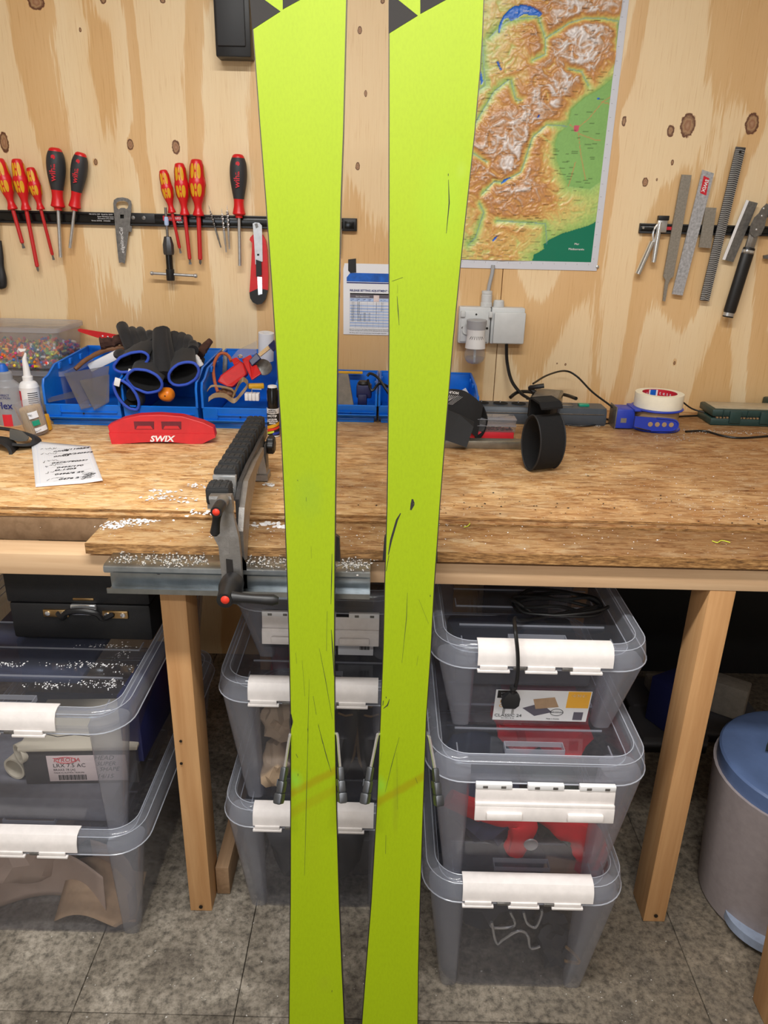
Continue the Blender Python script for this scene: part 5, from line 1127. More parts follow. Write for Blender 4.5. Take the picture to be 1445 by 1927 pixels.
# jaw base under the pads
a = V3(415, 935, 1.09); b = V3(488, 800, 1.52)
def lerp(p, q, t): return p+(q-p)*t
ax = lerp(a, b, 0); zb = .082
rs = []
x0f, x1f = V3(412, 905, 1.10).x, V3(485, 795, 1.52).x
ya, yb = 1.085-1.10, 1.50-1.10
MB().add([(x0f-.017, ya, zb-.012), (x0f+.016, ya, zb-.012), (x1f+.016, yb, zb-.012), (x1f-.017, yb, zb-.012), (x0f-.017, ya, zb), (x0f+.016, ya, zb), (x1f+.016, yb, zb), (x1f-.017, yb, zb)],
         [(0, 1, 2, 3), (7, 6, 5, 4), (0, 4, 5, 1), (1, 5, 6, 2), (2, 6, 7, 3), (3, 7, 4, 0)]).build('jaw_base', 'alu', vi)
rng_ = random.Random(2)
pads_ = [(.0, .0), (.035, .0)]+[(.155+i*.0775*1.0, .004) for i in range(11)]
pm = MB().box(-.0185, .0185, -.010, .010, 0, .028, .004).box(-.017, .017, -.0085, .0085, .026, .0295, .002)
for k in (-.0095, 0, .0095): pm.box(k-.0035, k+.0035, -.0075, .0075, .028, .0308, .0012)
pme = pm.mesh('jaw_pad', 'rubber')
for i, (tt, dz) in enumerate(pads_):
    y = ya+.008+(yb-ya-.012)*min(tt/.94, 1.0); x = x0f+(x1f-x0f)*((y-ya)/(yb-ya))
    o = bpy.data.objects.new('jaw_pad', pme); COL.objects.link(o); o.parent = vi
    o.location = (x, y, zb+(-.004 if i < 2 else .004)); o.rotation_euler = (rng_.uniform(-.08, .08), 0, rng_.uniform(-.05, .05))
y = ya+.062; x = x0f+(x1f-x0f)*((y-ya)/(yb-ya)); MB().box(x-.019, x+.019, y-.004, y+.006, zb-.02, zb+.024, .0015).build('stop_plate', 'steel', vi)
MB().box(x-.016, x+.014, y-.022, y-.006, zb-.02, zb+.008, .003).build('sliding_block', 'black', vi)
MB().tube(catmull([(x+.014+.003*math.cos(i*.9), y-.036+i*.0012, zb-.004+.010*math.sin(i*.9)) for i in range(24)], 2), .0012, 6).build('spring', 'chrome', vi)
# levers
def lever(c, end, y, r_, label, hub):
    C_ = V3(c[0], c[1], y); E_ = V3(end[0], end[1], y+.004)
    lv = MB().lathe([(r_*.95, 0), (r_, .004), (r_*.98, .030), (r_*.7, .034)], 20, T(*C_) @ R(-PI/2, 'X'))
    d = (E_-C_); n = d.length; pts = [C_+Vector((0, .010, 0))+d*t for t in (.1, .3, .5, .7, .9, 1.0)]
    lv.tube(pts, [r_*.9, r_*.74, r_*.70, r_*.76, r_*.86, r_*.5], 12)
    o = lv.build('lever', 'black', vi)
    MB().lathe(smoothprof([(r_*.62, 0), (r_*.6, .002), (r_*.3, .0035), (.0003, .004)]), 18, T(C_.x, C_.y+.001, C_.z) @ R(PI/2, 'X')).build('button', 'redbtn', o)
    MB().lathe([(r_*1.05, 0), (r_*1.1, hub)], 20, T(C_.x, C_.y+.032, C_.z+.0) @ R(-PI/2, 'X')).build('hub', 'alu', o)
    return o
lever((406.5, 964), (401, 1012), 1.010, .0088, '', .018)
lever((423.5, 1129), (522, 1136), .985, .0105, '', .012)
MB().lathe(smoothprof([(.018, 0), (.0185, .02), (.015, .035), (.0125, .06)]), 20, T(*V3(438, 1096, 1.048)) @ R(PI/2, 'X') @ R(.0, 'Z')).build('lever_boss', 'black', vi)
# rear foot and knob
f0 = V3(487, 908, 1.43); 
MB().rings([[(f0.x-.022, f0.y-.01, .002), (f0.x+.020, f0.y-.01, .002), (f0.x+.020, f0.y+.03, .002), (f0.x-.022, f0.y+.03, .002)],
            [(f0.x-.022, f0.y-.01, .014), (f0.x+.020, f0.y-.01, .014), (f0.x+.020, f0.y+.03, .014), (f0.x-.022, f0.y+.03, .014)],
            [(f0.x-.019, f0.y-.006, .016), (f0.x+.0175, f0.y-.006, .016), (f0.x+.0175, f0.y+.026, .016), (f0.x-.019, f0.y+.026, .016)],
            [(f0.x-.004, f0.y-.004, .066), (f0.x+.012, f0.y-.004, .066), (f0.x+.012, f0.y+.022, .066), (f0.x-.004, f0.y+.022, .066)],
            [(f0.x-.006, f0.y-.004, .080), (f0.x+.006, f0.y-.004, .080), (f0.x+.006, f0.y+.022, .080), (f0.x-.006, f0.y+.022, .080)]]).build('rear_foot', 'alu', vi)
MB().box(f0.x-.0015, f0.x+.0015, f0.y-.009, f0.y-.003, .016, .064, .0005).build('foot_rib', 'steel', vi)
MB().box(f0.x-.021, f0.x+.019, f0.y-.008, f0.y+.032, -.0002, .003, .001).build('rubber_pad', 'rubber', vi)
MB().box(f0.x+.0125, f0.x+.0165, f0.y, f0.y+.03, .012, .075, .001).build('rear_plate', 'aludark', vi)
kn = V3(510, 837, 1.46)
rs = []
for (x, s_) in ((0, .8), (.003, 1), (.013, 1), (.016, .8)):
    rs.append([(kn.x-.008+x, kn.y+.0175*s_*(1+.10*math.cos(6*a))*math.cos(a), kn.z+.0175*s_*(1+.10*math.cos(6*a))*math.sin(a)) for a in [2*PI*k/48 for k in range(48)]])
MB().rings(rs).lathe([(.007, 0), (.007, .022)], 12, T(kn.x-.028, kn.y, kn.z) @ R(PI/2, 'Y')).build('knob', 'black', vi)

# ---------------- blue bins ----------------
def make_bin(label, x0, x1, yf, yr, hr, hf, hl, group='blue open fronted bins along the wall'):
    t = thing('parts_bin', label, 'bin', ((x0+x1)/2, yf, BZ), (0, 0, 0), group); hw = (x1-x0)/2; D = yr-yf; th = .0028
    side = [(D, .0), (D, hr), (.075, hr*.93), (.03, hf), (.004, hf-.004), (-.003, hf-.018), (-.004, hl+.02), (.002, hl*.45), (.012, .012), (.03, 0)]
    m = MB()
    for s in (-1, 1):
        xa, xb = sorted((s*hw, s*(hw-th))); n = len(side)
        vs = [(x, y, z) for x in (xa, xb) for y, z in side]
        m.add(vs, [tuple(range(n)), tuple(range(2*n-1, n-1, -1))]+[(i, i+n, (i+1) % n+n, (i+1) % n) for i in range(n)])
    m.box(-hw+.006, hw-.006, .012, D, 0, .012, .002).box(-hw, hw, D-th, D, 0, hr, .0005)
    m.build('body', 'bluebin', t)
    F = MB(); F.add([(x, y, z) for x in (-hw, hw) for y, z in ((.012, .014), (.0, .026), (-.0045, hl), (-.0015, hl+.002), (.003, .028), (.014, .018))], [(0, 6, 7, 1), (1, 7, 8, 2), (2, 8, 9, 3), (3, 9, 10, 4), (4, 10, 11, 5), (5, 11, 6, 0), (0, 1, 2, 3, 4, 5), (11, 10, 9, 8, 7, 6)])
    F.box(-hw*.62, hw*.9, -.0062, -.002, hl-.018, hl-.0165).box(-hw*.62, -hw*.6, -.0062, -.001, .03, hl-.002).box(-hw+.001, hw-.001, -.006, .002, .0225, .0255, .0008)
    F.build('front_lip', 'bluebin', t)
    for s in (-1, 1):
        r = MB(); r.tube([(s*(hw-.001), D, hr), (s*(hw-.001), .075, hr*.93), (s*(hw-.001), .03, hf), (s*(hw-.001), .004, hf-.004), (s*(hw-.001), -.003, hf-.018), (s*(hw-.001), -.004, hl)], .0032, 6)
        for k in range(3): r.box(s*(hw-.005)-.003, s*(hw-.005)+.003, .09+k*.07, .105+k*.07, hr*.84, hr*.94, .001)
        r.build('rim', 'bluebin', t)
    MB().tube([(-hw, D-.001, hr), (hw, D-.001, hr)], .003, 6).build('rim', 'bluebin', t)
    MB().lathe([(.0022, 0), (.0022, .0006)], 10, T(0, -.004, hl*.62) @ R(PI/2, 'X')).build('pin_hole', 'crumb', t); return t
make_bin('leftmost large blue bin, holding clear scraper plates', -.846, -.660, 1.812, 2.118, .150, .120, .055)
make_bin('second large blue bin, heaped with blue cuffed black gloves', -.652, -.468, 1.812, 2.118, .150, .120, .055)
make_bin('third large blue bin, with a red clamp tool and tan strap', -.456, -.270, 1.812, 2.118, .150, .120, .055)
make_bin('small blue bin seen between the skis, with grey and navy blocks', -.160, -.026, 1.905, 2.118, .098, .080, .048)
make_bin('small blue bin partly behind the right ski, with a looped cable', -.020, .104, 1.905, 2.118, .098, .080, .048)
make_bin('small blue bin just right of the right ski, behind the black straps', .112, .238, 1.905, 2.118, .098, .080, .048)

# ---- gloves ----
def glove(label, c, u_, v_, back, out, seed, tagside=None, tube=(1, 1)):
    """c: cuff centre (world); u_, v_: half axes of the cuff mouth; back: centre of the palm; out: finger tips direction list"""
    c = Vector(c); u_ = Vector(u_); v_ = Vector(v_); back = Vector(back)
    t = thing('glove', label, 'glove', c, (0, 0, 0), 'blue cuffed black gloves in the second bin')
    B = back-c; rs = []; rin = []; N = 28
    def sec(o, su, sv, sd):
        return [o+u_*math.cos(2*PI*k/N)*su*(1+.05*mn.noise(Vector((k*.6, sd, seed))))+v_*math.sin(2*PI*k/N)*sv*(1+.07*mn.noise(Vector((k*.5, sd+5, seed)))) for k in range(N)]
    n = u_.cross(v_).normalized(); n = n if n.dot(B) > 0 else -n
    for i, (f, su, sv) in enumerate(((.0, 1, 1), (.12, .97, .95), (.35, .95, .85), (.6, 1.0, .74), (.85, 1.02, .62), (1.0, .86, .48), (1.1, .5, .25))): rs.append(sec(B*f, su, sv, i*.7))
    for i, (f, s_) in enumerate(((.0, .93), (.2, .88), (.55, .80), (.8, .5))): rin.append(sec(B*f+n*.001, s_, s_*.9, i*.7))
    m = MB().rings(rs, False, True)
    uu = u_.normalized(); 
    for i, (off, tip, r_) in enumerate(out):
        p0 = B*(.82 if i else .45)+u_*off; tip = Vector(tip)-c; q = p0.lerp(tip, .55)+Vector((0, -.006, .008))
        pts = catmull([p0, p0.lerp(q, .5), q, tip], 4); nn = len(pts)
        m.tube(pts, [r_*1.3*(1.0-.12*k/nn)*(1 if k < nn-1 else .45) for k in range(nn)], 12)
    m.build('glove_body', 'glove', t)
    MB().rings(rin, False, True).build('lining', 'glovein', t)
    MB().tube(rs[0], .0036, 8, closed=True).build('cuff_band', 'bluecuff', t)
    if tagside is not None:
        a = rs[0][tagside]; MB().box(-.006, .008, -.006, -.003, -.014, .006, .001, T(*a) @ R(.3, 'Y')).build('care_tag', 'white', t)
    return t
g_ = lambda x, y: PY(120+x*.19377, 600+y*.19377, 1.86)
def G(x, y, yy): return PY(120+x*.19377, 600+y*.19377, yy)
glove('upper left black glove with an open blue cuff above the others', G(655, 420, 1.84), (.043, 0, .017), (-.006, -.004, .020), G(760, 250, 1.93), [(-.6, G(520, 350, 1.93), .010), (-.5, G(560, 60, 1.99), .013), (0, G(660, 110, 2.0), .011), (.4, G(740, 110, 2.0), .010), (.9, G(830, 150, 1.98), .010)], 1, 20)
glove('front black glove with the roundest blue cuff, in the middle', G(785, 605, 1.80), (.042, 0, -.004), (.0, -.010, .030), G(860, 440, 1.88), [(.9, G(940, 100, 1.93), .017), (-.2, G(820, 190, 1.96), .013), (.3, G(900, 200, 1.95), .013), (.6, G(960, 240, 1.93), .013)], 2)
glove('lower left black glove with a narrow tilted blue cuff and white tag', G(610, 740, 1.795), (.018, 0, .012), (-.020, -.006, .036), G(720, 760, 1.86), [(0, G(720, 640, 1.92), .011), (.4, G(760, 650, 1.92), .011), (-.3, G(740, 700, 1.92), .011)], 3, 6)
glove('right black glove with a drooping blue cuff', G(1165, 535, 1.82), (.036, 0, .018), (-.010, -.006, .024), G(1130, 330, 1.92), [(-.9, G(960, 90, 1.94), .016), (-.5, G(1080, 150, 1.97), .013), (0, G(1150, 165, 1.98), .012), (.5, G(1210, 190, 1.98), .011), (.9, G(1265, 260, 1.96), .011)], 4)
t = thing('dark_glove_pair', 'black glove bulk under the cuffed gloves, at the back of the second bin', 'glove', (-.56, 1.99, BZ+.115))
MB().rings([[(x*sx, y_, z+zz) for x, z in [(.062*math.cos(a*PI/8), .022*math.sin(a*PI/8)) for a in range(16)]] for y_, sx, zz in ((-.08, .3, -.005), (-.06, .9, 0), (0, 1.1, .012), (.05, 1.0, .02), (.08, .5, .02))]).build('glove_palm', 'glove', t)
for k in range(4): MB().tube(catmull([(-.04+k*.026, .02, .02), (-.042+k*.028, .05, .05), (-.04+k*.03, .03, .07-.006*abs(k-1))], 4), .011, 10).build('finger', 'glove', t)
# things in and on the left bins
p = G(1003, 735, 1.83)
tag(MB().lathe(smoothprof([(.0004, -.02), (.010, -.019), (.0165, -.010), (.018, 0), (.0165, .010), (.009, .017), (.0004, .018)]), 20, R(PI/2, 'Y') @ R(.2, 'X')).build('orange_handle', 'orange', None, p), 'round orange handle end below the gloves in the second bin', 'handle')
MB().lathe([(.002, 0), (.002, .0006)], 8, T(.0, -.0178, .0) @ R(PI/2, 'X')).build('end_hole', 'crumb', bpy.data.objects['orange_handle'])
t = thing('red_spatula', 'pointed red plastic tool with white holes, sticking out behind the gloves', 'tool', (0, 0, 0))
P = [G(x, y, 2.04) for x, y in ((132, 105), (150, 96), (400, 135), (560, 165), (700, 200), (690, 240), (540, 205), (390, 190), (330, 185), (145, 125))]
t.location = P[0]; MB().add([q-P[0] for q in P]+[q-P[0]+Vector((0, .006, 0)) for q in P], [tuple(range(10)), tuple(range(19, 9, -1))]+[(i, i+10, (i+1) % 10+10, (i+1) % 10) for i in range(10)]).build('blade', 'red', t, smooth=False)
for x, y in ((378, 166), (428, 174), (478, 180)): q = G(x, y, 2.0395)-P[0]; MB().lathe([(.0022, 0), (.0022, .0006)], 10, T(*q) @ R(PI/2, 'X')).build('hole', 'white', t)
def cloth_tube(pts, r_, name, mat, label, cat, seed, n=14, amp=.35):
    pts = catmull(pts, 6); N = len(pts); rs = []
    m = MB()
    for i, p in enumerate(pts):
        tn = (pts[min(i+1, N-1)]-pts[max(i-1, 0)]).normalized(); up = Vector((0, 1, 0)); a = tn.cross(up).normalized(); b_ = tn.cross(a)
        rs.append([p+(a*math.cos(2*PI*k/n)+b_*math.sin(2*PI*k/n))*(r_[0]+(r_[1]-r_[0])*i/N)*(1+amp*mn.noise(Vector((k*.8, i*.5, seed)))) for k in range(n)])
    m.rings(rs); return tag(m.build(name, mat), label, cat)
cloth_tube([G(350, 240, 1.97), G(460, 225, 1.98), G(570, 195, 1.99), G(680, 180, 2.0)], (.013, .012), 'fibre_brush', 'brown', 'shaggy dark brown fibre pad left of the gloves', 'pad', 3, amp=.8)
cloth_tube([G(110, 490, 1.93), G(200, 410, 1.95), G(330, 335, 1.97), G(460, 290, 1.98), G(590, 280, 1.99)], (.0055, .007), 'felt_strip', 'leather', 'curved red brown felt strip over the left bin', 'strip', 5, amp=.15)
cloth_tube([G(1310, 350, 1.98), G(1350, 300, 2.0), G(1420, 215, 2.03)], (.014, .008), 'brown_brush', 'brown', 'short brown cloth end between the second and third bins', 'cloth', 8, amp=.3)
tag(MB().lathe([(.0085, 0), (.0095, .004), (.0085, .008), (.0095, .012), (.0085, .016), (.0095, .020), (.0085, .024), (.007, .030)], 14, R(-.5, 'Y')).build('white_coil', 'white', None, G(1330, 460, 1.90)), 'small white ribbed plug by the right cuffed glove', 'plug')
tag(MB().box(-.04, .05, -.002, .03, -.012, .012, .004, R(-.45, 'Y')).build('white_rag', 'wax', None, G(370, 420, 1.97)), 'white rag beside the brown felt strip in the left bin', 'rag')
def quad(name, pts, mat, label, cat, th=.003):
    P = [Vector(q) for q in pts]; n = len(P); nrm = (P[1]-P[0]).cross(P[2]-P[0]).normalized()*th; o = P[0]
    ob = MB().add([q-o for q in P]+[q-o+nrm for q in P], [tuple(range(n)), tuple(range(2*n-1, n-1, -1))]+[(i, i+n, (i+1) % n+n, (i+1) % n) for i in range(n)]).build(name, mat, None, o, smooth=False)
    return tag(ob, label, cat)
quad('scraper_plate', [G(0, 530, 1.90), G(440, 455, 1.93), G(400, 820, 1.82), G(165, 872, 1.79)], 'scraper', 'largest smoky clear scraper plate, back of the pair in the left bin', 'scraper')
quad('scraper_plate', [G(150, 600, 1.86), G(442, 540, 1.90), G(440, 800, 1.81), G(293, 880, 1.785)], 'scraper', 'smoky clear scraper plate in front, leaning out of the left bin', 'scraper')
quad('scraper_plate', [G(-165, 770, 1.83), G(100, 700, 1.90), G(150, 745, 1.86), G(-150, 800, 1.80)], 'scraper', 'flat clear scraper plate lying low at the left of the first bin', 'scraper')
# third bin
def Q(x, y, yy): return PY(360+x*.12457, 600+y*.12457, yy)
t = thing('red_clamp', 'red painted metal clamp tool lying in the third bin', 'tool', Q(600, 830, 1.88))
O = Vector(t.location)
def solid(pts, th, name, mat, par, bev=.002):
    P = [Vector(q)-O for q in pts]; n = len(P); d = Vector((0, th, -th*.3))
    o = MB().add(P+[q+d for q in P], [tuple(range(n)), tuple(range(2*n-1, n-1, -1))]+[(i, i+n, (i+1) % n+n, (i+1) % n) for i in range(n)]).build(name, mat, par, smooth=False)
    bm_ = o.modifiers.new('b', 'BEVEL'); bm_.width = bev; bm_.segments = 2; return o
solid([Q(385, 950, 1.87), Q(440, 850, 1.875), Q(640, 700, 1.90), Q(740, 630, 1.91), Q(800, 680, 1.91), Q(840, 830, 1.89), Q(620, 1030, 1.86), Q(540, 1020, 1.86)], .028, 'clamp_body', 'red', t, .004)
solid([Q(600, 610, 1.92), Q(680, 578, 1.92), Q(740, 640, 1.91), Q(640, 700, 1.90)], .02, 'clamp_ear', 'red', t)
solid([Q(760, 610, 1.91), Q(890, 540, 1.92), Q(940, 620, 1.91), Q(880, 650, 1.905), Q(910, 715, 1.90), Q(980, 690, 1.90), Q(1055, 830, 1.88), Q(910, 925, 1.87)], .012, 'red_jaw', 'red', t)
solid([Q(865, 630, 1.90), Q(985, 510, 1.91), Q(1050, 600, 1.905), Q(915, 715, 1.895)], .012, 'navy_grip', 'navy', t)
solid([Q(1000, 530, 1.915), Q(1160, 400, 1.95), Q(1205, 440, 1.945), Q(1040, 570, 1.91)], .008, 'wooden_bar', 'pick', t, .001)
solid([Q(1155, 400, 1.94), Q(1250, 310, 1.96), Q(1290, 430, 1.95), Q(1230, 490, 1.935)], .014, 'navy_grip', 'navy', t)
MB().lathe([(.004, 0), (.006, .002), (.006, .006), (.002, .009)], 12, T(*(Q(740, 590, 1.90)-O))).build('bolt', 'chrome', t)
tag(MB().tube(catmull([Q(400, 1110, 1.85), Q(350, 930, 1.88), Q(335, 720, 1.93), Q(400, 560, 1.96), Q(480, 520, 1.97), Q(560, 560, 1.96), Q(600, 640, 1.94)], 6), .0042, 8).build('rubber_hose', 'rubberor', None), 'orange brown rubber loop in the third bin', 'hose')
def band(pts, w_, name, mat, label, cat, th=.0018):
    pts = catmull(pts, 6); N = len(pts); rs = []
    for i, p in enumerate(pts):
        tn = (pts[min(i+1, N-1)]-pts[max(i-1, 0)]).normalized(); wv = Vector((0, .55, .83)); nn = tn.cross(wv).normalized()
        rs.append([p-wv*w_/2-nn*th/2, p+wv*w_/2-nn*th/2, p+wv*w_/2+nn*th/2, p-wv*w_/2+nn*th/2])
    return tag(MB().rings(rs).build(name, mat), label, cat)
band([Q(240, 1090, 1.85), Q(300, 1020, 1.86), Q(420, 1020, 1.86), Q(600, 1060, 1.85), Q(650, 1110, 1.84)], .006, 'tan_band', 'tan', 'tan rubber band end left of the loop, in the third bin', 'band')
band([Q(260, 1220, 1.83), Q(350, 1160, 1.835), Q(500, 1160, 1.83), Q(640, 1240, 1.815), Q(740, 1150, 1.83), Q(850, 1000, 1.85), Q(800, 920, 1.87), Q(740, 950, 1.865), Q(680, 1060, 1.84), Q(620, 1190, 1.82)], .013, 'tan_band', 'tan', 'tan rubber band with a tall loop, front of the third bin', 'band')
t = thing('white_block_pack', 'white four part block with printed lines in the third bin', 'block', Q(915, 1240, 1.82))
for k in range(4): MB().box(-.0178+k*.009, -.0094+k*.009, 0, .02, 0, .018, .001).box(-.0146+k*.009, -.0140+k*.009, -.0003, .001, .003, .015).build('block', 'white', t)
tag(MB().tube([Q(915, 1110, 1.84), Q(915, 1060, 1.845), Q(1060, 1065, 1.845)], .0018, 6).build('bent_rod', 'steel', None), 'thin silver bent rod over the white block pack', 'rod')
tag(MB().box(-.02, .02, -.01, .01, 0, .012, .003, R(.2, 'Z')).build('yellow_block', 'yel', None, Q(980, 1050, 1.87)), 'small yellow block at the right of the third bin', 'block')
tag(MB().lathe(smoothprof([(.0005, 0), (.013, .001), (.022, .003), (.0235, .004), (.022, .005)]), 24, R(.9, 'X') @ R(.3, 'Y')).build('grey_disc', 'dsteel', None, Q(1080, 740, 1.93)), 'grey steel disc behind the red jaw', 'disc')
tag(MB().box(-.006, .006, -.003, .003, -.05, .03, .001, R(.1, 'Y')).build('grey_bar', 'dsteel', None, Q(510, 680, 1.97)), 'grey steel bar inside the orange loop', 'bar')
blob('brown_wax_lump', 'leather', Q(530, 1140, 1.87)-Vector((0, 0, .012)), (.022, .015, .012), 71, 'brown wax lump under the tan band in the third bin', 'wax', .5)
t = tag(MB().lathe([(.021, 0), (.021, .075), (.018, .076), (.008, .074), (.008, .0)], 24).build('paper_towel_roll', 'paper', None, (Q(1110, 400, 2.03).x, 2.04, Q(1100, 520, 2.03).z-.02), (.1, .06, 0)), 'white paper roll at the back of the third bin, beside the left ski', 'paper roll')
quad('plastic_bag', [Q(600, 590, 2.0), Q(700, 470, 2.03), Q(990, 330, 2.06), Q(985, 520, 2.0), Q(790, 590, 1.98)], 'tub', 'thin clear plastic bag at the back of the third bin', 'bag', .001)
# between the skis
t = thing('yellow_ruler', 'yellow ruler lying across the small bin between the skis', 'ruler', PY(632, 703, 2.09)); MB().box(-.03, .075, 0, .012, 0, .006, .001).build('ruler_body', 'yel', t)
quad('grey_block', [PY(636, 764, 1.93), PY(636, 704, 1.97), PY(655, 703, 1.97), PY(665, 762, 1.93)], 'cork', 'grey brown felt block in the small bin between the skis', 'block', .04)
t = thing('navy_tool', 'dark navy plastic clamp in the small bin between the skis', 'tool', PY(683, 764, 1.94))
MB().box(-.018, .022, 0, .035, .02, .055, .004).box(-.014, .010, -.008, .03, 0, .032, .003).build('tool_body', 'navy', t); MB().lathe([(.014, 0), (.016, .004), (.012, .010)], 16, T(.0, .015, .054)).build('tool_knob', 'black', t)
tag(MB().tube(catmull([PY(691, 708, 1.96), PY(697, 703, 1.96), PY(712, 712, 1.95), PY(735, 745, 1.93), PY(755, 760, 1.94), PY(740, 735, 1.97), PY(715, 722, 1.95), PY(700, 735, 1.93), PY(692, 715, 1.955)], 5), .0036, 8).build('looped_cable', 'cord', None), 'thick black cable loop in the bin beside the right ski', 'cable')
quad('white_note', [PY(868, 735, 2.0), PY(876, 730, 2.0), PY(888, 750, 2.0), PY(880, 752, 2.0)], 'white', 'scrap of white paper inside the rightmost small bin', 'paper', .001)

# ---------------- bench top things ----------------
# red ski guide block
p0 = PZ(206, 836, BZ); p1 = PZ(398, 836, BZ)
t = thing('red_base_holder', 'long curved red plastic holder with two windows and white lettering', 'tool holder', ((p0.x+p1.x)/2, (p0.y+p1.y)/2+.004, BZ), (0, 0, math.atan2(p1.y-p0.y, p1.x-p0.x)))
hw_ = (p1.x-p0.x)/2
def fC2(x, y): q = PY(x*.36678, 570+y*.36678, 1.70); return (q.x-t.location.x, q.z-BZ)
top = [(-hw_-.003, .042), (-hw_*.72, .058), (-hw_*.4, .066), (0, .068), (hw_*.45, .064), (hw_*.85, .050), (hw_+.006, .038), (hw_+.010, .016), (hw_*.82, .001), (hw_*.6, .000), (hw_*.2, .005), (0, .006), (-hw_*.4, .004), (-hw_*.8, .0), (-hw_+.004, .0)]
def prism_rot(poly, y0, y1, tiltf=0.0):
    n = len(poly); vs = [(x, y0+z*tiltf, z) for x, z in poly]+[(x, y1+z*tiltf, z) for x, z in poly]
    return MB().add(vs, [tuple(range(n)), tuple(range(2*n-1, n-1, -1))]+[(i, i+n, (i+1) % n+n, (i+1) % n) for i in range(n)])
o = prism_rot(top, 0, .028, .10).build('holder_body', 'swixred', t, smooth=False); b_ = o.modifiers.new('b', 'BEVEL'); b_.width = .0022; b_.segments = 2
lo = [(-hw_-.001, .026), (hw_+.008, .024), (hw_+.010, .016), (hw_*.82, .001), (hw_*.6, .000), (hw_*.2, .005), (0, .006), (-hw_*.4, .004), (-hw_*.8, .0), (-hw_+.004, .0)]
prism_rot(lo, -.003, .002, .10).build('lower_band', 'swixred', t, smooth=False)
for cx_ in (-.036, .026):
    w1 = prism_rot([(cx_-.022, .034), (cx_+.022, .034), (cx_+.023, .052), (cx_-.023, .052)], -.0008, .0, .10).build('window', 'maroon', t, smooth=False)
    prism_rot([(cx_-.019, .035), (cx_+.019, .035), (cx_+.015, .042), (cx_-.015, .042)], -.0014, -.0007, .10).build('window_step', 'swixred', t, smooth=False)
text('SWIX', .019, 'whiteprint', t, T(.002, -.0022, .012) @ R(-.10, 'X') @ FRONT, ext=.0003, shear=.25, sx=1.15, bold=.0006)
# handwritten note
c4 = [PZ(*q, BZ+.001) for q in ((67, 917), (194, 908), (170, 840), (59, 834))]
cN = sum(c4, Vector())/4
t = thing('handwritten_note', 'squared paper note with blue-black handwriting on the bench', 'note', (cN.x, cN.y, BZ))
def nfn(a, b):
    p = c4[0].lerp(c4[1], a).lerp(c4[3].lerp(c4[2], a), b)-cN; return (p.x, p.y, .0014+.006*(b**3)*(1-a)**2+.004*max(0, a-.7)*(1-b)*3+.0015*abs(math.sin(3*a))*.5)
o = MB().sheet(nfn, 14, 14).build('paper', 'paper', t); solidify(o, .0003, -1)
def nline(pts, w_, mat, mb, lift=.0005):
    P = [Vector(nfn(a, b))+Vector((0, 0, lift)) for a, b in pts]
    for i in range(len(P)-1):
        d = P[i+1]-P[i]; 
        if d.length < 1e-6: continue
        s_ = Vector((-d.y, d.x, 0)).normalized()*w_; mb.add([P[i]-s_, P[i]+s_, P[i+1]+s_, P[i+1]-s_], [(0, 1, 2, 3)])
ink = MB(); rg = random.Random(5)
def squig(a0, b0, n_, sa, sb, sl=.06):
    pts = [(a0, b0)]
    for i in range(n_): pts.append((a0+sa*(i+1)/n_+rg.uniform(-.006, .006), b0+sl*(i/n_)+rg.uniform(-sb, sb)))
    nline(pts, .0006, 'ink', ink)
for k, (a0, b0) in enumerate(((.14, .80), (.14, .68), (.15, .50), (.18, .40), (.17, .25), (.17, .10))):
    squig(a0, b0+.0, 4, .05, .02, .03); squig(a0+.07, b0+.03, 12, .20, .02, .03)
    nline([(a0+.1, b0-.02), (a0+.3, b0+.05), (a0+.5, b0+.02), (a0+.72, b0+.08)], .0002, 'ink', ink)
for a0, b0 in ((.70, .12), (.74, .20)):
    for _ in range(9): squig(a0+rg.uniform(-.05, .05), b0+rg.uniform(-.03, .03), 7, .16, .012, .02)
ink.build('handwriting', 'ink', t, smooth=False)
def ntext(s, a, b, sz):
    p = Vector(nfn(a, b)); text(s, sz, 'ink', t, T(p.x, p.y, p.z+.0006) @ R(math.atan2((c4[1]-c4[0]).y, (c4[1]-c4[0]).x)+.12, 'Z'), ext=.0001, shear=.3, sx=1.1, bold=.0004)
for s, a, b in (('0476/110254', .66, .86), ('07/08', .47, .79), ('0488/240973', .70, .74), ('07/03', .46, .66), ('0472/790252', .58, .52), ('0495/1708 84', .66, .41), ('D 1403', .48, .33), ('0496/6 29 CA', .62, .25), ('0476 2', .50, .12)): ntext(s, a, b, .0125)
gr = MB()
for k in range(1, 26): nline([(k/26, .01), (k/26, .25), (k/26, .5), (k/26, .75), (k/26, .99)], .00006, '', gr, .00025)
for k in range(1, 26): nline([(.01, k/26), (.25, k/26), (.5, k/26), (.75, k/26), (.99, k/26)], .00006, '', gr, .00025)
nline([(.07, .01), (.09, .5), (.09, .99)], .00012, '', gr, .0003); nline([(.04, .60), (.5, .60), (.97, .64)], .00014, '', gr, .0003); nline([(.93, .01), (.92, .5), (.92, .99)], .00012, '', gr, .0003)
gr.build('ruled_line', 'papblue', t, smooth=False)
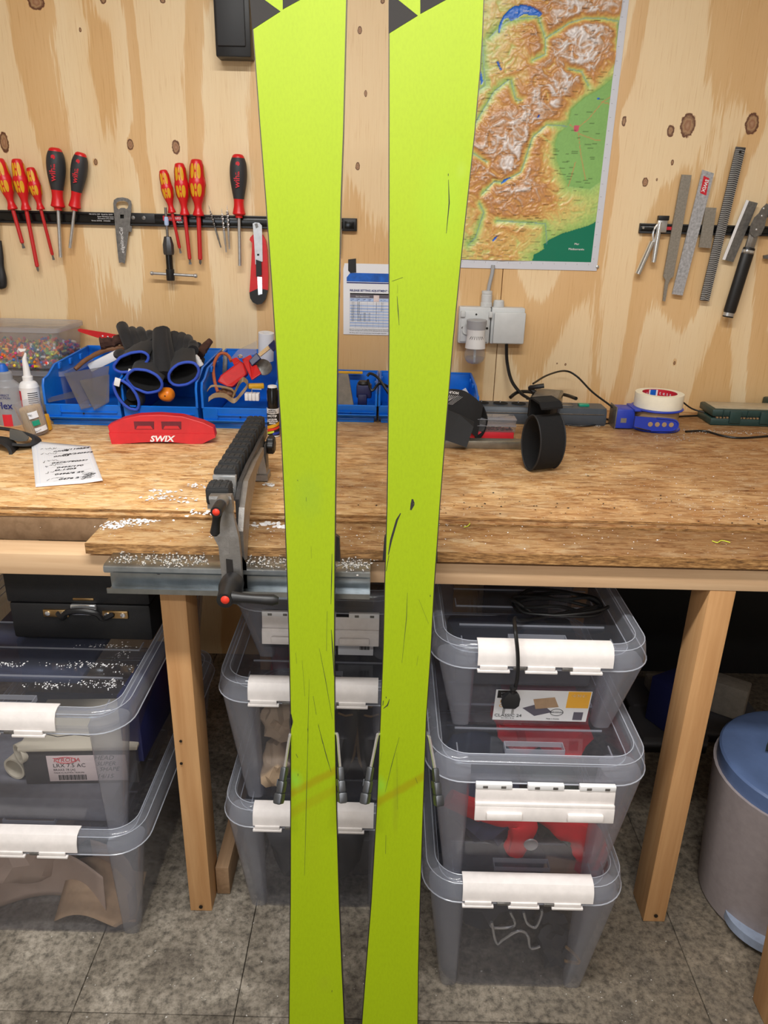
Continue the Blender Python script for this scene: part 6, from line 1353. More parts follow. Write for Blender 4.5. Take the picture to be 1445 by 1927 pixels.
# power strip
pa = PZ(880, 795, BZ); pb = PZ(1136, 799, BZ)
t = thing('power_strip', 'slate grey power strip with a green switch at the back of the bench', 'power strip', (pb.x, pa.y+.034, BZ), (0, 0, .0)); LS = pb.x-.205
o = MB().rings([[(x, y, z) for y, z in ((-.038+i_, 0), (-.042+i_, .008), (-.040+i_, .036), (-.033+i_, .045), (.033-i_, .045), (.040-i_, .036), (.042-i_, .008), (.038-i_, 0))] for x, i_ in ((-LS, .004), (-LS+.006, 0), (-.006, 0), (0, .004))]).build('strip_body', 'strip', t)
MB().box(-LS+.008, -.008, -.0425, -.039, .030, .0325, .0008).build('groove_line', 'dsteel', t)
for x in (.256, .307, .356, .405, .455):
    xx = x-t.location.x; MB().lathe([(.0195, .0), (.0215, .002), (.0195, .003)], 24, T(xx, 0, .0435)).build('socket_ring', 'strip', t)
    w2 = MB().lathe([(.0195, 0), (.0195, .0008)], 24, T(xx, 0, .0468)).build('socket_well', 'velcro', t)
    MB().lathe([(.0022, 0), (.0016, .006)], 8, T(xx, .006, .0468)).build('earth_pin', 'chrome', t)
p = PY(1103, 758, pa.y+.01)
MB().box(p.x-t.location.x-.014, p.x-t.location.x+.014, -.010, .010, .044, .051, .002).build('switch', 'btn', t)
MB().box(p.x-t.location.x-.060, p.x-t.location.x-.030, -.014, .014, .0445, .0475, .001).build('rating_plate', 'dsteel', t)
# transformer block on the strip
t = thing('power_adapter', 'dusty black rectangular adapter standing tilted on the power strip', 'adapter', PY(1050, 785, 1.87), (.0, 0, -.30))
t.location = (PY(1026, 770, 1.86).x, 1.86, BZ+.054)
MB().box(-.036, .036, -.075, .065, 0, .046, .004).build('adapter_body', 'blackgloss', t)
MB().box(-.030, .030, -.06, .055, .0458, .0464, .0002).build('top_label', 'dsteel', t)
MB().tube(catmull([(-.028, .02, .040), (-.045, .02, .052), (-.036, .01, .058), (-.01, .01, .064)], 4), .006, 8).build('angled_plug', 'black', t)
# cords
def cord(pts, r_, label, name='electric_cable'): return tag(MB().tube(catmull(pts, 7), r_, 8).build(name, 'cord', None), label, 'cord')
cord([PY(953, 648, 2.09), PY(954, 680, 2.095), PY(962, 715, 2.08), PY(978, 738, 2.06), PY(995, 750, 2.03), Vector((.40, 2.0, BZ+.05))], .0046, 'thick black cord dropping from the lidded wall socket to the bench')
cord([PY(1003, 722, 1.92), PY(1030, 706, 1.99), PY(1062, 698, 2.05), PY(1085, 708, 2.05), PY(1115, 738, 2.0), PY(1152, 766, 1.95), Vector((PY(1170, 775, 1.93).x, 1.93, BZ+.03))], .0026, 'thin black cord arching from the adapter towards the tape')
cord([PZ(1135, 785, BZ+.003)]+[PZ(u, v, BZ+.003) for u, v in ((1160, 790), (1290, 783), (1320, 782))], .0026, 'thin black cord behind the tape, reaching the flat case')
cord([PZ(u, v, BZ+.003) for u, v in ((1065, 799), (1100, 802), (1130, 798), (1150, 796))], .0016, 'thin dark lead in front of the power strip')
cord([PZ(u, v, BZ+.003) for u, v in ((1290, 812), (1325, 811), (1360, 820), (1395, 824), (1450, 820))], .0028, 'black cord running right along the bench in front of the flat case')
cord([PY(1275, 748, 2.0), PY(1300, 768, 2.0), PY(1325, 776, 1.99)], .0022, 'short black lead from the masking tape to the flat case')
cord([PY(960, 748, 2.05), PY(975, 738, 2.07), PY(1000, 738, 2.08), Vector((.43, 2.06, BZ+.05)), Vector((.49, 2.07, BZ+.055)), PY(1084, 750, 2.0)], .005, 'thick black cord looped behind the adapter on the power strip')
# tape dispenser and masking tape
pc = PZ(1224, 806, BZ)
t = thing('tape_dispenser', 'blue plastic tape dispenser with a brown tape roll lying flat', 'tape dispenser', (pc.x+.012, pc.y+.012, BZ))
MB().lathe([(.038, 0), (.064, 0), (.066, .002), (.064, .004), (.038, .004)], 40).build('lower_flange', 'blue', t)
MB().lathe([(.040, .004), (.058, .004), (.058, .052), (.040, .052)], 40).build('tape_roll', 'tapeb', t)
MB().lathe([(.034, .052), (.066, .052), (.068, .0545), (.066, .057), (.034, .057)], 40).build('upper_flange', 'blue', t)
MB().box(-.112, -.064, -.030, .03, .002, .053, .003).box(-.07, -.04, -.040, .035, .050, .056, .002).build('dispenser_head', 'blue', t)
MB().box(-.114, -.111, -.03, .03, .0, .058, .001).build('cutter', 'dsteel', t)
hp = [(-.075, .044), (-.02, .041), (.022, .038), (.036, .030), (.036, .018), (.022, .009), (-.03, .008), (-.075, .018)]
MB().prism(hp, -.066, -.061).build('side_arm', 'blue', t)
MB().tube(catmull([(x, -.0665, z) for x, z in hp[1:-1]], 4), .0022, 6).build('arm_ridge', 'blue', t)
for k, x in enumerate((-.034, -.016, .002, .020)): MB().lathe([(.0062, 0), (.0062, .0006)], 16, T(x, -.0661, .0245) @ R(PI/2, 'X')).build('arm_hole', 'tapeb', t)
MB().box(-.10, -.085, -.0308, -.0300, .018, .030).build('worn_patch', 'cork', t)
t2 = thing('masking_tape', 'cream masking tape roll with red and blue printed core, on the blue dispenser', 'tape', (t.location.x+.002, t.location.y+.0, BZ+.0575), (.0, .0, 0))
MB().lathe([(.044, 0), (.0615, 0), (.0618, .002), (.0618, .034), (.0615, .036), (.044, .036)], 44, cap0=False, cap1=False).build('tape_body', 'mask', t2)
MB().rings([[((.044)*math.cos(2*PI*k/44), .044*math.sin(2*PI*k/44), z) for k in range(44)] for z in (0, .036)], False, False).build('core', 'redprint', t2)
for a0 in (PI/2+.05,):
    st_ = MB()
    st_.add([(.0436*math.cos(a), .0436*math.sin(a), z) for z in (.003, .0345) for a in [a0-.28+i*.07 for i in range(9)]], [(i, i+1, i+10, i+9) for i in range(8)]).build('white_stripe', 'whiteprint', t2)
    MB().add([(.0434*math.cos(a), .0434*math.sin(a), z) for z in (.003, .0345) for a in [a0-.18+i*.045 for i in range(9)]], [(i, i+1, i+10, i+9) for i in range(8)]).build('blue_stripe', 'printblue', t2)
def curved_text(s, r_, a0, z, size, mat, par):
    for i, chx in enumerate(s):
        a = a0-i*size*.72/r_
        text(chx, size, mat, par, T(r_*math.cos(a), r_*math.sin(a), z) @ R(a-PI/2, 'Z') @ FRONT, ext=.0002)
for z in (.010, .026): curved_text('tesa', .0432, PI/2+1.12, z, .013, 'whiteprint', t2); curved_text('tesa', .0432, PI/2-.38, z, .013, 'whiteprint', t2)
# dark green case
t = thing('flat_tool_case', 'dark green flat tool case with a smoky lid at the right edge', 'case', (PZ(1338, 802, BZ).x, 1.975, BZ), (0, 0, -.02))
MB().box(0, .26, 0, .10, 0, .020, .004).build('case_base', 'green', t); MB().box(.002, .26, .002, .10, .024, .044, .005).build('case_lid', 'green', t)
MB().box(.012, .25, .012, .092, .0438, .0455, .0008).build('lid_window', 'caselid', t)
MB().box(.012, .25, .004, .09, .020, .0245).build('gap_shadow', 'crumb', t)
for x in (.048, .13, .21): MB().box(x, x+.03, -.004, .003, .008, .040, .0015).build('latch', 'green', t)
for x in (.03, .095, .17): MB().box(x, x+.002, -.002, .003, .022, .044, .0005).build('lid_rib', 'green', t)
tc_ = MB()
rg2 = random.Random(9)
for k in range(26): tc_.box(.014+k*.009, .019+k*.009, -.0005, .004, .020, .0235+rg2.uniform(0, .001))
tc_.build('bit_row', 'tan', t, smooth=False)
# straps
def strap_loop(name, label, loc, rz, rx, rz_, w_, th, mat='velcro', tilt=0.0, logo=False):
    t = thing(name, label, 'strap', loc, (0, tilt, rz))
    N = 40; outr = [(rx*math.cos(2*PI*k/N)*(1+.05*math.cos(4*PI*k/N)), rz_*math.sin(2*PI*k/N)) for k in range(N)]
    m = MB(); rs = []
    for (x, z) in outr:
        rs.append([(x, -w_/2, z), (x, w_/2, z), (x*(1-th/rx), w_/2, z*(1-th/rz_)), (x*(1-th/rx), -w_/2, z*(1-th/rz_))])
    m.rings(rs, loop=True).build('strap_band', mat, t)
    for s in (-1, 1): MB().tube([(x*1.005, s*w_/2, z*1.005) for x, z in outr], .0016, 6, closed=True).build('stitched_edge', 'strapm', t)
    return t
t = strap_loop('hook_strap', 'black hook-and-loop strap standing as a tall oval loop', (.338, 1.545, BZ+.0625), -1.2, .036, .060, .060, .0035)
# long arm of the same strap rising behind to the adapter
rs = []
for i in range(13):
    a = i/12; x = -.042+.004*math.sin(a*3); z = -.035+.125*a; rs.append([(x-.0, -.026+.01*a, z), (x, .026+.01*a, z), (x+.0035, .026+.01*a, z), (x+.0035, -.026+.01*a, z)])
MB().rings(rs).build('strap_tail', 'velcro', t)
MB().rings([[(x, y0_, z) for y0_ in (-.026, .026)]+[(x, y0_, z-.004) for y0_ in (.026, -.026)] for x, z in ((-.042, .088), (-.02, .094), (.01, .090), (.02, .080))]).build('strap_fold', 'velcro', t)
t = thing('ski_strap', 'black ski strap bundle with white stripe logo right of the ski', 'strap', PZ(862, 842, BZ+.0))
O = Vector(t.location)
def sband(pts, w_, name, mat, wv, th=.003):
    pts = catmull([Vector(p) for p in pts], 5); N = len(pts); rs = []; wv = Vector(wv).normalized()
    for i, p in enumerate(pts):
        tn = (pts[min(i+1, N-1)]-pts[max(i-1, 0)]).normalized(); nn = tn.cross(wv).normalized()
        rs.append([p-wv*w_/2-nn*th/2-O, p+wv*w_/2-nn*th/2-O, p+wv*w_/2+nn*th/2-O, p-wv*w_/2+nn*th/2-O])
    return MB().rings(rs).build(name, mat, t)
sband([PY(836, 764, 1.77), PY(852, 764, 1.768), PY(870, 768, 1.766), PY(888, 780, 1.768), PY(903, 794, 1.775)], .082, 'strap_top', 'strapm', (-.12, -.06, -.99))
sband([PY(898, 762, 1.80), PY(905, 785, 1.79), PY(900, 808, 1.79), PY(890, 822, 1.78)], .045, 'strap_back', 'velcro', (.6, -.8, 0))
P = [PY(u, v, y) for u, v, y in ((838, 770, 1.72), (866, 781, 1.70), (892, 794, 1.69), (891, 803, 1.69), (878, 842, 1.67), (832, 826, 1.68))]
n = len(P); MB().add([q-O for q in P]+[q-O+Vector((0, .004, 0)) for q in P], [tuple(range(n)), tuple(range(2*n-1, n-1, -1))]+[(i, i+n, (i+1) % n+n, (i+1) % n) for i in range(n)]).build('strap_flap', 'strapm', t, smooth=False)
def on_strap(u, v): return PY(u, v, 1.762)-O
lg_ = MB()
for k in range(8):
    a = on_strap(840+k*3.4, 741+k*.6); b = on_strap(846+k*1.6 if k < 8 else 0, 762-k*1.7) if False else on_strap(836+k*2.2, 761-k*1.6)
    s_ = Vector((.0006, 0, .0002)); lg_.add([a-s_, a+s_, b+s_, b-s_], [(0, 1, 2, 3)])
for k in range(4):
    a = on_strap(870-k*2.6, 747-k*1.0); b = on_strap(850-k*2.6, 762-k*.4); s_ = Vector((.0006, 0, .0002)); lg_.add([a-s_, a+s_, b+s_, b-s_], [(0, 1, 2, 3)])
lg_.build('stripe_logo', 'whiteprint', t, smooth=False)
q = on_strap(851, 738); text('MOUNT', .0085, 'whiteprint', t, T(q.x, q.y-.001, q.z) @ R(.0, 'Y') @ FRONT @ R(PI-.12, 'Z'), ext=.0002, bold=.0003)
# left strap at the picture edge
t = thing('ski_strap', 'black padded ski strap curled at the left edge of the bench', 'strap', PZ(20, 850, BZ)); O = Vector(t.location)
sband([PY(-30, 805, 1.66), PY(0, 806, 1.66), PY(40, 813, 1.65), PY(68, 825, 1.64), PY(62, 838, 1.62), PY(30, 838, 1.60)], .045, 'strap_top', 'strapm', (.1, -.9, .35), .006)
tag_ = [PY(u, v, 1.60) for u, v in ((-20, 832), (6, 834), (20, 843), (25, 856), (12, 872), (-15, 884))]
sband([PY(-20, 826, 1.62), PY(10, 830, 1.60), PY(26, 845, 1.59), PY(22, 862, 1.585), PY(0, 876, 1.58), PY(-25, 880, 1.58)], .05, 'strap_loop', 'strapm', (.15, -.95, .1), .007)
P = [PY(u, v, 1.605) for u, v in ((18, 808), (40, 812), (54, 824), (50, 830), (34, 831), (18, 826))]; n = len(P)
MB().add([q-O for q in P]+[q-O+Vector((0, .004, 0)) for q in P], [tuple(range(n)), tuple(range(2*n-1, n-1, -1))]+[(i, i+n, (i+1) % n+n, (i+1) % n) for i in range(n)]).build('strap_pad', 'felt', t, smooth=False)
# clear container of screws on a metal bar behind the strap
a = PZ(845, 846, BZ); b = PZ(975, 842, BZ)
tag(MB().box(0, b.x-a.x+.05, 0, .03, 0, .018, .001).build('metal_bar', 'metalbox', None, (a.x-.02, a.y+.01, BZ+.0005), (0, 0, .02)), 'grey metal bar lying in front of the clear screw box', 'bar')
t = thing('screw_box', 'clear two tier screw box with a red base beside the tall strap', 'box', (PZ(925, 830, BZ).x, 1.775, BZ))
MB().box(-.055, .055, 0, .05, 0, .02, .002).build('red_tray', 'redprint', t)
MB().box(-.058, .058, -.002, .052, .0205, .052, .002).build('clear_lid', 'tub', t)
for z in (.036, .052): MB().box(-.059, .059, -.004, .054, z-.001, z+.001, .0003).build('lid_edge', 'lidrib', t)
sm_ = MB()
for k in range(60):
    x = rg2.uniform(-.05, .05); sm_.box(-.004, .004, -.0008, .0008, 0, .0016, 0, T(x, rg2.uniform(.004, .045), .0212+rg2.uniform(0, .004)) @ R(rg2.uniform(0, 3), 'Z'))
o = sm_.build('small_screws', 'screw', t, smooth=False); o['kind'] = 'stuff'
# spray can by the left ski
p = PZ(513, 823, BZ); t = thing('spray_can', 'small black touch-up spray can with a colourful label beside the left ski', 'spray can', (p.x+.001, p.y+.014, BZ))
MB().lathe([(.0135, 0), (.015, .001), (.015, .070)], 24).build('can_body', 'white', t)
MB().lathe([(.0137, .070), (.0137, .112), (.012, .116), (.0115, .120)], 24).build('cap', 'blackgloss', t); MB().lathe([(.0115, .120), (.011, .124), (.008, .125)], 20).build('cap_top', 'white', t)
def cyl_patch(r_, a0, a1, z0_, z1_, mat, name, par, n_=8, skew=0):
    return MB().add([(r_*math.sin(a0+(a1-a0)*i/n_), -r_*math.cos(a0+(a1-a0)*i/n_), z+skew*i/n_) for z in (z0_, z1_) for i in range(n_+1)], [(i, i+1, i+n_+2, i+n_+1) for i in range(n_)]).build(name, mat, par)
cyl_patch(.0153, -1.3, 1.4, .004, .058, 'crumb', 'label', t)
cyl_patch(.0155, -1.2, 1.2, .018, .026, 'yel', 'rainbow_band', t, skew=.012); cyl_patch(.0155, -1.2, 1.2, .012, .018, 'redbtn', 'rainbow_band', t, skew=.010); cyl_patch(.0155, -1.2, .2, .006, .011, 'yelsh', 'rainbow_band', t, skew=.006); cyl_patch(.0155, .0, 1.2, .006, .012, 'blue', 'rainbow_band', t, skew=.002)
for s, z, sz, m_ in (('ACRYLIC', .067, .0045, 'ink'), ('TOUCH UP', .062, .0042, 'ink'), ('MOTIP', .053, .0075, 'whiteprint'), ('LACQUER', .045, .005, 'whiteprint'), ('TOUCH-UP', .040, .005, 'whiteprint'), ('PENCIL', .035, .005, 'whiteprint')):
    text(s, sz, m_, t, T(.0, -.0158, z) @ FRONT, ext=.0001, bold=.0002)
# glue bottle, solvent bottle, toothpicks, tubs
t = thing('glue_bottle', 'white glue bottle with a twisted nozzle behind the toothpick cup', 'bottle', (PZ(57, 800, BZ).x, 1.835, BZ))
MB().lathe(smoothprof([(.021, 0), (.0235, .004), (.0235, .085), (.0235, .092), (.019, .103), (.011, .108)], 4), 28).build('bottle_body', 'white', t)
MB().lathe([(.012, .106), (.0125, .118), (.010, .120)], 20).build('collar', 'white', t)
MB().tube(catmull([(0, 0, .118), (0, 0, .140), (-.001, 0, .158), (.002, 0, .168), (.004, 0, .176)], 4), [.0095-.0075*k/16 for k in range(17)], 14).build('nozzle', 'white', t)
MB().rings([[(-.006, -.003, .178), (.006, -.003, .182), (.006, .002, .182), (-.006, .002, .178)], [(-.012, -.003, .186), (.008, -.003, .186), (.008, .002, .186), (-.012, .002, .186)]]).build('nozzle_tab', 'white', t)
cyl_patch(.0237, -1.25, -.55, .02, .085, 'redprint', 'label', t)
ll = MB()
for k in range(15): cyl_ = [(.0239*math.sin(a), -.0239*math.cos(a), z) for z in (.012+k*.0048, .0138+k*.0048) for a in [.2+.13*i for i in range(9)]]; ll.add(cyl_, [(i, i+1, i+10, i+9) for i in range(8)])
ll.build('label_lines', 'ink', t)
t = thing('solvent_bottle', 'frosted squeeze bottle with blue print, cut by the left edge', 'bottle', (PZ(8, 805, BZ).x, 1.825, BZ))
MB().lathe(smoothprof([(.028, 0), (.031, .004), (.031, .085), (.030, .098), (.020, .108), (.017, .112)], 4), 28).build('bottle_body', 'bottle', t)
MB().lathe([(.017, .110), (.017, .128), (.014, .132)], 20).build('bottle_neck', 'bottle', t); MB().lathe([(.014, .132), (.013, .140), (.008, .150)], 18, T(-.004, 0, 0)).build('blue_cap', 'printblue', t)
text('Flex', .024, 'inkblue', t, T(.003, -.0322, .052) @ FRONT, ext=.0002, bold=.0004); text('DIRECT', .0075, 'inkblue', t, T(.006, -.0318, .078) @ FRONT, ext=.0002); text('ACTION', .0075, 'inkblue', t, T(.006, -.0318, .071) @ FRONT, ext=.0002)
cyl_patch(.0318, -.2, .5, .0, .03, 'redprint', 'label', t)
pk = PZ(60, 822, BZ)
t = thing('toothpick_cup', 'clear tilted plastic cup full of wooden toothpicks with paper labels', 'cup', (pk.x+.004, pk.y+.025, BZ+.003), (.10, -.16, 0))
MB().rings([[(r_*math.cos(2*PI*k/30), r_*math.sin(2*PI*k/30), z) for k in range(30)] for r_, z in ((.0255, 0), (.031, .078), (.0302, .078), (.0248, .002))]).build('cup', 'tub', t)
pkm = MB().lathe([(.0003, 0), (.0011, .005), (.0011, .056), (.0003, .061)], 5).mesh('toothpick', 'pick')
k = 0
for ring, cnt in ((.0235, 62), (.0208, 52), (.017, 42), (.013, 34), (.009, 24), (.005, 12), (.001, 3)):
    for i in range(cnt):
        a = 2*PI*i/cnt+rg2.uniform(-.03, .03); o = bpy.data.objects.new('toothpick', pkm); COL.objects.link(o); o.parent = t
        o.location = (ring*math.cos(a), ring*math.sin(a), .003+rg2.uniform(0, .003)); o.rotation_euler = (-.055*math.sin(a), .055*math.cos(a), a)
def lab(z0_, z1_, a0, a1, mat): cyl_patch(.0272+z0_*.07+.0012, a0, a1, z0_, z1_, mat, 'label', t)
lab(.044, .060, .25, .95, 'paper'); lab(.026, .038, .35, .90, 'btn'); lab(.008, .020, .35, 1.4, 'paper')
text('FSC', .006, 'ink', t, T(.013, -.0302, .053) @ FRONT, ext=.0001); text('100% wood', .004, 'ink', t, T(.016, -.0272, .013) @ FRONT @ R(.35, 'Z'), ext=.0001)
tag(MB().box(-.006, .006, -.008, .008, 0, .040, .003, R(-.12, 'Y')).build('yellow_stick', 'yel', None, PZ(90, 812, BZ)+Vector((0, .01, .0008))), 'short yellow plastic stick leaning by the left blue bin', 'stick')
def tub(label, x0, x1, yf, yr, z0, h, name='plastic_tub'):
    t = thing(name, label, 'container', ((x0+x1)/2, (yf+yr)/2, z0), (0, 0, 0), 'clear tubs at the left end of the bench'); hx, hy = (x1-x0)/2, (yr-yf)/2
    MB().rings([rr(hx*.9, hy*.9, .02, 0, 6), rr(hx*.96, hy*.96, .02, h-.01, 6), rr(hx*.95, hy*.95, .02, h-.01, 6), rr(hx*.89, hy*.89, .02, .002, 6)]).build('tub_body', 'tub', t)
    MB().rings([rr(hx, hy, .022, h-.012, 6), rr(hx, hy, .022, h-.001, 6), rr(hx-.004, hy-.004, .02, h, 6), rr(hx-.010, hy-.010, .018, h-.003, 6)]).build('tub_lid', 'lidrib', t); return t
xr = PY(128, 655, 1.98).x
t = tub('lower clear tub with papers inside, under the tub of coloured plugs', -1.16, xr+.018, 1.90, 2.115, BZ, .118)
MB().box(-.02, .145, -.08, .08, .006, .06, .003).build('paper_stack', 'boxtop', t); MB().box(-.11, -.03, -.08, .08, .006, .07, .003).build('grey_box', 'cork', t)
t = tub('clear tub half filled with coloured plastic plugs, stacked on another tub', -1.15, xr+.002, 1.925, 2.11, BZ+.1185, .105)
TX, TY = t.location.x, t.location.y
capm = {}
cols = [(236, 196, 30), (226, 60, 40), (36, 96, 190), (24, 130, 140), (240, 240, 240), (236, 130, 30), (200, 40, 110), (60, 60, 80), (70, 150, 80), (180, 190, 90), (240, 110, 60)]
for i, c_ in enumerate(cols):
    MT['cap%d' % i] = plain('plug_colour_%d' % i, c_, .35); capm[i] = MB().lathe([(.001, 0), (.0032, .001), (.0034, .011), (.0037, .0115), (.0037, .0135), (.0016, .0145)], 7).mesh('plug', 'cap%d' % i)
hx_, hy_ = (xr+1.15+.002)/2*.88, .081
cnt = 0
for layer, z in ((0, .006), (1, .013), (2, .021), (3, .029), (4, .036), (5, .043), (6, .050)):
    for _ in range(46):
        if cnt >= 296: break
        # visible shell: front and right sides and the top
        e = rg2.random()
        if layer >= 5: x, y = rg2.uniform(-hx_, hx_), rg2.uniform(-hy_, hy_)
        elif e < .68: x, y = rg2.uniform(-.02, hx_*.97), -hy_*.95+rg2.uniform(0, .006)
        else: x, y = hx_*.95-rg2.uniform(0, .006), rg2.uniform(-hy_, hy_)
        if x < -.05: x = abs(x)
        o = bpy.data.objects.new('plug', capm[rg2.randrange(len(cols))]); COL.objects.link(o); o.parent = t; o.location = (x, y, z+rg2.uniform(-.002, .003)); o.rotation_euler = (rg2.uniform(-1.6, 1.6), rg2.uniform(-1.4, 1.4), rg2.uniform(0, 6)); cnt += 1
vals = MB(); vc = []
base_m = [(.0034*math.cos(a*PI/3), .0034*math.sin(a*PI/3), z) for z in (0, .014) for a in range(6)]
for _ in range(1100):
    u_ = rg2.random()
    x, y, z = rg2.uniform(-hx_*.96, hx_*.96), rg2.uniform(-hy_*.95, hy_*.95), rg2.uniform(.005, .048+.006*mn.noise(Vector((_, 0, 0))))
    M_ = T(x, y, z) @ R(rg2.uniform(0, 6), 'Z') @ R(rg2.uniform(0, 3), 'X')
    vals.add(base_m, [(i, (i+1) % 6, (i+1) % 6+6, i+6) for i in range(6)]+[(5, 4, 3, 2, 1, 0), (6, 7, 8, 9, 10, 11)], M_); vc += [lin(rg2.choice(cols))]*12
o = vals.build('plug_fill', 'prills', t); o['kind'] = 'stuff'
ca = o.data.color_attributes.new('Col', 'FLOAT_COLOR', 'POINT'); ca.data.foreach_set('color', [q for c_ in vc for q in c_])
# ---- shavings, dust and specks ----
def spb(u, v, z, ru, rv): p = PZ(u, v, z); return (p.x, p.y, z, ru, rv)
ZB = BZ+.0006; ZL = .8415
crumbs('wax_shavings', [spb(290, 935, ZB, .015, .008), spb(310, 925, ZB, .02, .006), spb(370, 915, ZB, .01, .006), spb(345, 940, ZB, .03, .01), spb(375, 965, ZB, .02, .01)], 90, .002, .0055, 'wax', 'white wax flakes on the bench left of the vise')
crumbs('wax_shavings', [spb(235, 985, ZL, .02, .007), spb(265, 980, ZL, .02, .005), spb(210, 990, ZL, .012, .006)], 150, .0015, .0045, 'wax', 'heap of white wax flakes on the worn front board')
crumbs('wax_shavings', [spb(478, 988, ZL, .008, .006), spb(515, 985, ZL, .008, .004), spb(505, 912, ZB, .006, .004), spb(535, 992, ZL, .01, .004)], 40, .003, .008, 'wax', 'larger white wax curls right of the vise')
crumbs('wax_dust', [spb(1330, 812, ZB, .05, .012), spb(1260, 825, ZB, .04, .02), spb(1400, 815, ZB, .05, .01), spb(1110, 800, ZB, .05, .01)], 380, .0007, .0024, 'dust', 'pale dust scattered near the flat green case')
crumbs('wood_crumbs', [spb(700, 930, ZB, .18, .05), spb(1100, 900, ZB, .22, .10), spb(900, 950, ZB, .15, .03), spb(1250, 960, ZB, .15, .04)], 110, .0009, .0030, 'crumb', 'dark crumbs scattered over the bench top', flat_=.2)
crumbs('wax_specks', [spb(1150, 880, ZB, .2, .10), spb(500, 900, ZB, .2, .1), spb(900, 1010, ZL, .35, .03), spb(600, 1010, ZL, .15, .03), spb(880, 985, ZL, .1, .006), spb(1330, 950, ZB, .12, .06)], 700, .0005, .0019, 'wax', 'fine white wax specks over the whole bench')
crumbs('channel_dust', [(x, 1.100, .8285, .012, .012) for x in (-.42, -.38, -.34, -.30, -.20, -.17, -.14, -.11, -.06, -.04)], 700, .0006, .0026, 'dust', 'grey wax dust lying on the steel channel', flat_=.6)
for i, (l_, lb) in enumerate((((877, 993), (884, 986), (886, 978), (880, 982)), ((1340, 1018), (1350, 1020), (1362, 1018), (1372, 1021)))  if False else ()): pass
tag(MB().tube(catmull([PZ(u, v, ZL+.002) for u, v in ((873, 992), (880, 990), (884, 985), (882, 981), (888, 978))], 4), .0008, 5).build('yellow_shaving', 'yelsh'), 'curly yellow shaving near the right ski on the front board', 'shaving')
tag(MB().tube(catmull([PZ(u, v, ZL+.002) for u, v in ((1340, 1018), (1350, 1021), (1358, 1017), (1374, 1021))], 4), .0008, 5).build('yellow_shaving', 'yelsh'), 'flat yellow shaving at the right end of the front board', 'shaving')
crumbs('floor_grit', [(-.35, .98, .0012, .25, .07), (-.1, 1.0, .0012, .2, .05), (.5, .98, .0012, .15, .05)], 120, .0006, .0022, 'dust', 'pale grit scattered on the concrete floor', 'grit')

# ---------------- under the bench: cord, bin, oddments ----------------
ZR = .525+.183-.029
cp_ = []
for k in range(46):
    a = k/46*2*PI*4; cp_.append(Vector((.33+.085*math.cos(a)*(1+.08*math.sin(k)), 1.235+.035*math.sin(a*1.0)+.012*math.cos(a*.5), ZR+.006+.0022*(k % 7)+.004*math.sin(k))))
loop_ = catmull(cp_, 3)
hang = catmull([cp_[-1], Vector((.26, 1.18, ZR+.008)), PY(968, 1175, 1.10)+Vector((0, 0, .012)), PY(970, 1188, 1.044), PY(974, 1230, 1.034), PY(974, 1270, 1.033), PY(970, 1292, 1.036)], 5)
t = thing('coiled_cord', 'coiled black mains cord with its plug hanging over the top right crate', 'cord', (.3, 1.2, ZR)); O = Vector(t.location)
MB().tube([p-O for p in loop_+hang[1:]], .0033, 8).build('cable', 'cord', t)
pe = PY(966, 1292, 1.036)-O
MB().lathe([(.0058, .0), (.0065, -.004), (.0045, -.006), (.005, -.012)], 12, T(*pe)).build('strain_relief', 'black', t)
MB().rings([[(x*.0135*s_+pe.x-.004*q_, pe.y+y*.006*s_, pe.z-.011-q_*.030) for x, y in ((-1, -1), (1, -1), (1, 1), (-1, 1))] for s_, q_ in ((.5, 0), (1.0, .3), (1.05, .75), (.7, 1))]).build('plug_body', 'black', t)
for s_ in (-1, 1): MB().tube([(pe.x-.004+s_*.0075, pe.y, pe.z-.040), (pe.x-.005+s_*.0075, pe.y, pe.z-.054)], .002, 8).build('plug_pin', 'steel', t)
# pedal bin
bc_ = (.868, 1.215)
t = thing('pedal_bin', 'grey round pedal bin with a blue grey lid at the right edge', 'bin', (bc_[0], bc_[1], 0))
R0, R1 = .150, .176; HB = .325
MB().lathe([(R0, .002), (R0+.004, .006), (R1, HB)], 48).build('bin_shell', 'bin', t)
MB().lathe([(R1-.012, HB-.001), (R1-.006, HB), (R1-.006, HB+.032), (R1-.010, HB+.036), (R1-.022, HB+.037), (R1-.04, HB+.031), (.06, HB+.022), (.001, HB+.022)], 48).build('lid', 'binlid', t)
MB().add([(r_*math.cos(a), r_*math.sin(a), z) for r_, z in ((R0+.0012, .006), (R0+.0055, .055)) for a in [-PI/2-.95+i*.19*(1 if r_ < R0+.003 else .62)+(0 if r_ < R0+.003 else .36) for i in range(11)]], [(i, i+1, i+12, i+11) for i in range(10)]).build('pedal_opening', 'crumb', t)
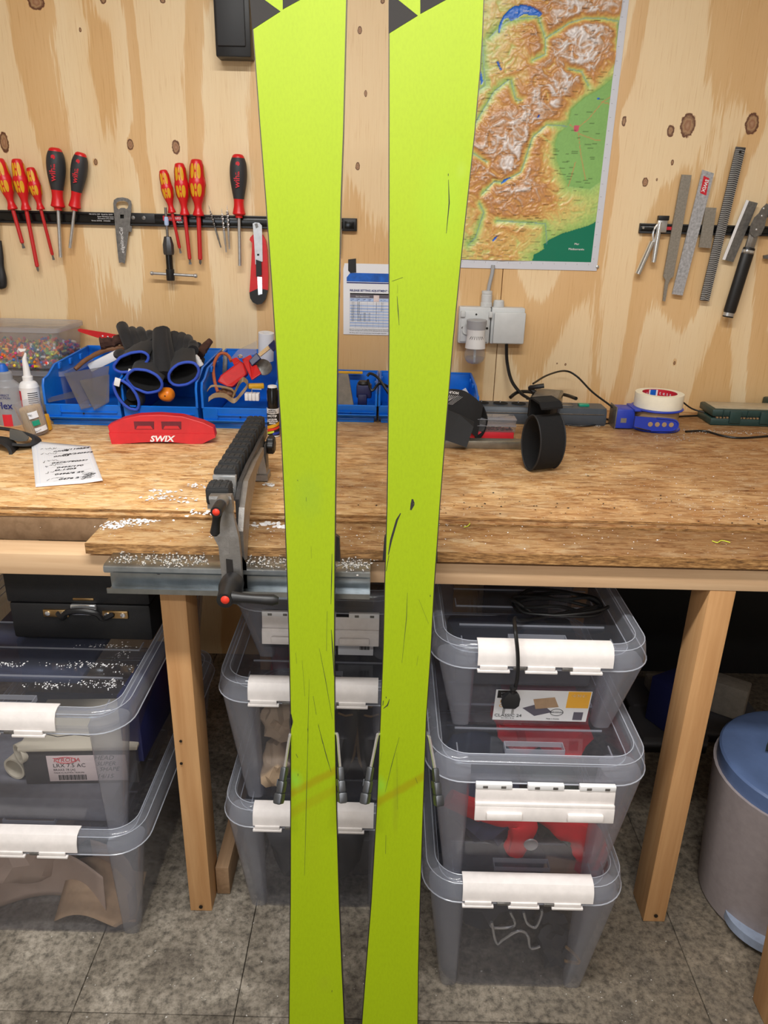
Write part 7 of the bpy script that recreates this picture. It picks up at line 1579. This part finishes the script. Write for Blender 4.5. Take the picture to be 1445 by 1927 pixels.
n = 20; ped = [(.085*math.cos(PI+PI*i/n), -.118-.062*abs(math.sin(PI*i/n)), 0) for i in range(n+1)]
MB().rings([[(x, y, z) for x, y, _ in ped] for z in (.016, .036)]).build('pedal', 'pedal', t)
t.rotation_euler = (0, 0, -.55)
lst = tag(MB().rings([[(.02*math.cos(a*PI/8)*s_, .006*math.sin(a*PI/8)*s_, z+.01*math.cos(a)) for a in range(16)] for s_, z in ((.2, 0), (.7, .02), (.5, .05), (.1, .09))]).build('green_leaf_scrap', 'greencloth', None, PY(1440, 1400, 1.25), (.3, .2, 0)), 'small green plastic scrap above the pedal bin lid', 'scrap')
lst.location.z = HB+.037; lst.location.x = .80
# things in the dark behind the right leg
for i, (u, v, y, s_, m_, a_, lb) in enumerate(((1255, 1365, 1.75, (.05, .04, .07), 'navy', .5, 'dark blue box in the shadow left of the right bench leg'), (1360, 1370, 1.8, (.045, .03, .05), 'cork', -.6, 'tilted grey block in the shadow right of the bench leg'), (1230, 1330, 1.9, (.03, .03, .02), 'cork', .1, 'small pale block deep in the shadow under the bench'))):
    p = PY(u, v, y); tag(MB().box(-s_[0], s_[0], -s_[1], s_[1], 0, 2*s_[2], .004, R(a_*.0, 'Y')).build('stored_box', m_, None, (p.x, y, .002), (0, 0, a_)), lb, 'box')
    tag(MB().box(-.09, .09, -.07, .07, 0, 1, .004).build('dark_carton', 'boxgrey', None, (p.x, y, .001)), ('tall dark carton under the dark blue box', 'tall dark carton under the tilted grey block', 'tall dark carton far back under the bench')[i], 'carton')
    h_ = p.z-s_[2]; cb = bpy.context.scene.collection.objects[-1]; cb.scale.z = max(h_-.002, .05); bpy.data.objects['stored_box' if i == 0 else 'stored_box.%03d' % i].location.z = max(h_, .055)+.001
blob('red_bag', 'redcloth', (-.235, 1.76, .001), (.062, .10, .20), 61, 'dark red bag in the shadow beside the left bench leg', 'bag', .2)
blob('pale_sack', 'beigecloth', (-.10, 1.85, .001), (.11, .10, .26), 66, 'pale sack in the shadow behind the middle crates', 'sack', .15)
